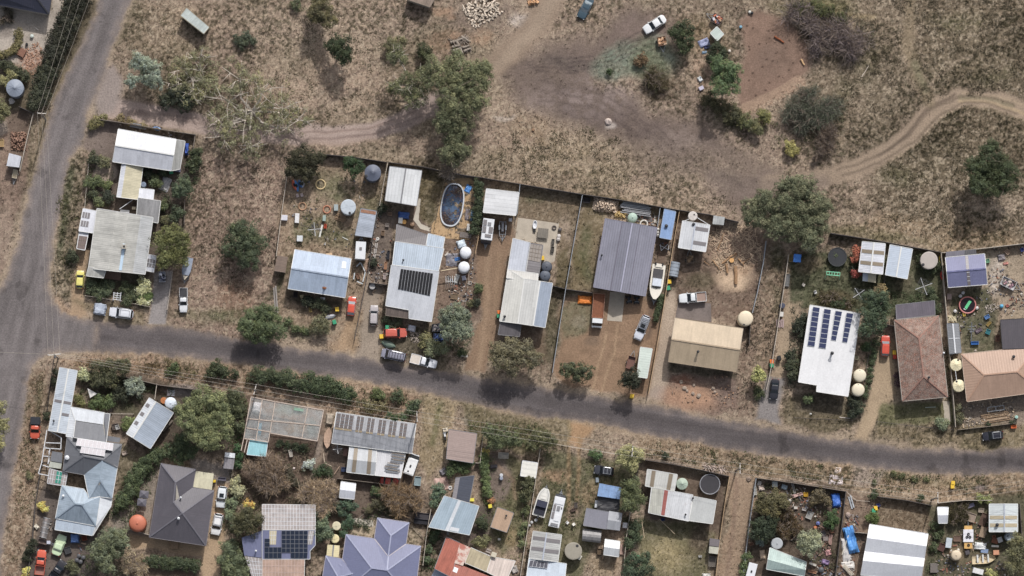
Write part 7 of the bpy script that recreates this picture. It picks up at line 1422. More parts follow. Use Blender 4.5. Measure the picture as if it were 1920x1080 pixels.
s=mono(b,(992,1047),(1062,1057),(1058,1095),(986,1090),3.0,3.5,RM(G(190,200,212),.34,.06,.08),gutter=BARGE);s1=Sec((994,1050),(1028,1054),(1026,1066),(991,1062),[(0,3.1),(1,3.25)]);solar(b,s1,0,1,0,1,5,1,mat(G(92,92,100),.15,.1),WHITE,.03);s1=Sec((989,1080),(1000,1081),(999,1094),(987,1093),[(0,3.4),(1,3.5)]);solar(b,s1,0,1,0,1,2,1,mat(G(92,92,100),.15,.1),WHITE,.03)
tank(1075,1033,16,2.3,'large grey-green concrete tank beside the banded shed',G(150,144,132),'flat',0,.1,hatch=(.45,.6));CR(1087,1045,6,9,1.6,-.6,G(206,202,190),'white box at the side of the concrete tank','pump box',False)
car('wagon','dark grey wagon with roof bars at the top of the boat yard',(1151,885),(1114,880),17.5,G(58,60,68),rack=3)
b=bld('rusty-edged blue tin roof above a black shade sail','shed',1143,920);mono(b,(1124,906),(1165,914),(1162,936),(1120,930),2.4,2.5,RM(G(136,164,204),.34,.15,.2,rust=.2),gutter=None,shrink=.15)
TP(1141,946,42,28,-.12,1.9,G(54,54,58),'black shade sail slung below the blue tin roof','shade sail',.12,'shade_sail',drop=False)
b=bld('slate grey shed roof with paler gable end','shed',1130,975);mono(b,(1100,953),(1142,960),(1137,992),(1094,985),2.6,2.8,RM(G(128,128,138),.34,.06,.08,sheet=.03),gutter=GREY);GB(b,(1142,958),(1167,962),(1162,995),(1137,992),2.6,3.0,[RM(G(164,166,172),.34,.08,.08)]*2,gutter=None,shrink=.2)
b=bld('silver curved-roof tunnel shed','shed',1110,1004);s=STR(b,(1093,991),(1128,995),(1126,1018),(1091,1014),[(0,1.6),(.15,2.1),(.4,2.4),(.6,2.4),(.85,2.1),(1,1.6)],[RM(G(156,154,154),.5,.2,.3)]*5,gutter=None,shrink=.1)
b=bld('bright white cottage shed with blue-white south slope','shed',1147,1028);GB(b,(1135,1011),(1162,1015),(1160,1044),(1132,1040),2.3,2.9,[RM(G(222,225,228),.34,.06,.06)]*2,gutter=BARGE,shrink=.15);CR(1125,1034,9,11,.8,0,G(130,110,90),'brown crate frame beside the bright white shed');BM(1167,1020,1165,1040,.7,mat(G(176,150,140),.8),'pinkish decking strip beside the bright white shed','deck strip',z=.2)
CR(1172,985,9,10,1.2,-.1,G(206,206,210),'white tank box at the fence by the slate shed','crate',False)
chair(1064,980,.8,G(226,226,226),'white garden chair on the left of the boat yard lawn');chair(1076,983,2.2,G(222,220,214),'white garden chair on the right of the boat yard lawn')
for k,(x,y,l)in enumerate(((1005,975,'pair of white drums behind the boat stern'),(997,979,'white drum at the boat yard fence'),(993,985,'smallest drum at the boat yard fence'))):tank(x,y,3-k*.4,.7,l,G(190,192,194),'open',0,.05,cat='drum',name='drum')
CR(1075,956,9,5,.5,.3,G(110,92,84),'dark barrow by the yard bare patch','wheelbarrow');CR(1080,947,6,10,.3,0,G(104,96,92),'dark mat above the barrow','pallet');CR(1120,902-2,6,9,.5,0,G(130,140,150),'small grey box by the blue tin roof','crate',False);CR(1118,945,5,14,1.2,-.1,G(196,200,206),'white fridge standing beside the black shade sail','fridge',False)
b=bld('white shed with two brown bands in the trampoline yard','shed',1240,900);s=mono(b,(1214,880),(1270,890),(1264,921),(1210,911),2.7,2.4,RM(G(206,206,202),.4,.1,.12,kind='rib'),gutter=BARGE)
for u in(.15,.73):SKL(b,s,u,u+.13,.02,.98,SKY_B)
h=bld('pale corrugated house with a red roof stripe','house',1270,948);s=STR(h,(1222,914),(1299,928),(1291,977),(1216,961),[(0,2.7),(1,3.1)],[RM(G(200,202,206),.36,.15,.2,rust=.08,kind='rib')],gutter=BARGE);SKL(h,s,.31,.40,.01,.99,mat(G(142,82,76),.6,var=.25));SKL(h,s,.01,.3,.01,.99,RM(G(176,176,168),.36,.15,.2,kind='rib'))
s=mono(h,(1301,931),(1343,939),(1336,982),(1292,976),2.6,2.8,RM(G(182,184,184),.34,.12,.1,sheet=.03),gutter=BARGE);vent(h,1285,965,3.0,.12,.5);vent(h,1299,934,2.8,.12,.3)
tank(1279,907,10.5,2.1,'pale green ribbed tank beside the banded shed in the trampoline yard',G(166,180,166),'cone',10,.3);trampoline(1331,908,19.5,'large dark round pool cover with pale rim',1.2,G(60,58,62),G(146,146,152),'above-ground pool')
b=bld('tiny half dark half cream hutch on the lane fence','shed',1339,1024);mono(b,(1331,1009),(1350,1012),(1348,1025),(1330,1023),1.9,2.1,RM(G(104,98,102),.34,.1,.1),gutter=None,shrink=.1);mono(b,(1330,1024),(1348,1026),(1346,1039),(1329,1037),2.0,1.9,RM(G(196,194,180),.34,.1,.1),gutter=None,shrink=.1)
CR(1336,1053,14,19,.7,-.05,G(140,132,124),'grey open pen below the tiny hutch','pen');CR(1313,1043,6,4,.4,0,G(206,204,200),'small white box in the trampoline yard','crate');CR(1196,1044,6,6,.7,0,G(80,176,130),'bright green box among the dark trees','crate',False);BM(1203,975,1209,1013,.09,mat(G(196,176,150),.7),'thin washing line pole on the lawn','pole',z=1.5);BM(1236,973,1267,1003,.07,mat(G(196,176,150),.7),'long thin pole slanting over the lawn','pole',z=1.2);CR(1243,974,7,5,.5,.2,G(60,76,120),'dark blue box below the red-striped house')
WPL(1338,878,40,10,.3,-.2,'grey timber sheets stacked on the verge',40,c=G(176,160,150),lr=.07,ll=1.4,cat='timber pile',name='timber_pile');TP(1325,1078,16,6,0,.8,G(214,212,206),'white board at the bottom of the trampoline yard')
b=bld('mint and white gabled shed in the junk garden','shed',1477,1052);GB(b,(1444,1027),(1512,1055-1),(1508,1080),(1437,1067),2.7,3.4,[RM(G(176,194,190),.34,.12,.18)]*2,gutter=BARGE,t=.55)
tank(1457,1019,10.5,2.2,'pale round tank above the mint shed',G(168,172,176),'flat',0,.1);caravan('white caravan cut by the bottom edge below the lane fence',(1403,1095),(1413,1056),16,[(.1,0,.1,.2,DARK)],hitch=False,dark_front=False)
h=bld('big white saw-tooth roofed shed at the bottom edge','shed',1680,1030);s=STR(h,(1631,983),(1740,1001),(1727,1086),(1614,1078),[(0,3.2),(.27,4.2),(.535,3.3),(.72,4.1),(1,3.0)],[RM(G(216,218,224),.34,.07,.08,sheet=.03,depth=.5)]*4,gutter=BARGE)
b=bld('small white shed half under the bare olive bush','shed',1767,966);GB(b,(1758,951),(1778,951),(1776,981),(1760,981),2.2,2.7,[TINW,TINW],gutter=BARGE,shrink=.12)
b=bld('white shed with two tan bands in the lower right corner','shed',1882,970);s=STR(b,(1855,945),(1855,997),(1908,997),(1908,945),[(0,2.8),(.53,3.5),(1,2.8)],[RM(G(206,212,214),.34,.08,.1)]*2,gutter=BARGE,cap=TINL)
for u in(.42,.7):SKL(b,s,u,u+.13,.02,.98,mat(G(178,166,142),.5));
vent(b,1869,984,3.3,.2,.3)
tank(1793,1041,9.5,1.9,'cream round tank in the lower right yard',G(206,190,166),'dome',0,.3);tank(1894,1006,8,2.0,'pale blue-grey tank beside the lower right tree',G(170,180,190),'flat',0,.1,hatch=(-.6,.1))
car('ute','red ute with dark canopy on the left road verge',(67,782),(65,823),18.5,G(198,94,74),'pickup truck',tray=('canopy',G(60,60,66)))
car('sedan','pale green old sedan below the rambling house',(104,1041),(118,1003),19,G(196,214,180),glass=mat(G(176,190,160),.2))
car('ute','red ute at the bottom left behind the fence',(74,1078),(79,1031),18,G(202,98,78),'pickup truck',tray=('tub',G(150,110,100)))
car('ute','black dual-cab ute on the lower left drive',(96,1088),(120,1052),18,G(50,50,56),'pickup truck',tray=('tub',G(70,72,80)))
car('suv','white four-wheel drive with sunroof beside the cream carport',(418,912),(413,952),19,G(218,222,226),'car',sunroof=True)
car('wagon','white wagon lower down the sandy drive of the charcoal house',(411,963),(403,1003),19,G(226,226,228),rack=2)
TP(140,1009,16,17,0,1.2,G(96,126,180),'blue cover over a small machine below the verandah',amp=.05);CR(158,1009,9,9,.7,.2,G(150,84,64),'rusty red machine beside the blue cover','mower');CR(127,1032,12,12,.6,.3,G(88,88,92),'grey barrow by the pale green sedan','wheelbarrow')
for(x,y,l)in((148,1042,'upper left drum of the four behind the bushes'),(156,1045,'upper right drum of the four behind the bushes'),(144,1050,'lower left drum of the four behind the bushes'),(151,1053,'lower right drum of the four behind the bushes')):tank(x,y,3.8,.9,l,G(96,96,100),'open',0,.05,cat='drum',name='drum',group='four dark drums')
t=TH('clear_tunnel','clear plastic garden tunnel beside the yellow shrub','garden tunnel',tuple(P(83,988,0)));pl=mat(G(190,186,186),.3,alpha=.6)
for k in range(5):MB().m(WHITE).tube([P(76+k*.0+i*2.2-k*2.0+6,970+k*9+i*.6,.2)+Vector((0,0,1.4*math.sin(i/6*math.pi)))for i in range(7)],.05,5).build('hoop',t,world=True)
mb=MB().m(pl);vs=[P(82+i*2.2-k*2.0,970+k*9+i*.6,.2)+Vector((0,0,1.38*math.sin(i/6*math.pi)))for k in range(5)for i in range(7)];mb.mesh(vs,[(k*7+i,(k+1)*7+i,(k+1)*7+i+1,k*7+i+1)for k in range(4)for i in range(6)]);mb.build('plastic_cover',t,world=True)
TP(68,988,8,10,.8,.5,G(206,200,186),'cream sheet at the fence beside the tunnel');open_trailer(82,1016,22,9,-.25,G(110,96,92),'rusty trailer frame under the garden tunnel',None);CR(91,1017,7,6,.9,0,G(190,192,206),'white box on the end of the rusty trailer','crate',False,z=.6)
t=TH('shade_sail','white triangular shade sail over the dark garden','shade sail',tuple(P(172,737,0)));q=[P(164,728,2.6),P(182,738,2.3),P(169,746,2.4)];MB().m(mat(G(214,210,206),.7)).mesh(q+[v-Vector((0,0,.03))for v in q],[(0,2,1),(3,4,5),(0,1,4,3),(1,2,5,4),(2,0,3,5)]).build('cloth',t,world=True)
for v in q:MB().m(STEEL).bar((v.x,v.y,0),v,.06).build('post',t,world=True)
CR(216,800,12,11,.7,.2,G(110,100,96),'dark table with chairs beside the grey roof','table');CR(220,801,7,8,.8,.3,G(206,206,206),'white chair beside the dark garden table','chair');TP(233,850,11,9,.3,.4,G(156,142,132),'grey stone heap on the narrow lawn');CR(276,834,15,6,.5,-.6,G(64,62,66),'black crate with white rim under the tilted shed');BM(305,810,326,785,.3,OLDWOOD,'grey timber ramp along the tilted shed','timber beam',z=.5);TP(320,736,14,12,0,.2,G(184,184,190),'pale ash patch of sheeting above the dome tank')
CR(416,898,15,6,.9,-.1,G(120,116,130),'grey trailer cage above the white four-wheel drive');CR(402,902,5,5,.9,0,G(222,190,60),'yellow box at the cream carport','crate',False);CR(545,850,6,13,.7,.2,G(214,206,196),'white ladder-like frame in the shrub garden','garden trellis');TP(537,843,14,7,.2,.3,G(196,176,160),'pinkish cloth above the ladder frame');rock(551,878,2.4,'white stone in the shrub garden',G(214,200,196));clothesline(633,842,9,.1,'small rotary clothesline by the lower white shed');CR(648,848,8,15,.8,-.1,G(140,110,100),'brown rabbit hutch beside the lower white shed','hutch',False);CR(645,880,10,8,.6,0,G(70,84,120),'dark blue barrel box at the lower white shed');BM(606,848,609,868,.1,mat(G(196,180,160),.7),'pale post rail at the garden path','post rail',z=.8);BM(609,868,622,874,.08,mat(G(196,180,160),.7),'short pale rail at the garden path','post rail',z=.8);BM(638,872,626,890,.1,mat(G(176,150,130),.7),'tan pole leaning by the hutch','pole',z=.6);CR(783,902,12,17,.9,-.1,G(170,190,196),'pale blue frame box below the minibus','garden trellis')
t=TH('motorbike','white and black motorbike beside the tan-pink shed','motorbike',tuple(P(834,817,0)),1.75)
for s_ in(-.65,.65):q=MB().m(RUBBER);q.tube([(s_,-.08,.33),(s_,.08,.33)],.33,14);q.build('wheel',t)
MB().m(WHITE).box((.1,0,.75),(.9,.4,.35),taper=.7).build('fairing',t);MB().m(BLACK).box((-.45,0,.8),(.7,.32,.12)).build('seat',t);MB().m(STEEL).bar((.45,-.4,1.0),(.45,.4,1.0),.06).build('handlebar',t);MB().m(DARK).box((0,0,.45),(.7,.35,.4)).build('engine',t)
TP(835,806,10,8,.2,.6,G(206,196,180),'pale cloth heap above the motorbike');CR(944,854,19,11,.35,-.05,G(206,200,190),'white-stone edged planter in the lawn garden','garden planter');CR(926,874,13,6,.7,.1,G(70,66,70),'dark barbecue on the grey patio','barbecue',False);tank(940,891,3.2,.8,'upper white drum on the grey patio',G(206,208,214),'flat',0,.05,cat='drum',name='drum');tank(940,897,3.2,.8,'lower blue-grey drum on the grey patio',G(150,156,172),'flat',0,.05,cat='drum',name='drum');TP(832,884,14,12,.6,.6,G(130,126,132),'grey curved sheet behind the tan-pink shed');TP(828,908,26,26,.2,.25,G(186,156,146),'pinkish gravel heap beside the pale blue house');ring(844,915,4,'white tyre ring above the pale blue house',G(206,206,206),'tyre',.12,.12,'tyre')
CR(885,937,8,6,.8,0,G(226,214,90),'yellow box beside the charcoal annexe','crate',False);CR(919,949,7,7,.9,.2,G(222,206,80),'yellow bin by the tan tin shed fence','crate',False);CR(936,1011,5,4,.4,0,G(214,212,206),'small white box below the tan tin shed','crate',False);CR(840,999,4,8,.9,0,G(150,150,150),'grey gas meter box at the red iron house','crate',False);BM(910,1033,920,1037,.3,mat(G(160,150,144),.7),'grey pallets against the red iron house','timber pile',n=3);TP(965,1068,12,14,.3,.4,G(176,170,166),'grey sheet at the foot of the worn roof')
CR(795,968,33,12,.8,-.1,G(96,92,98),'upper dark raised bed at the grey fence','garden bed');CR(792,978,32,9,.9,-.1,G(60,60,68),'black raised bed at the grey fence','garden bed');BM(770,985,796,1010,.12,OLDWOOD,'slanting timber rail beside the lavender house','timber beam',z=.4);BM(672,972,683,963,.14,OLDWOOD,'garden edging board left of the lavender wing','edging');BM(683,963,708,970,.14,OLDWOOD,'garden edging board above the lavender wing','edging')
for k,(x,y)in enumerate(((664,984),(673,986),(684,988))):tree('small dark potted shrub in a row left of the lavender wing',[(x,y,4)],(58,64,50),.8,**SB,group='potted shrubs left of the lavender wing')
r_=random.Random(21);JC=[G(206,204,200),G(150,110,90),G(90,88,92),G(196,170,140),G(120,130,150),G(176,90,70),G(214,180,80),G(70,90,140),G(160,150,146)]
J=[(1424,906,'white sheet of scrap in the top left fence corner',G(214,206,200),8,10),(1428,915,'pale bundle in the fence corner',G(206,190,180),12,10),(1416,920,'white board along the left fence',G(214,212,206),5,16),(1453,908,'white bathtub-like frame by the top fence',G(190,196,196),10,11),(1471,913,'light blue sheet heap by the top fence',G(170,186,196),11,9),(1488,915,'long white door panel by the top fence',G(190,186,180),4,20),(1496,928,'pink roof sheet below the top fence',G(196,166,160),22,7),(1511,927,'yellow toy digger in the junk garden',G(222,176,60),8,8),(1481,938,'white round basin in the junk garden',G(206,200,190),5,5),(1492,952,'pale stone slab in the junk garden',G(190,184,176),7,5),(1508,955,'white chair frame in the junk garden',G(206,200,196),8,5),(1518,966,'black and white open cage in the middle of the junk garden',G(196,194,190),11,14),(1534,981,'violet-blue drum in the junk garden',G(110,120,176),7,8),(1529,989,'orange tub beside the violet-blue drum',G(196,120,84),6,6),(1557,1012,'pale pink plank stack in the junk garden',G(206,170,160),6,18),(1548,1010,'grey crate right of the grey-green tree',G(130,120,116),10,8),(1543,1022,'brown crate heap right of the grey-green tree',G(140,110,96),10,9),(1553,1036,'pink and white rag heap in the junk garden',G(196,150,150),12,12),(1548,1054,'violet rag heap in the junk garden',G(140,120,156),14,9),(1540,1068,'dark tub with white rim at the bottom',G(90,92,96),10,8),(1523,1072,'tan board at the bottom of the junk garden',G(196,150,120),16,5),(1524,1058,'white curved frame beside the mint shed',G(206,200,190),14,4),(1544,1000,'grey machine in the junk garden',G(120,116,120),7,10),(1560,996,'rust-brown sheet in the junk garden',G(150,110,90),8,8),(1484,966,'round clay bowl under the brown bushes',G(196,160,130),6,6),(1488,973,'cream bowl under the brown bushes',G(206,180,150),5,5),(1409,1020,'brown offcuts by the left fence',G(170,130,110),8,5),(1430,1040,'pale stick heap beside the mint shed',G(190,170,150),10,18)]
for i,(x,y,l,c,w,d)in enumerate(J):
 if 'sheet' in l or 'heap' in l or 'bundle' in l:TP(x,y,w,d,r_.uniform(-.5,.5),.4,c,l,'scrap',.12,'scrap_heap')
 elif 'drum' in l or 'basin' in l or 'bowl' in l or 'tub' in l.split():tank(x,y,w/2,.6,l,c,'open',0,.05,cat='tub',name='tub')
 else:CR(x,y,w,d,.5,r_.uniform(-.4,.4),c,l,'scrap box',i%3!=0)
WPL(1545,1015,26,60,.35,0,'litter of mixed scrap along the junk garden path',150,c=G(150,126,116),lr=.06,ll=.5,cat='scrap litter',name='scrap_litter')['kind']='stuff'
TP(1568,938,17,26,.1,.8,G(66,110,190),'bright blue tarpaulin hung in the top right corner of the junk garden',amp=.15);TP(1596,1012,20,50,.25,.9,G(92,150,214),'large crumpled blue tarpaulin on a white trailer',amp=.25);TP(1587,1030,16,44,.1,.35,G(206,202,200),'white board load under the large blue tarpaulin',amp=.08);TP(1590,1060,24,14,.1,.3,G(214,210,206),'white sheets below the large blue tarpaulin',amp=.08)
BM(1580,1058,1600,1080,.12,mat(G(206,196,180),.7),'pale lengths of timber poking from the blue tarpaulin','timber pile',n=4,z=.5);BM(1577,1045,1592,1000,.14,mat(G(214,206,190),.7),'long white pole beside the blue tarpaulin','pole',z=.8)
BM(1592,928,1600,955,.25,mat(G(176,180,186),.6),'grey-white boards in the fence corner triangle','timber pile',n=2);TP(1571,882,13,12,-.1,.12,G(206,190,180),'upper pinkish sheet on the verge by the road');TP(1568,900,26,18,-.1,.15,G(196,184,184),'large pale sheet spread on the verge');rock(1404,898,5,'round boulder on the lane corner',G(140,124,112));rock(1590,966,6,'grey boulder by the junk garden fence',G(160,144,136))
bin_(1642,953,YELLOW,'yellow-lidded bin behind the saw-tooth shed',.1,None);bin_(1638,958,GREEN,'green-lidded bin behind the saw-tooth shed',.1,None);CR(1647,947,6,6,.5,.3,G(80,90,150),'small blue box above the yellow-lidded bin')
bin_(1787,906,YELLOW,'upper yellow bin lying on the south verge',0,G(222,190,40));bin_(1786,912,YELLOW,'lower yellow bin lying on the south verge',0,G(222,190,40))
m0,_,_=place_dir((1816,1028),(1816,986),1);t=TH('flat_trailer','flat trailer with white sheet, orange ends and tyres','trailer',(m0.x,m0.y,0),math.radians(90));MB().m(mat(G(206,166,104),.6)).box((0,0,.6),(4.3,1.5,.12)).build('deck',t);MB().m(mat(G(220,220,226),.5)).box((.25,0,.76),(2.4,1.95,.18),taper=.97).build('sheet',t)
for(x,y)in((.55,0),(.0,-.28),(.0,.28),(-1.5,-.05)):q=MB().m(BLACK);tyre_mesh(q,(x,y,.92 if x>-1 else .75),.27,.085,18,8);q.build('tyre',t)
for s_ in(-1,1):wheel(t,-.3,s_*.8,.3,.18)
MB().m(STEEL).bar((2.1,0,.5),(3.2,0,.5),.1).build('drawbar',t)
TP(1839,1024,22,14,-.1,.6,G(214,216,216),'white sheet heap beside the flat trailer');
p=P(1845,1047,.5);t=TH('dinghy','small cream and grey dinghy at the bottom right','boat',(p.x,p.y,0),.05);mb=MB().m(mat(G(196,180,150),.6));vs=[]
for i in range(11):
 u=i/10*2-1;w=1.0*(1-max(0,u)**2.2*.9)
 for(a,z)in((-1,.65),(-.8,.2),(0,.08),(.8,.2),(1,.65)):vs.append((u*2.2,w*a,z))
mb.mesh(vs,[(i*5+j,(i+1)*5+j,(i+1)*5+j+1,i*5+j+1)[::-1]for i in range(10)for j in range(4)]);mb.build('hull',t)
for x in(-1.2,-.2,.8):MB().m(mat(G(206,206,204),.6)).box((x,0,.5),(.3,1.5,.06)).build('thwart',t)
for(x,y,w,d,h_,c,l)in((1766,1026,11,14,.7,G(116,84,78),'dark red crate of bottles'),(1779,1018,11,19,.9,G(186,194,202),'tilted white cabinet in the lower right yard'),(1795,1010,14,10,.4,G(150,124,110),'brown round fire bowl'),(1821,970,16,16,.7,G(196,176,160),'pinkish timber crate stack'),(1820,948,14,7,.5,G(130,126,150),'violet rag box at the back fence'),(1840,957,10,8,.6,G(190,176,160),'small cream crate by the banded shed'),(1843,998,12,20,.6,G(150,130,110),'heap of brown poles'),(1864,1006,6,5,.5,G(176,120,90),'orange crate below the banded shed'),(1866,1014,12,10,.6,G(130,84,64),'rust red bench below the banded shed'),(1875,1012,9,10,.8,G(206,206,206),'white washing machine below the banded shed'),(1866,1024,14,4,.4,G(206,204,196),'white shelf below the rust red bench'),(1868,1036,11,9,.7,G(206,150,120),'pink and tan box above the dinghy'),(1846,1033,14,8,.5,G(130,146,176),'blue-grey tub above the dinghy'),(1751,1065,14,18,.5,G(110,104,100),'black wire cage at the bottom edge'),(1834,1071,20,10,.8,G(214,214,214),'white cabinet at the bottom edge'),(1844,974,12,24,.6,G(120,96,84),'dark red-brown pen beside the banded shed'),(1814,1036,8,8,.6,G(80,76,80),'black engine block below the flat trailer')):CR(x,y,w,d,h_,r_.uniform(-.4,.4),c,l,'crate',open_=('crate' in l or 'bowl' in l or 'pen' in l))
tank(1797,1031,2.6,.4,'small white tub above the cream round tank',G(206,200,190),'open',0,.05,cat='bucket',name='bucket')
def inside(poly,n,seed):
 r=np.random.default_rng(seed);x0=min(p[0]for p in poly);x1=max(p[0]for p in poly);y0=min(p[1]for p in poly);y1=max(p[1]for p in poly)
 x=r.uniform(x0,x1,n*4);y=r.uniform(y0,y1,n*4);k=dist_poly(x,y,poly)<0;return x[k][:n],y[k][:n]
def LIT_(label,poly,n,cols,big=.5):
 x,y=inside(poly,int(n*2.2),int(poly[0][0]));kk=fbm(x,y,30,3,151)>.5;x,y=x[kk],y[kk];r=random.Random(int(poly[0][1]));mb=MB();ms=[mat(c,.75,var=.3,scale=5)for c in cols];p=P(*poly[0]);
 for a,b in zip(x,y):
  q=P(a,b);L=r.uniform(.12,big)*(2.2 if r.random()<.15 else 1);mb.m(ms[r.randrange(len(ms))]).box((q.x-p.x,q.y-p.y,r.uniform(.05,.22)),(L,r.uniform(.08,.3),r.uniform(.04,.2)),r.uniform(0,3.1),r.uniform(-.5,.5))
 o=mb.build('scrap_litter');o.location=(p.x,p.y,0);tag(o,label,'scrap litter');o['kind']='stuff'
MIXC=[G(196,190,182),G(140,120,106),G(92,86,86),G(164,142,122),G(116,118,130),G(60,58,60),G(140,96,80),G(126,112,102),G(150,140,132)]
LIT_('small mixed scrap strewn through the junk garden',[(1422,902),(1582,926),(1574,1085),(1500,1085),(1515,1040),(1480,1010),(1440,1010),(1415,960)],420,MIXC)
LIT_('small mixed scrap strewn over the lower right yard',[(1765,945),(1915,945),(1915,1085),(1745,1085)],300,MIXC)
LIT_('bits of scrap strewn over the bare east yard',[(1850,465),(1925,460),(1925,595),(1860,590),(1800,640),(1790,560),(1850,545)],200,MIXC,.4)
LIT_('oddments lying along the dark yard of the ribbed house',[(706,400),(735,400),(735,520),(690,560),(690,470)],110,MIXC,.5)
LIT_('scrap lying beside and behind the white tanks',[(836,470),(890,445),(895,600),(845,590)],140,MIXC,.4)
LIT_('oddments between the steel racks and the lilac-grey house',[(1160,372),(1236,390),(1232,425),(1160,410)],110,MIXC)
LIT_('small oddments in the yard of garden rings',[(545,340),(700,330),(660,470),(540,460)],90,MIXC,.3)
LIT_('offcuts and oddments around the machines at the lower left',[(80,960),(112,975),(160,1010),(150,1060),(60,1085)],130,MIXC,.4)
LIT_('oddments around the blue tarpaulin at the fence',[(1580,930),(1612,940),(1606,1000),(1600,1085),(1572,1085)],120,MIXC,.6)
LIT_('oddments in the side yard below the blue long shed',[(1236,452),(1258,455),(1244,520),(1232,500)],50,MIXC,.4)
LIT_('stones and oddments below the tan hip house',[(1805,760),(1900,750),(1905,790),(1805,800)],120,[G(176,164,150),G(130,120,112),G(196,176,150)],.4)
LIT_('pale stones strewn in the orange earth below the beige house',[(1255,705),(1385,705),(1385,765),(1260,755)],50,[G(166,136,114),G(140,120,106),G(176,140,112)],.2)
LIT_('oddments on the narrow strip behind the white gabled shed',[(225,232),(345,250),(345,262),(222,242)],60,MIXC,.5)
def undergrowth(zones):
 Vs=[];Fs=[];Ts=[];nv=0;rng=np.random.default_rng(8)
 for poly,n,c,h in zones:
  x,y=inside(poly,n,int(poly[0][0]*3));keep=fbm(x,y,26,3,141)>.47;x,y=x[keep],y[keep];k=12;N=len(x)*k
  X=np.repeat((x-960)*S,k)+rng.normal(size=N)*.3;Y=np.repeat((540-y)*S,k)+rng.normal(size=N)*.3;Zz=np.abs(rng.normal(size=N))*h*.5+.05
  V,F=quads(np.stack([X,Y,Zz],-1),rng.normal(size=(N,3))*.6+np.array([0,0,.8]),rng.uniform(.06,.17,N),rng.uniform(.05,.12,N),rng)
  t=np.array([lin(v)for v in c])*np.repeat(rng.uniform(.6,1.7,len(x)),k)[:,None]*rng.uniform(.7,1.3,N)[:,None];Vs.append(V);Fs.append(F+nv);nv+=len(V);Ts.append(np.repeat(np.concatenate([t,np.ones((N,1))],1),4,0))
 o=np_mesh('undergrowth',np.concatenate(Vs),np.concatenate(Fs),np.concatenate(Ts),LEAFM);o['kind']='stuff'
UG=[([(150,694),(330,728),(330,745),(250,770),(210,790),(200,770),(150,760)],260,(70,76,54),.7),([(165,295),(215,330),(220,370),(205,390),(160,388)],120,(72,80,56),.6),([(160,505),(285,522),(278,574),(160,555)],150,(72,82,56),.6),([(430,740),(458,745),(448,860),(430,860)],120,(70,82,54),.8),([(462,850),(590,830),(600,900),(560,960),(470,970),(430,960),(430,890)],420,(78,74,58),.8),([(590,960),(700,945),(790,960),(705,1000),(600,1010)],200,(72,80,58),.7),([(800,990),(835,1000),(812,1070),(795,1070)],90,(70,84,58),.6),([(865,790),(1010,795),(1040,830),(1040,850),(900,840)],260,(84,88,60),.7),([(905,850),(925,860),(925,940),(905,945)],60,(84,98,60),.7),([(1170,900),(1205,900),(1205,1080),(1170,1080)],200,(66,76,56),.9),([(1425,905),(1580,925),(1575,1080),(1515,1050),(1440,1020),(1415,1000)],420,(72,72,52),.8),([(1484,560),(1510,570),(1500,720),(1478,720)],130,(58,64,50),.8),([(1618,560),(1665,545),(1660,620),(1640,680),(1612,690)],160,(62,72,52),.9),([(1530,552),(1610,565),(1610,585),(1525,570)],90,(86,82,58),.5),([(800,600),(880,590),(880,665),(800,660)],140,(86,92,70),.7),([(355,280),(378,290),(372,330),(350,400),(345,320)],110,(64,74,54),.8),([(300,310),(330,320),(320,420),(295,420)],90,(66,72,54),.6),([(888,340),(905,345),(900,440),(884,445)],60,(56,66,46),.8),([(1310,180),(1345,170),(1400,215),(1460,230),(1500,280),(1480,330),(1420,260),(1350,225)],330,(84,84,60),.7),([(1480,0),(1600,10),(1650,50),(1620,110),(1500,80)],260,(84,82,66),.7),([(1500,170),(1580,180),(1580,300),(1530,310),(1480,240)],240,(80,78,60),.7),([(200,940),(240,900),(300,860),(300,880),(240,1000),(200,1000)],200,(70,82,56),.8),([(150,1010),(240,1000),(240,1085),(150,1085)],160,(78,84,60),.7),([(415,930),(455,930),(460,1085),(415,1085)],220,(78,88,62),.8),([(480,694),(700,730),(780,750),(780,790),(660,762),(480,722)],300,(76,80,56),.7),([(300,672),(470,694),(470,726),(330,712)],180,(92,88,62),.5),([(120,672),(300,680),(300,700),(150,690)],90,(110,94,68),.4),([(525,300),(620,292),(600,330),(540,330)],110,(56,56,42),.9),([(800,955),(1010,880),(1005,1060),(970,1060)],120,(92,96,66),.4),([(1660,545),(1765,548),(1772,600),(1750,600),(1755,580),(1665,572)],80,(70,80,56),.4),([(1760,640),(1780,650),(1790,750),(1778,750)],50,(60,66,48),.4),([(1745,945),(1765,950),(1755,1085),(1735,1085)],110,(70,78,54),.5)]
WD=(76,68,56)
UG+=[([(368,300),(525,310),(515,520),(470,560),(360,500)],420,WD,.16),([(250,10),(780,0),(760,120),(640,240),(420,230),(230,140)],900,(84,78,60),.14),([(960,250),(1120,240),(1400,380),(1380,405),(880,330)],620,(84,78,60),.13),([(1640,0),(1920,0),(1920,170),(1760,180),(1700,220),(1600,290),(1560,200)],1300,(72,66,52),.2),([(1920,225),(1800,200),(1700,290),(1600,400),(1760,465),(1920,450)],900,(76,70,54),.18),([(1215,825),(1640,885),(1920,898),(1920,935),(1640,925),(1400,882),(1215,858)],520,(70,72,48),.2),([(110,370),(150,330),(140,540),(110,540)],160,(80,80,54),.2),([(60,700),(90,700),(60,1000),(20,1070),(40,840)],160,(84,80,58),.18),([(545,340),(700,330),(660,470),(540,460)],150,(72,78,50),.16),([(1395,600),(1430,550),(1420,780),(1390,770)],110,WD,.16),([(1015,850),(1180,870),(1100,1080),(1010,990)],260,(78,82,54),.14),([(1440,560),(1465,500),(1450,680),(1430,690)],80,WD,.16)]
undergrowth(UG)
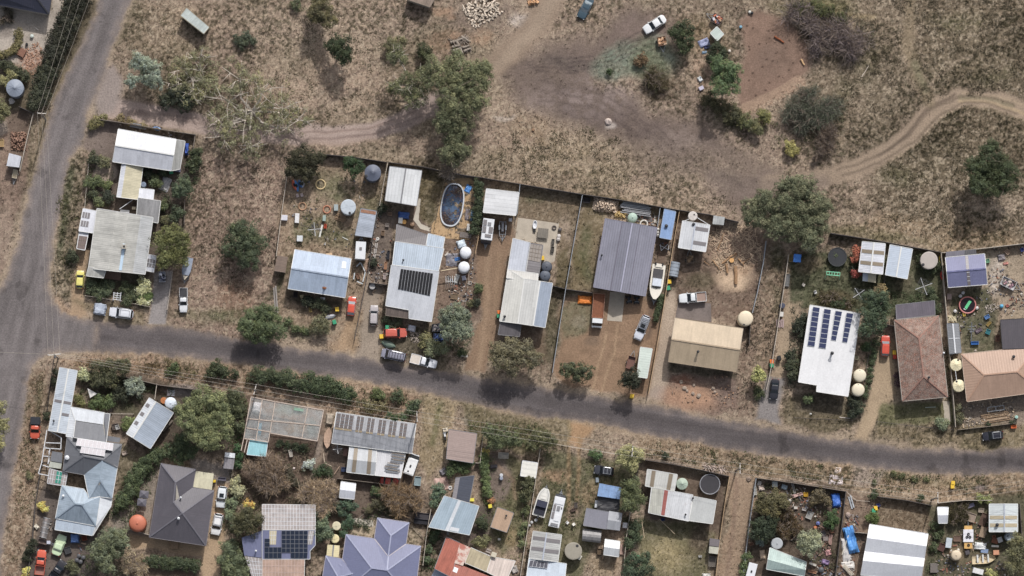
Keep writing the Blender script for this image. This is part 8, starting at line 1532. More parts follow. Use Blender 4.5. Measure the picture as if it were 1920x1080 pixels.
PAL=mat(G(132,122,114),.85,var=.35,scale=3);PALD=mat(G(92,86,84),.85,var=.3,scale=3);PALL=mat(G(186,176,164),.8,var=.2,scale=3);TANF=mat(G(180,154,124),.8,var=.2);ZINC=mat(G(150,156,164),.5,var=.15)
for pts,h,l,m_,st in(([(188,224),(225,229),(300,242),(366,252)],1.7,'grey paling fence behind the white gabled shed',PAL,'solid'),([(366,252),(359,300)],1.6,'short fence at the east end of the white gabled shed',PAL,'solid'),([(346,375),(345,420)],1.5,'short fence beside the garden behind the corner house',PAL,'solid'),([(160,554),(212,562)],1.1,'white picket fence left of the arbour',PALL,'picket'),([(227,564),(280,575)],1.1,'white picket fence right of the arbour',PALL,'picket'),([(323,510),(313,580)],1.2,'pale wire fence along the bitumen drive',PALL,'wire'),([(166,306),(158,392)],1.2,'thin wire fence west of the corner house',PALL,'wire'),([(605,289),(660,294),(725,304)],1.8,'dark back fence behind the garden ring yard',PALD,'solid'),([(728,304),(790,312),(838,322),(870,328),(905,333)],1.8,'dark back fence behind the white shed and pool',PALD,'solid'),([(905,333),(975,345),(1092,364)],1.8,'dark back fence behind the flat-roofed shed yard',PALD,'solid'),([(1092,364),(1160,374),(1238,388)],1.8,'dark back fence behind the firewood stack',PALD,'solid'),([(1238,388),(1275,394),(1330,402),(1385,416)],1.8,'dark back fence behind the wood yard',PALD,'solid'),([(1558,437),(1640,450),(1765,473)],1.8,'dark back fence behind the trampoline lawn',PALD,'solid'),([(1765,474),(1830,467),(1925,456)],1.7,'pale back fence behind the violet-blue shed',PALL,'solid'),([(538,330),(530,385),(523,440),(518,480)],1.6,'pale paling fence on the west of the garden ring yard',PALL,'solid'),([(727,306),(718,350),(712,385)],1.7,'light fence between dark tank and big white shed',PALL,'solid'),([(709,398),(700,440),(692,500),(680,560),(665,635)],1.6,'dark fence along the silver wagon drive',PALD,'solid'),([(692,530),(725,534)],1.5,'dark gate across the silver wagon drive',PALD,'solid'),([(835,330),(828,360),(815,425)],1.2,'low timber pool fence on the west of the deck',mat(G(176,160,130),.8),'picket'),([(895,358),(893,380),(886,412)],1.6,'blue-grey pool screen on the east of the deck',mat(G(86,106,136),.6),'solid'),([(880,505),(877,540),(867,600)],1.2,'pale wire fence along the sandy drive',PALL,'wire'),([(898,440),(891,475)],1.4,'tan fence stub above the white tanks',TANF,'solid'),([(975,346),(970,400)],1.8,'zinc fence beside the flat-roofed white shed',ZINC,'solid'),([(1092,366),(1076,455),(1061,540),(1048,620),(1036,698)],1.8,'long zinc fence with a pale top between two yards',ZINC,'solid'),([(1037,536),(1062,542),(1111,549)],1.7,'dark cross fence beside the stepped white house',PALD,'solid'),([(1238,389),(1233,424)],1.7,'zinc fence stub beside the blue long shed',ZINC,'solid'),([(1274,396),(1266,440),(1256,500),(1247,560),(1232,650),(1216,738)],1.6,'long tan fence along the pale drive',TANF,'solid'),([(1437,452),(1432,490),(1421,545),(1411,586)],1.7,'zinc fence on the east of the wood yard',ZINC,'solid'),([(1408,588),(1405,645)],1.6,'dark fence behind the cream tank',PALD,'solid'),([(1479,478),(1470,540),(1459,610),(1446,690),(1437,730)],1.5,'pale wire-topped fence along the solar house drive',PALL,'solid'),([(1661,515),(1658,530)],1.5,'fence stub between the two pale sheds',PALD,'solid'),([(1634,640),(1625,690),(1620,735)],1.2,'low fence behind the row of round shrubs',PALD,'wire'),([(1765,475),(1770,530),(1776,600),(1784,700),(1792,800)],1.7,'pale paling fence between tiled house and east yard',PALL,'solid'),([(1796,806),(1850,800),(1905,793)],.9,'low rock-edged fence before the tan hip house',OLDWOOD,'solid'),([(1645,790),(1700,797),(1790,806)],.8,'low dark fence before the tiled house',PALD,'wire'),([(1490,783),(1598,788)],.7,'low dark fence across the solar house lawn',PALD,'wire'),([(1662,608),(1678,612)],1.6,'dark side gate of the tiled house',PALD,'solid'),([(62,213),(50,262),(37,320)],1.5,'pale fence beside the brown wood heap',PALL,'solid'),([(36,200),(62,212)],1.6,'dark fence below the ribbed grey tank',PALD,'solid'),([(102,665),(94,720),(88,770)],1.3,'dark paling fence west of the junction shed',PALD,'picket'),([(152,694),(240,708),(300,722),(365,730)],1.6,'grey front fence of the tilted shed garden',PAL,'solid'),([(294,720),(290,748)],1.5,'short white fence above the tilted shed',PALL,'solid'),([(207,775),(250,776)],1.2,'white rail fence east of the grey roof',PALL,'wire'),([(78,868),(66,945),(58,1040),(50,1085)],1.5,'dark fence west of the rambling house yard',PALD,'solid'),([(240,992),(280,1003)],1.4,'pale fence below the terracotta tank',PALL,'solid'),([(437,797),(458,800)],1.4,'grey fence at the net house corner',PAL,'solid'),([(633,897),(700,905),(735,910)],1.5,'timber retaining fence below the lower white shed',OLDWOOD,'solid'),([(715,968),(770,980)],1.4,'dark fence above the lavender wing',PALD,'solid'),([(808,955),(800,1000),(793,1060)],1.5,'pale fence between lavender house and pale blue house',PALL,'solid'),([(906,815),(900,868)],1.5,'pale fence beside the tan-pink shed',PALL,'solid'),([(892,868),(900,868)],1.3,'short gate at the tan-pink shed',PALL,'solid'),([(1013,842),(1006,890),(995,960),(985,1020),(975,1085)],1.5,'long pale fence beside the boat yard',PALL,'solid'),([(1040,832),(1090,841),(1155,851)],1.1,'low pale front rail of the boat yard',PALL,'wire'),([(1201,861),(1260,870),(1310,880),(1367,893)],1.7,'dark front fence of the trampoline yard',PALD,'solid'),([(1182,960),(1174,1010),(1168,1085)],1.5,'pale fence east of the bright white shed',PALL,'solid'),([(1201,862),(1193,895)],1.5,'dark fence stub under the yellow-green tree',PALD,'solid'),([(1368,893),(1360,940),(1350,1010),(1342,1085)],1.6,'tan fence on the west of the dirt lane',TANF,'solid'),([(1418,896),(1408,965),(1399,1033),(1393,1085)],1.6,'zinc fence on the east of the dirt lane',ZINC,'solid'),([(1418,896),(1485,905),(1555,916),(1586,921)],1.6,'grey front fence of the junk garden',PAL,'solid'),([(1586,922),(1578,990),(1566,1085)],1.6,'dark fence east of the junk garden',PALD,'solid'),([(1588,922),(1606,938),(1630,940)],1.2,'pale rail at the junk garden corner',PALL,'wire'),([(1603,998),(1627,1000)],1.3,'pale board fence beside the saw-tooth shed',PALL,'solid'),([(1646,931),(1700,938),(1748,948)],1.6,'dark front fence of the saw-tooth shed lawn',PALD,'solid'),([(1760,943),(1810,938),(1860,938)],1.5,'pale front fence of the lower right yard',PALL,'solid'),([(1912,945),(1916,1000)],1.5,'dark fence at the right of the banded corner shed',PALD,'solid')):
 fence(pts,h,l,m_,style=st,group='property fences of the street')
E=[pole(78,212,9,'power pole on the left road verge',(1,-.05),1.7),pole(101,664,9.5,'double-armed power pole at the road junction',(1,.1),2.4,True),pole(478,730,8.5,'power pole above the net house',(.25,1),2.0),pole(782,781,8.5,'power pole at the end of the glazed shed',(-.05,1),2.0),pole(1186,846,8.5,'power pole beside the yellow-green tree',(.1,1),2.0),pole(1388,878,8.5,'power pole at the dirt lane corner',(.0,1),2.0),pole(1759,933,8.5,'power pole at the saw-tooth shed corner',(.0,1),2.0)]
def off(pts,h):return[P(x,y,h)for x,y in pts]
wires(off([(143,-30),(160,-30),(178,-30)],8.8),E[0],'overhead wires rising up the left road');wires(E[0],E[1],'overhead wires along the left road');up=lambda e:sorted(e,key=lambda v:-v.y)
wires(up(E[1])if False else E[1][::-1],up(E[2]),'overhead wires from the junction to the net house');wires(up(E[2]),up(E[3]),'overhead wires above the glazed shed');wires(up(E[3]),up(E[4]),'overhead wires above the tan-pink shed and boat yard');wires(up(E[4]),up(E[5]),'overhead wires above the trampoline yard');wires(up(E[5]),up(E[6]),'overhead wires above the junk garden');wires(up(E[6]),off([(1960,896),(1960,903),(1960,912)],8.5),'overhead wires leaving at the right edge')
wires(off([(-20,659),(-20,660),(-20,661)],9)[:1]+off([(-20,660)],9)*2,[E[1][1]]*3,'single wire crossing the left road')
DKG_=(60,66,50);OLV=(92,92,68);GUM=(104,104,76);BLG=(112,124,112);MID=(76,86,58);BRN=(96,84,72);YEL=(132,130,84);BLK=(50,56,46);GGR=(98,108,92);PUR=(118,106,108)
T=lambda l,lb,c,h=None,**k:tree(l,lb,c,h,**k)
T('blue-green rounded tree beside the left road',[(262,118,20),(280,128,22),(290,150,20),(270,148,16),(245,150,14)],BLG,5.5)
T('sparse olive gum with white limbs right of the blue-green tree',[(345,130,30),(375,120,34),(330,160,24),(390,160,34),(362,178,26)],GUM,4.2,style='gum',dens=.75)
T('largest sparse gum spreading over the dirt track',[(450,150,40),(430,190,42),(490,175,44),(530,205,40),(460,225,46),(520,240,36),(560,225,30),(420,255,34),(470,275,30),(410,225,30)],GUM,6.5,style='gum',dens=.5)
T('very dark bushy tree under the sparse gum',[(330,180,24),(350,192,20),(310,188,16)],BLK,2.6)
T('gum with pale branches beside the dirt track, north arm',[(745,105,22),(760,160,26),(790,150,28),(780,185,24),(740,165,16)],(86,90,64),8.5,style='gum',dens=1.5)
T('tall dense gum over the bend of the track',[(820,140,34),(860,130,36),(895,150,34),(860,165,34),(890,190,28),(840,185,30),(905,130,22)],(84,90,62),9,dens=1.0,alt=(120,118,76));T('lower lobe gum drooping below the track',[(850,215,30),(865,235,30),(835,230,26),(850,265,26),(845,290,24),(868,285,18)],(72,78,54),7,dens=1.0,alt=(112,110,76))
T('dead bare tree against the back fence',[(848,310,24),(840,322,16)],(150,138,128),4,style='twig')
T('dark rounded conifer in the dry paddock',[(637,93,27),(628,84,18),(646,104,18)],(48,58,40),5.5);T('olive-brown spreading tree at the top edge',[(603,18,28),(590,30,20),(618,40,18),(600,-5,22)],(86,82,58),6);T('dark clump of scrub in the dry paddock',[(445,76,10),(460,70,12),(455,84,11),(474,78,9)],(64,72,58),1.6,**SB);T('small green scrub at the top of the paddock',[(556,10,12)],(74,80,58),1.5,**SB);T('dark round bush left of the gum',[(795,95,16),(803,103,10)],(60,66,46),3,**SB);T('scraggly bush left of the log heap',[(735,85,16),(750,78,12)],(96,94,68),3,**SB)
T('dark round bush on the dirt yard',[(1282,66,25),(1282,88,16),(1270,60,18)],(52,62,42),4.5,**BU);T('dense mid-green tree beside the horse yard',[(1347,122,18),(1352,145,22),(1372,132,20),(1372,160,20),(1350,165,18)],(78,96,64),7);T('very dark bush above the dense tree',[(1345,95,18),(1335,110,14),(1356,105,12)],(46,54,38),4,**BU);T('brown-olive bush on the green netting',[(1225,142,24),(1238,152,20),(1215,150,16)],(92,78,56),2.6,**BU,style='twig',alt=(80,84,50));T('small brown bush on the green netting',[(1204,112,13),(1196,118,8)],(96,78,58),1.6,**BU);T('tiny dark green bush at the left of the netting',[(1143,134,6)],(50,66,40),1.2,**BU)
for k,(x,y,r)in enumerate(((1330,188,18),(1352,200,16),(1372,212,20),(1398,228,17),(1432,216,15),(1418,240,14))):T(('dark olive bush at the upper end of the scrub row below the horse yard','second dark bush of the scrub row below the horse yard','third and largest bush of the scrub row below the horse yard','fourth bush of the scrub row, beside the yellowish one','yellow-green bush at the horse yard corner','lowest bush of the scrub row below the horse yard')[k],[(x,y,r),(x+6,y+6,r*.6)],((70,68,48),(76,72,52),(74,74,54),(84,88,58),(104,104,62),(92,92,64))[k],2.6,**BU)
T('large bare purple-brown thicket at the top right',[(1500,30,30),(1530,55,32),(1570,60,38),(1605,75,28),(1590,95,24),(1535,85,24)],PUR,3.4,**SB,style='twig',dens=1.3);T('dark green scrub at the top of the thicket',[(1530,15,20),(1500,20,18),(1555,22,14),(1575,35,14)],(70,74,46),2.2,**SB)
T('dark grey-green twiggy thicket below the horse yard',[(1490,205,28),(1515,180,24),(1530,215,32),(1555,205,28),(1500,230,22)],(104,104,92),3.4,**SB,style='twig',dens=1.5,alt=(80,92,64));T('dark brown twiggy scrub below the thicket',[(1555,245,22),(1545,270,20),(1535,290,12)],(112,98,90),2.4,**SB,style='twig',dens=1.4);T('yellow-green round bush at the edge of the paddock',[(1485,280,14),(1478,272,8)],(136,130,74),2,**BU)
T('dark green rounded tree alone at the right edge',[(1855,300,32),(1830,320,26),(1885,322,30),(1850,340,32),(1880,345,26),(1835,350,22),(1860,275,16)],(58,68,46),7)
T('wide multi-crowned gum above the solar house lot',[(1475,365,32),(1505,350,26),(1530,385,32),(1500,395,34),(1460,395,34),(1430,380,28),(1405,395,22),(1535,420,26),(1495,430,30),(1455,425,26),(1520,450,22),(1420,410,22),(1480,345,16)],(80,86,62),6.5,alt=(112,110,78),dens=1.25)
T('dark green tree alone on the vacant lot',[(457,445,34),(475,460,28),(440,465,26),(465,485,26),(450,430,20)],(66,76,56),5.5);T('dense green tree shading the side road',[(470,605,26),(495,600,30),(515,615,24),(485,625,26),(500,588,22),(460,618,16)],(76,88,60),5)
T('olive-green rounded tree beside the grey corner house',[(322,460,34),(305,445,20),(340,450,22),(335,480,24),(310,485,20)],(88,92,54),6);T('dark round tree by the corner house garden',[(343,350,22),(334,360,14)],(66,78,60),4);T('smaller dark tree below the round garden tree',[(333,400,15),(326,408,9)],(60,70,52),3);T('dark bush along the east fence of the white shed',[(368,288,13),(362,312,14),(370,302,10)],(58,66,46),2.5,**BU);T('tan-green bush at the track corner',[(180,228,13),(172,236,9),(195,222,9)],(104,100,66),1.8,**BU);T('tall dry bushes along the north fence of the corner block',[(225,222,9),(245,228,8),(270,236,7)],(122,110,80),1.2,**BU)
for k,(x,y,r,c)in enumerate(((176,298,13,DKG_),(194,304,13,OLV),(166,342,12,MID),(182,340,12,MID),(200,346,10,(88,98,60)),(172,362,10,DKG_),(184,378,11,(88,96,66)),(200,368,13,BLK),(134,480,13,DKG_),(276,325,12,BLK),(290,340,13,MID),(305,322,10,(60,68,50)),(303,385,11,MID),(310,412,9,OLV))):T(('dark bush at the top of the corner garden','olive bush above the concrete circle','green bush left of the concrete circle','green bush below the concrete circle','light green bush right of the concrete circle','small dark bush at the wire fence','pale green bush above the chequered lean-to','black-green bush beside the breezeway','dark round bush at the yellow car strip','black-green bush under the white gabled shed','mid-green bush east of the breezeway','dark bush below the lean-to roof','green bush in the narrow east garden','olive bush beside the grey roof wing')[k],[(x,y,r),(x+r*.5,y+r*.3,r*.6)],c,None,**BU)
T('mixed dark garden bushes left of the arbour',[(172,537,14),(190,540,14),(205,535,12),(186,552,12),(200,550,10)],(72,82,60),1.6,**SB);T('dark garden bushes right of the arbour',[(236,540,13),(244,552,14),(238,565,12),(252,545,10)],(70,78,56),1.7,**SB);T('large pale cream shrub at the picket fence',[(268,532,14),(276,542,10),(262,546,9)],(168,170,128),2,**SB);T('small cream shrub in the picket fence corner',[(262,565,8),(275,567,8)],(172,172,130),1.2,**SB);T('mid-green shrub beneath the cream shrubs',[(276,556,11),(262,556,9)],(92,110,64),1.2,**SB)
T('blackish tree in the corner of the garden ring yard',[(560,298,26),(588,300,22),(550,320,18),(576,325,18),(600,296,12)],(54,54,40),4.5);T('dark green conifer against the back fence',[(655,303,15),(672,312,15),(664,322,11)],(48,66,42),4)
for k,(x,y,r,c)in enumerate(((600,610,20,OLV),(540,603,8,MID),(553,616,8,MID),(566,618,6,MID),(574,622,6,MID),(575,566,13,BLK),(596,570,12,(66,72,54)),(610,578,10,DKG_),(716,392,10,BLK),(699,492,9,BLK),(896,541,10,MID),(893,568,8,BLK),(884,570,7,OLV))):T(('olive shrub on the cottage frontage','leftmost small shrub of the cottage front row','second small shrub of the cottage front row','third small shrub of the cottage front row','last small shrub of the cottage front row','black-green bush under the cottage verandah','grey-green bush under the cottage verandah','dark bush at the cottage corner','dark bush by the side lane fence','black-green bush on the side lane fence','round green bush beside the sandy drive','dark bush at the pile of sticks','olive bush at the pile of sticks')[k],[(x,y,r),(x+r*.45,y-r*.2,r*.6)],c,None,**SB)
T('grey-green leafy tree below the white tanks',[(845,590,24),(862,605,26),(850,622,24),(870,590,16),(838,605,18),(872,625,16)],GGR,6.5);T('grey-green shrub at the bottom of the scrap trailers',[(815,650,17),(830,655,13),(805,660,10)],(102,108,82),2.6,**SB);T('yellowish shrub left of the scrap trailers',[(798,632,12),(793,645,9)],(112,110,76),2,**SB);T('dark clipped shrub beside the white bench',[(867,661,10)],(56,66,44),1.3,**SB);T('dark bushes along the ribbed house front',[(725,600,10),(745,605,11),(735,612,8)],(72,78,60),1.3,**SB)
hedge('dark green pool hedge beside the flat-roofed shed',[(896,345),(898,370),(896,395),(894,415),(890,432)],10,(54,64,46),2.6);T('wide olive-grey tree by the sandy drive entrance',[(930,660,20),(955,655,24),(980,660,26),(1000,675,20),(965,682,22),(940,678,18)],(96,92,72),5.5);T('smaller dark olive tree on the verge',[(1062,695,16),(1080,692,17),(1100,698,15),(1085,708,13)],(68,74,54),3.6);T('almost black round tree beside the green-white shed',[(1182,708,19),(1174,718,12),(1192,716,12)],(44,48,38),4.5)
T('yellow-green round tree east of the beige house',[(1422,700,14),(1416,710,9),(1428,708,9)],(136,138,84),3.2);T('dark low shrub below the yellow-green tree',[(1424,738,12)],(66,74,50),1.2,**SB);hedge('dark ivy strip on the tan fence',[(1240,555),(1234,580),(1230,600)],5,(56,66,44),1.3)
T('tall red-leaved shrub beside the banded shed',[(1606,470,10),(1604,484,9),(1611,478,7)],(150,82,62),2.4,**SB);T('round crimson shrub on the lawn',[(1604,514,10)],(138,62,56),1.8,**SB)
T('large dark green tree east of the solar house',[(1632,560,20),(1650,580,20),(1628,590,22),(1645,610,18),(1622,620,14),(1655,560,14)],(62,76,58),6);T('brown-tipped shrub above the dark green tree',[(1650,545,12),(1658,555,9)],(118,104,74),2.6,**SB);T('grey-green twiggy shrub bed behind the solar house',[(1560,556,14),(1545,560,12),(1578,566,13),(1590,572,9)],(96,88,66),1.8,**SB,style='twig');T('dark shrub below the shrub bed',[(1578,570,10),(1566,572,8)],(56,66,46),1.6,**SB)
for k,(x,y,r,c)in enumerate(((1505,598,14,BLK),(1496,612,12,BLK),(1508,625,11,BLK),(1488,680,17,(60,66,50)),(1490,700,15,(66,72,54)),(1482,665,12,BLK),(1517,748,10,(78,90,62)),(1625,650,10,(60,76,50)),(1604,752,14,BLK),(1612,765,12,(54,62,48)),(1600,774,10,BLK),(1568,478,6,MID),(1598,505,6,BLK))):T(('dark bush at the top left wall of the solar house','dark bush left of the solar house by the sandy strip','lowest of three dark bushes left of the solar house','large dark bush on the lower left wall of the solar house','grey-dark bush at the lower left corner of the solar house','black bush above the lower wall bushes','small round grey-green shrub on the front lawn','mid-green bush beside the cream slatted seat','spiky black-green shrub under the cream tanks','spiky dark shrub at the front corner','lowest black spiky shrub at the front corner','small bush peeping from behind the trampoline','tiny dark bush between the red shrubs')[k],[(x,y,r),(x-r*.4,y+r*.4,r*.6)],c,None,**SB)
for k in range(9):T('clipped round shrub of the row beside the sandy drive',[(1643-k*2.6,645+k*12,6.2)],(62,74,52),1.1,**SB,group='row of clipped shrubs beside the sandy drive')
T('ivy ring around the beige concrete tank',[(1727,496,9),(1735,508,9),(1748,508,9),(1760,500,8),(1724,482,7)],(58,66,46),1.6,**SB);T('grey-green ball shrub on the tiled house lawn',[(1768,795,13),(1760,790,8)],(106,116,92),1.8,**SB);T('purple-dark shrub by the tiled house wall',[(1683,705,8),(1685,718,6)],(72,54,62),1.4,**SB);T('bushes along the dark side of the tan house fence',[(1797,765,7),(1801,780,8),(1798,790,6)],(84,84,64),1.2,**SB);T('small dark conifer at the verge fence',[(1897,793,6),(1853,796,5)],(48,56,42),1,**SB);T('dark green hedge behind the paddling pool yard',[(1750,560,10),(1758,580,9),(1745,545,9)],(60,70,50),1.4,**SB)
hedge('tall dark hedge along the left road',[(160,-20),(140,10),(124,45),(110,80),(98,110)],22,(46,48,40),3.6,step=.55,jit=.2);hedge('lower part of the dark roadside hedge',[(96,118),(84,148),(72,175),(66,192)],20,(54,58,46),3.2,step=.55,jit=.2);hedge('curved clipped hedge of the garden island',[(35,60),(36,78),(26,94),(10,102),(-10,105)],7,(98,92,62),1.2);T('bare brownish bush in the garden island',[(10,28,14),(20,36,10),(2,40,9)],(88,84,72),1.8,**SB,style='twig');hedge('dark clipped hedge above the ribbed grey tank',[(-10,120),(10,122),(30,132),(48,145)],10,(58,62,46),2);T('pale green shrub beside the ribbed grey tank',[(20,138,12),(8,152,12),(28,140,8)],(124,122,84),2,**SB);T('olive tree at the left edge below the tank',[(2,200,16),(10,212,11),(-4,220,12)],(92,92,64),3.5);T('yellowish tree at the left edge beside the road',[(-4,765,18),(4,800,17),(-6,830,18),(-14,790,18)],(116,114,76),6)
T('pale cream-green shrub beside the junction shed',[(155,703,12),(163,708,8)],(156,162,122),2.4,**SB);T('large dark bushes along the roadside fence',[(188,695,22),(210,690,20),(232,688,18),(205,712,18),(180,715,14)],(70,72,52),3.6);T('grey-green bush by the fence gate',[(252,722,17),(262,730,13),(245,732,11)],(112,122,110),2.8,**BU);T('green bush north of the grey roof',[(185,752,15),(200,758,14),(175,760,12),(205,748,10)],(78,92,56),2.6,**BU);T('olive bush beside the timber path',[(146,746,9),(152,756,8)],(96,98,60),1.4,**BU);T('dark shrub behind the junction shed',[(106,700,9),(102,715,9)],(50,54,42),2,**SB);T('dark bush below the shade sail',[(222,730,14),(232,742,12),(215,745,10)],(52,56,44),2,**BU)
T('big leafy green tree in the middle of the tilted shed garden',[(380,745,28),(405,755,26),(360,765,24),(415,785,26),(385,790,34),(350,790,20),(425,810,18),(395,825,24),(365,815,20),(340,770,14)],(92,100,66),8,alt=(128,130,78));T('dark green bushes under the big leafy tree',[(340,830,20),(320,845,16),(355,850,18),(335,860,14),(300,850,14)],(68,80,56),2.6,**BU);T('light green bush between grey roof and tilted shed',[(242,792,13),(235,800,9)],(96,108,66),1.6,**BU);T('dark spreading bush beside the power wires',[(440,745,20),(450,770,18),(430,765,16),(452,800,14)],(70,76,54),3,**BU)
hedge('long bushy dark hedge west of the charcoal house',[(300,850),(280,865),(262,880),(248,900),(238,925),(226,945)],15,(68,80,54),2.6,step=.6,jit=.35);T('large grey-green tree above the drums',[(200,1015,24),(222,1005,20),(185,1035,22),(215,1035,22),(200,1060,20),(232,1020,14)],(90,98,76),5);T('pale bare dead tree beside the front hedge',[(250,1045,20),(262,1062,16),(240,1065,14)],(176,158,132),3,style='twig');hedge('clipped dark hedge in front of the charcoal house',[(282,1052),(310,1056),(340,1058),(366,1060)],13,(58,68,48),1.8,step=.6);T('bright yellow shrub beside the garden tunnel',[(76,950,7),(84,955,7),(80,946,6)],(200,176,76),1.4,**SB);T('small yellow bush at the bottom left',[(50,1070,8),(48,1078,6)],(196,176,80),1.2,**SB);T('dark conifer beside the red ute at the bottom left',[(58,1030,11),(50,1045,10),(64,1018,8)],(44,50,38),2.4,**SB);T('low bush on the left verge',[(56,893,7)],(92,92,66),.9,**BU);T('dark shrub west of the junction shed end',[(88,780,9)],(52,58,44),1.6,**SB);T('low dark bush beside the drums',[(135,1060,12),(140,1070,10)],(86,88,66),1.6,**BU)
T('pale silvery shrub beside the white four-wheel drive',[(440,912,13),(448,922,13),(444,900,9)],(150,150,116),2.4,**SB);T('grey-green bushes east of the sandy drive',[(434,945,13),(430,965,12),(440,980,12)],(96,108,84),2.2,**BU);T('dense dark tree beside the lavender-blue house',[(455,975,22),(470,985,20),(445,990,18),(470,965,16),(485,975,12)],(68,68,48),5);T('golden-leaved shrub above the dense dark tree',[(463,944,7),(472,948,7)],(206,158,66),1.6,**SB);T('large grey-green bush at the bottom by the sandy drive',[(430,1030,20),(445,1050,24),(430,1070,20),(452,1075,18),(420,1050,14)],(88,98,72),4,**BU);T('ivy strip beside the small open hut',[(450,855,9),(447,872,9),(446,840,9)],(58,84,56),1.6,**SB)
T('leafless brown tree left of the garden path',[(495,875,26),(515,885,24),(485,895,22),(520,905,20),(500,915,20),(475,880,16)],(140,122,106),4.5,style='twig',dens=1.7);T('leafless tan tree right of the garden path',[(590,920,26),(612,915,24),(575,930,20),(620,935,20),(600,945,20),(605,960,14)],(164,144,122),4.5,style='twig',dens=1.7);T('dark undergrowth between the two leafless trees',[(545,895,12),(535,915,12),(555,905,10),(540,880,9)],(70,66,54),1.6,**BU);T('silver-blue round shrub in the shrub garden',[(577,872,10),(584,868,7)],(158,170,164),1.5,**SB);T('dark shiny bush by the lower white shed',[(605,882,13),(618,886,11),(596,886,9)],(52,66,44),2.2,**BU);T('hedge of dark plants under the net house front',[(525,832,9),(540,835,9),(555,838,9),(570,841,9)],(58,68,50),1.2,**SB)
T('dense dark green bush below the small white gabled shed',[(650,945,13),(640,960,12),(662,950,10),(635,948,9)],(62,80,64),2.6,**BU);T('grey-green tree left of the cream tanks',[(606,985,16),(600,1000,15),(615,1000,13),(605,970,13)],(84,98,78),3.2);T('dark green bush right of the cream tanks',[(650,985,13),(645,1000,9),(655,975,9)],(60,80,62),2.4,**BU);T('brown autumn tree beside the red car',[(728,925,20),(745,930,22),(770,935,22),(750,950,20),(780,945,14),(735,945,14)],(138,116,88),4.5,style='twig',dens=1.8,alt=(160,128,84));T('dark shrubbery under the brown autumn tree',[(720,950,14),(740,960,14),(705,945,12),(690,955,10)],(78,76,58),1.6,**SB);T('green bush below the red car',[(703,918,10),(710,925,9)],(72,84,56),1.6,**BU)
hedge('dark roadside shrubs above the net house',[(488,702),(510,705),(530,708),(548,715),(565,722)],15,(62,72,52),2.6,step=.7,jit=.45);hedge('dark roadside shrubs above the glazed shed',[(580,720),(600,726),(625,732),(655,738)],16,(60,72,50),2.6,step=.7,jit=.45);T('round green shrub above the glazed shed, west',[(705,738,12),(715,742,9)],(86,96,60),1.8,**SB);T('dark round shrub above the glazed shed, centre',[(745,742,13)],(66,76,54),2,**SB);T('dark shrub at the end pole of the glazed shed',[(775,760,14),(770,772,10)],(68,80,58),2.2,**SB);T('ivy overhanging the glazed shed edge',[(740,785,9),(755,782,8),(730,781,7)],(60,76,50),2.9,**SB);T('dark roadside bush near the junction',[(325,690,11),(318,697,8)],(62,74,46),1.6,**BU);T('dark bush on the verge above the big leafy tree',[(405,690,16),(420,697,14),(395,700,11),(440,702,10)],(58,66,46),2.4,**BU)
T('olive tree left of the power pole shrubs',[(690,760,12),(700,765,12),(715,762,10)],(98,92,66),2,**SB);T('dark green tree right of the tan-pink shed',[(925,815,18),(945,822,20),(930,830,18),(965,825,16),(915,805,14)],(78,86,60),4);T('second dark green tree near the yard fence',[(1020,822,16),(1035,828,12),(1005,815,14),(1000,832,12)],(84,86,60),3.6);T('green bushes below the tan-pink shed',[(850,872,14),(868,878,14),(845,885,11),(880,870,10)],(70,84,54),2.2,**BU);hedge('column of green bushes beside the grey patio',[(908,855),(908,875),(912,905),(914,925)],9,(84,98,62),1.8);T('yellow-green bush at the fence beside the tan-pink shed',[(909,848,8),(910,858,6)],(140,132,64),1.4,**BU);T('orange-leaved bush above the yellow bin',[(922,938,7)],(150,104,70),1.2,**BU);T('grey-green bush west of the pale blue house',[(822,915,12),(818,930,12),(828,925,9),(812,945,8)],(82,100,82),2.6,**BU);T('dark round bush in the grey courtyard',[(902,978,13),(908,985,9)],(58,66,48),2,**BU);T('olive bush below the grey courtyard',[(905,1018,11),(912,1010,9),(893,1015,9)],(98,98,68),1.6,**BU);T('dark garden bushes above the red iron house',[(812,1010,10),(806,1030,10),(800,1050,10),(818,1000,8)],(70,84,60),1.4,**BU);T('dark olive tree along the boat yard fence',[(988,912,14),(985,928,11),(992,900,9)],(78,80,56),2.8);T('small bushes along the boat yard fence',[(980,935,8),(985,958,9),(984,985,9),(978,1000,8),(980,1020,8)],(92,100,68),1.4,**SB)
T('yellow-green tree at the front of the boat yard',[(1178,848,18),(1190,855,18),(1170,862,16),(1185,872,15),(1165,852,11)],(126,126,82),4.5,alt=(160,152,96),dens=1.4);T('dense olive-green tree beside the blue tin roof',[(1185,912,18),(1178,930,18),(1195,935,17),(1188,950,14),(1175,945,12)],(84,92,62),5);T('dark green bush under the front rail',[(1122,855,10),(1112,850,8)],(70,90,58),1.4,**BU);T('dark tree at the bottom between two yards',[(1185,1050,18),(1205,1065,20),(1180,1075,18),(1210,1045,12)],(62,76,58),4.5);T('bushy dark green strip behind the slate shed',[(1190,985,12),(1185,1000,13),(1180,1020,12),(1195,1010,11)],(66,78,58),2.4,**BU);T('small dark bush on the verge',[(1246,852,7)],(52,60,44),1.1,**BU)
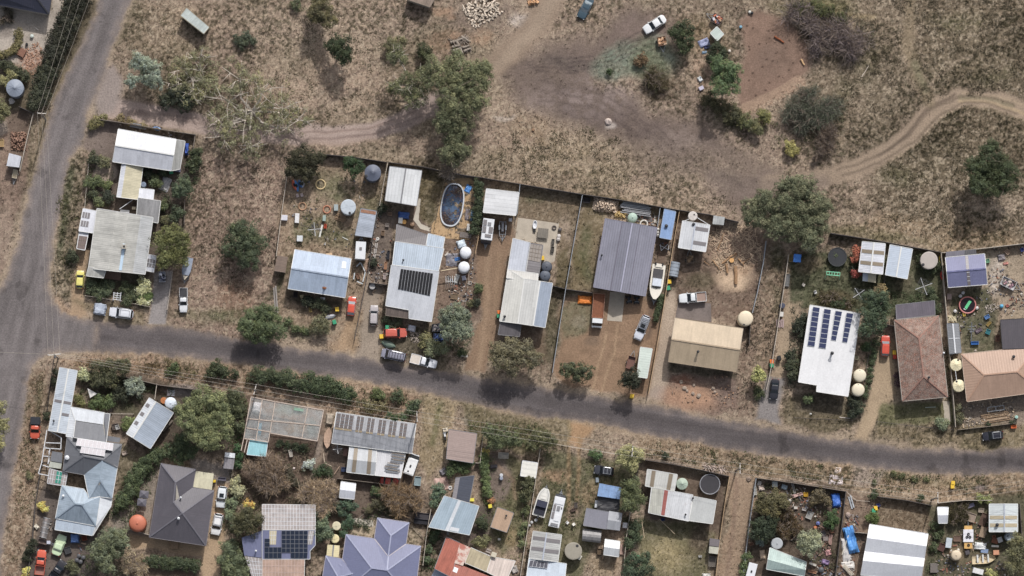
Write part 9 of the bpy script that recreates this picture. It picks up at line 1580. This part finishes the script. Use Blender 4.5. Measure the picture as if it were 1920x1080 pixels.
T('brown-green trees in the top left of the junk garden',[(1435,940,20),(1455,935,20),(1445,955,18),(1425,950,14),(1470,945,12)],(86,82,56),3.6);T('dark dense tree on the left of the junk garden',[(1425,985,18),(1440,990,18),(1420,1000,16),(1445,975,14),(1435,1005,12)],(48,58,44),3.6);T('brown leafy bushes in the middle of the junk garden',[(1475,960,14),(1485,985,15),(1470,1000,14),(1495,1000,13),(1462,985,12)],(110,88,62),2.8,**BU,style='twig',dens=2,alt=(92,90,54));T('grey-green gum-like tree in the junk garden',[(1508,1010,16),(1525,1008,16),(1518,1028,18),(1505,1025,13),(1530,1022,11)],(122,128,104),5);T('dark bushes beneath the corner blue tarpaulin',[(1535,930,15),(1548,940,13),(1525,940,10)],(84,76,58),2.4,**BU);T('deep green bush at the right fence of the junk garden',[(1560,968,12),(1555,982,12),(1566,976,9)],(58,78,46),2.4,**BU);T('blue-grey small shrub above the round tank',[(1425,1018,8)],(110,126,124),1.2,**SB);T('green bush against the lane fence at the bottom',[(1400,1045,11),(1398,1060,11),(1395,1075,9)],(76,90,60),2.2,**BU)
T('green bush behind the saw-tooth shed',[(1636,970,12),(1640,978,9),(1628,972,7)],(74,88,46),1.8,**BU);T('dark fence bush at the saw-tooth shed lawn',[(1636,930,8),(1640,925,6)],(60,70,48),1.4,**BU);T('dark bush on the front fence of the lawn',[(1726,933,7)],(56,68,46),1.2,**BU);T('bare olive bush between the white sheds',[(1795,960,18),(1808,955,14),(1790,975,12),(1805,970,12)],(84,78,56),2.6,**BU,style='twig',dens=2.2);T('light green shrub at the lower right fence',[(1840,935,10),(1852,938,7)],(110,118,70),1.6,**SB);T('large olive tree in the bottom right corner',[(1905,1015,18),(1918,1030,20),(1900,1040,18),(1915,1060,20),(1895,1065,14)],(92,92,66),5.5);T('dark bushes on the saw-tooth shed boundary',[(1752,985,8),(1756,1005,8),(1750,1025,8),(1764,998,7)],(66,76,52),1.3,**BU);T('yellowish bush at the bottom right edge',[(1856,1075,9),(1864,1078,7)],(150,150,90),1.4,**BU)
for k,(x,y,r)in enumerate(((1690,893,7),(1715,898,6),(1674,888,6),(1737,900,5),(1640,905,5))):T('low dark weed clump on the wide south verge',[(x,y,r)],(78,82,56),.5,**SB,group='weed clumps on the south verge')
finish_ground()
sc=bpy.context.scene
w=bpy.data.worlds.new('World');sc.world=w;w.use_nodes=True;nt=w.node_tree
EL,AZ=math.radians(41),math.radians(15)
sky=nt.nodes.new('ShaderNodeTexSky');sky.sky_type='NISHITA';sky.sun_disc=False;sky.sun_elevation=EL;sky.sun_rotation=AZ;sky.dust_density=4.0;sky.air_density=1.0;sky.ozone_density=1.0
bg=nt.nodes['Background'];hs=nt.nodes.new('ShaderNodeHueSaturation');hs.inputs['Saturation'].default_value=0.45;nt.links.new(sky.outputs[0],hs.inputs['Color']);nt.links.new(hs.outputs[0],bg.inputs[0]);bg.inputs[1].default_value=0.105
sl=bpy.data.lights.new('sun','SUN');sl.energy=2.9;sl.angle=math.radians(1.0);sl.color=(1.0,0.97,0.93)
so=bpy.data.objects.new('sun',sl);C.objects.link(so)
sd=Vector((math.sin(AZ)*math.cos(EL),math.cos(AZ)*math.cos(EL),math.sin(EL)));so.rotation_euler=(-sd).to_track_quat('-Z','Y').to_euler();so.location=(0,0,60)
cd=bpy.data.cameras.new('camera');cam=bpy.data.objects.new('camera',cd);C.objects.link(cam);sc.camera=cam
cam.location=(CAM[0],CAM[1],H);cam.rotation_euler=(0,0,0)
cd.sensor_width=36;cd.lens=H*36/192.0;cd.shift_x=-CAM[0]/192.0;cd.shift_y=-CAM[1]/192.0;cd.clip_end=6000;cd.clip_start=1
sc.view_settings.view_transform='Standard';sc.view_settings.look='None';sc.view_settings.exposure=0.14;sc.view_settings.gamma=1.0;sc.view_settings.use_curve_mapping=False
dups={k:v for k,v in LABELS.items()if len(v)>1}
print('DUP LABELS',dups)
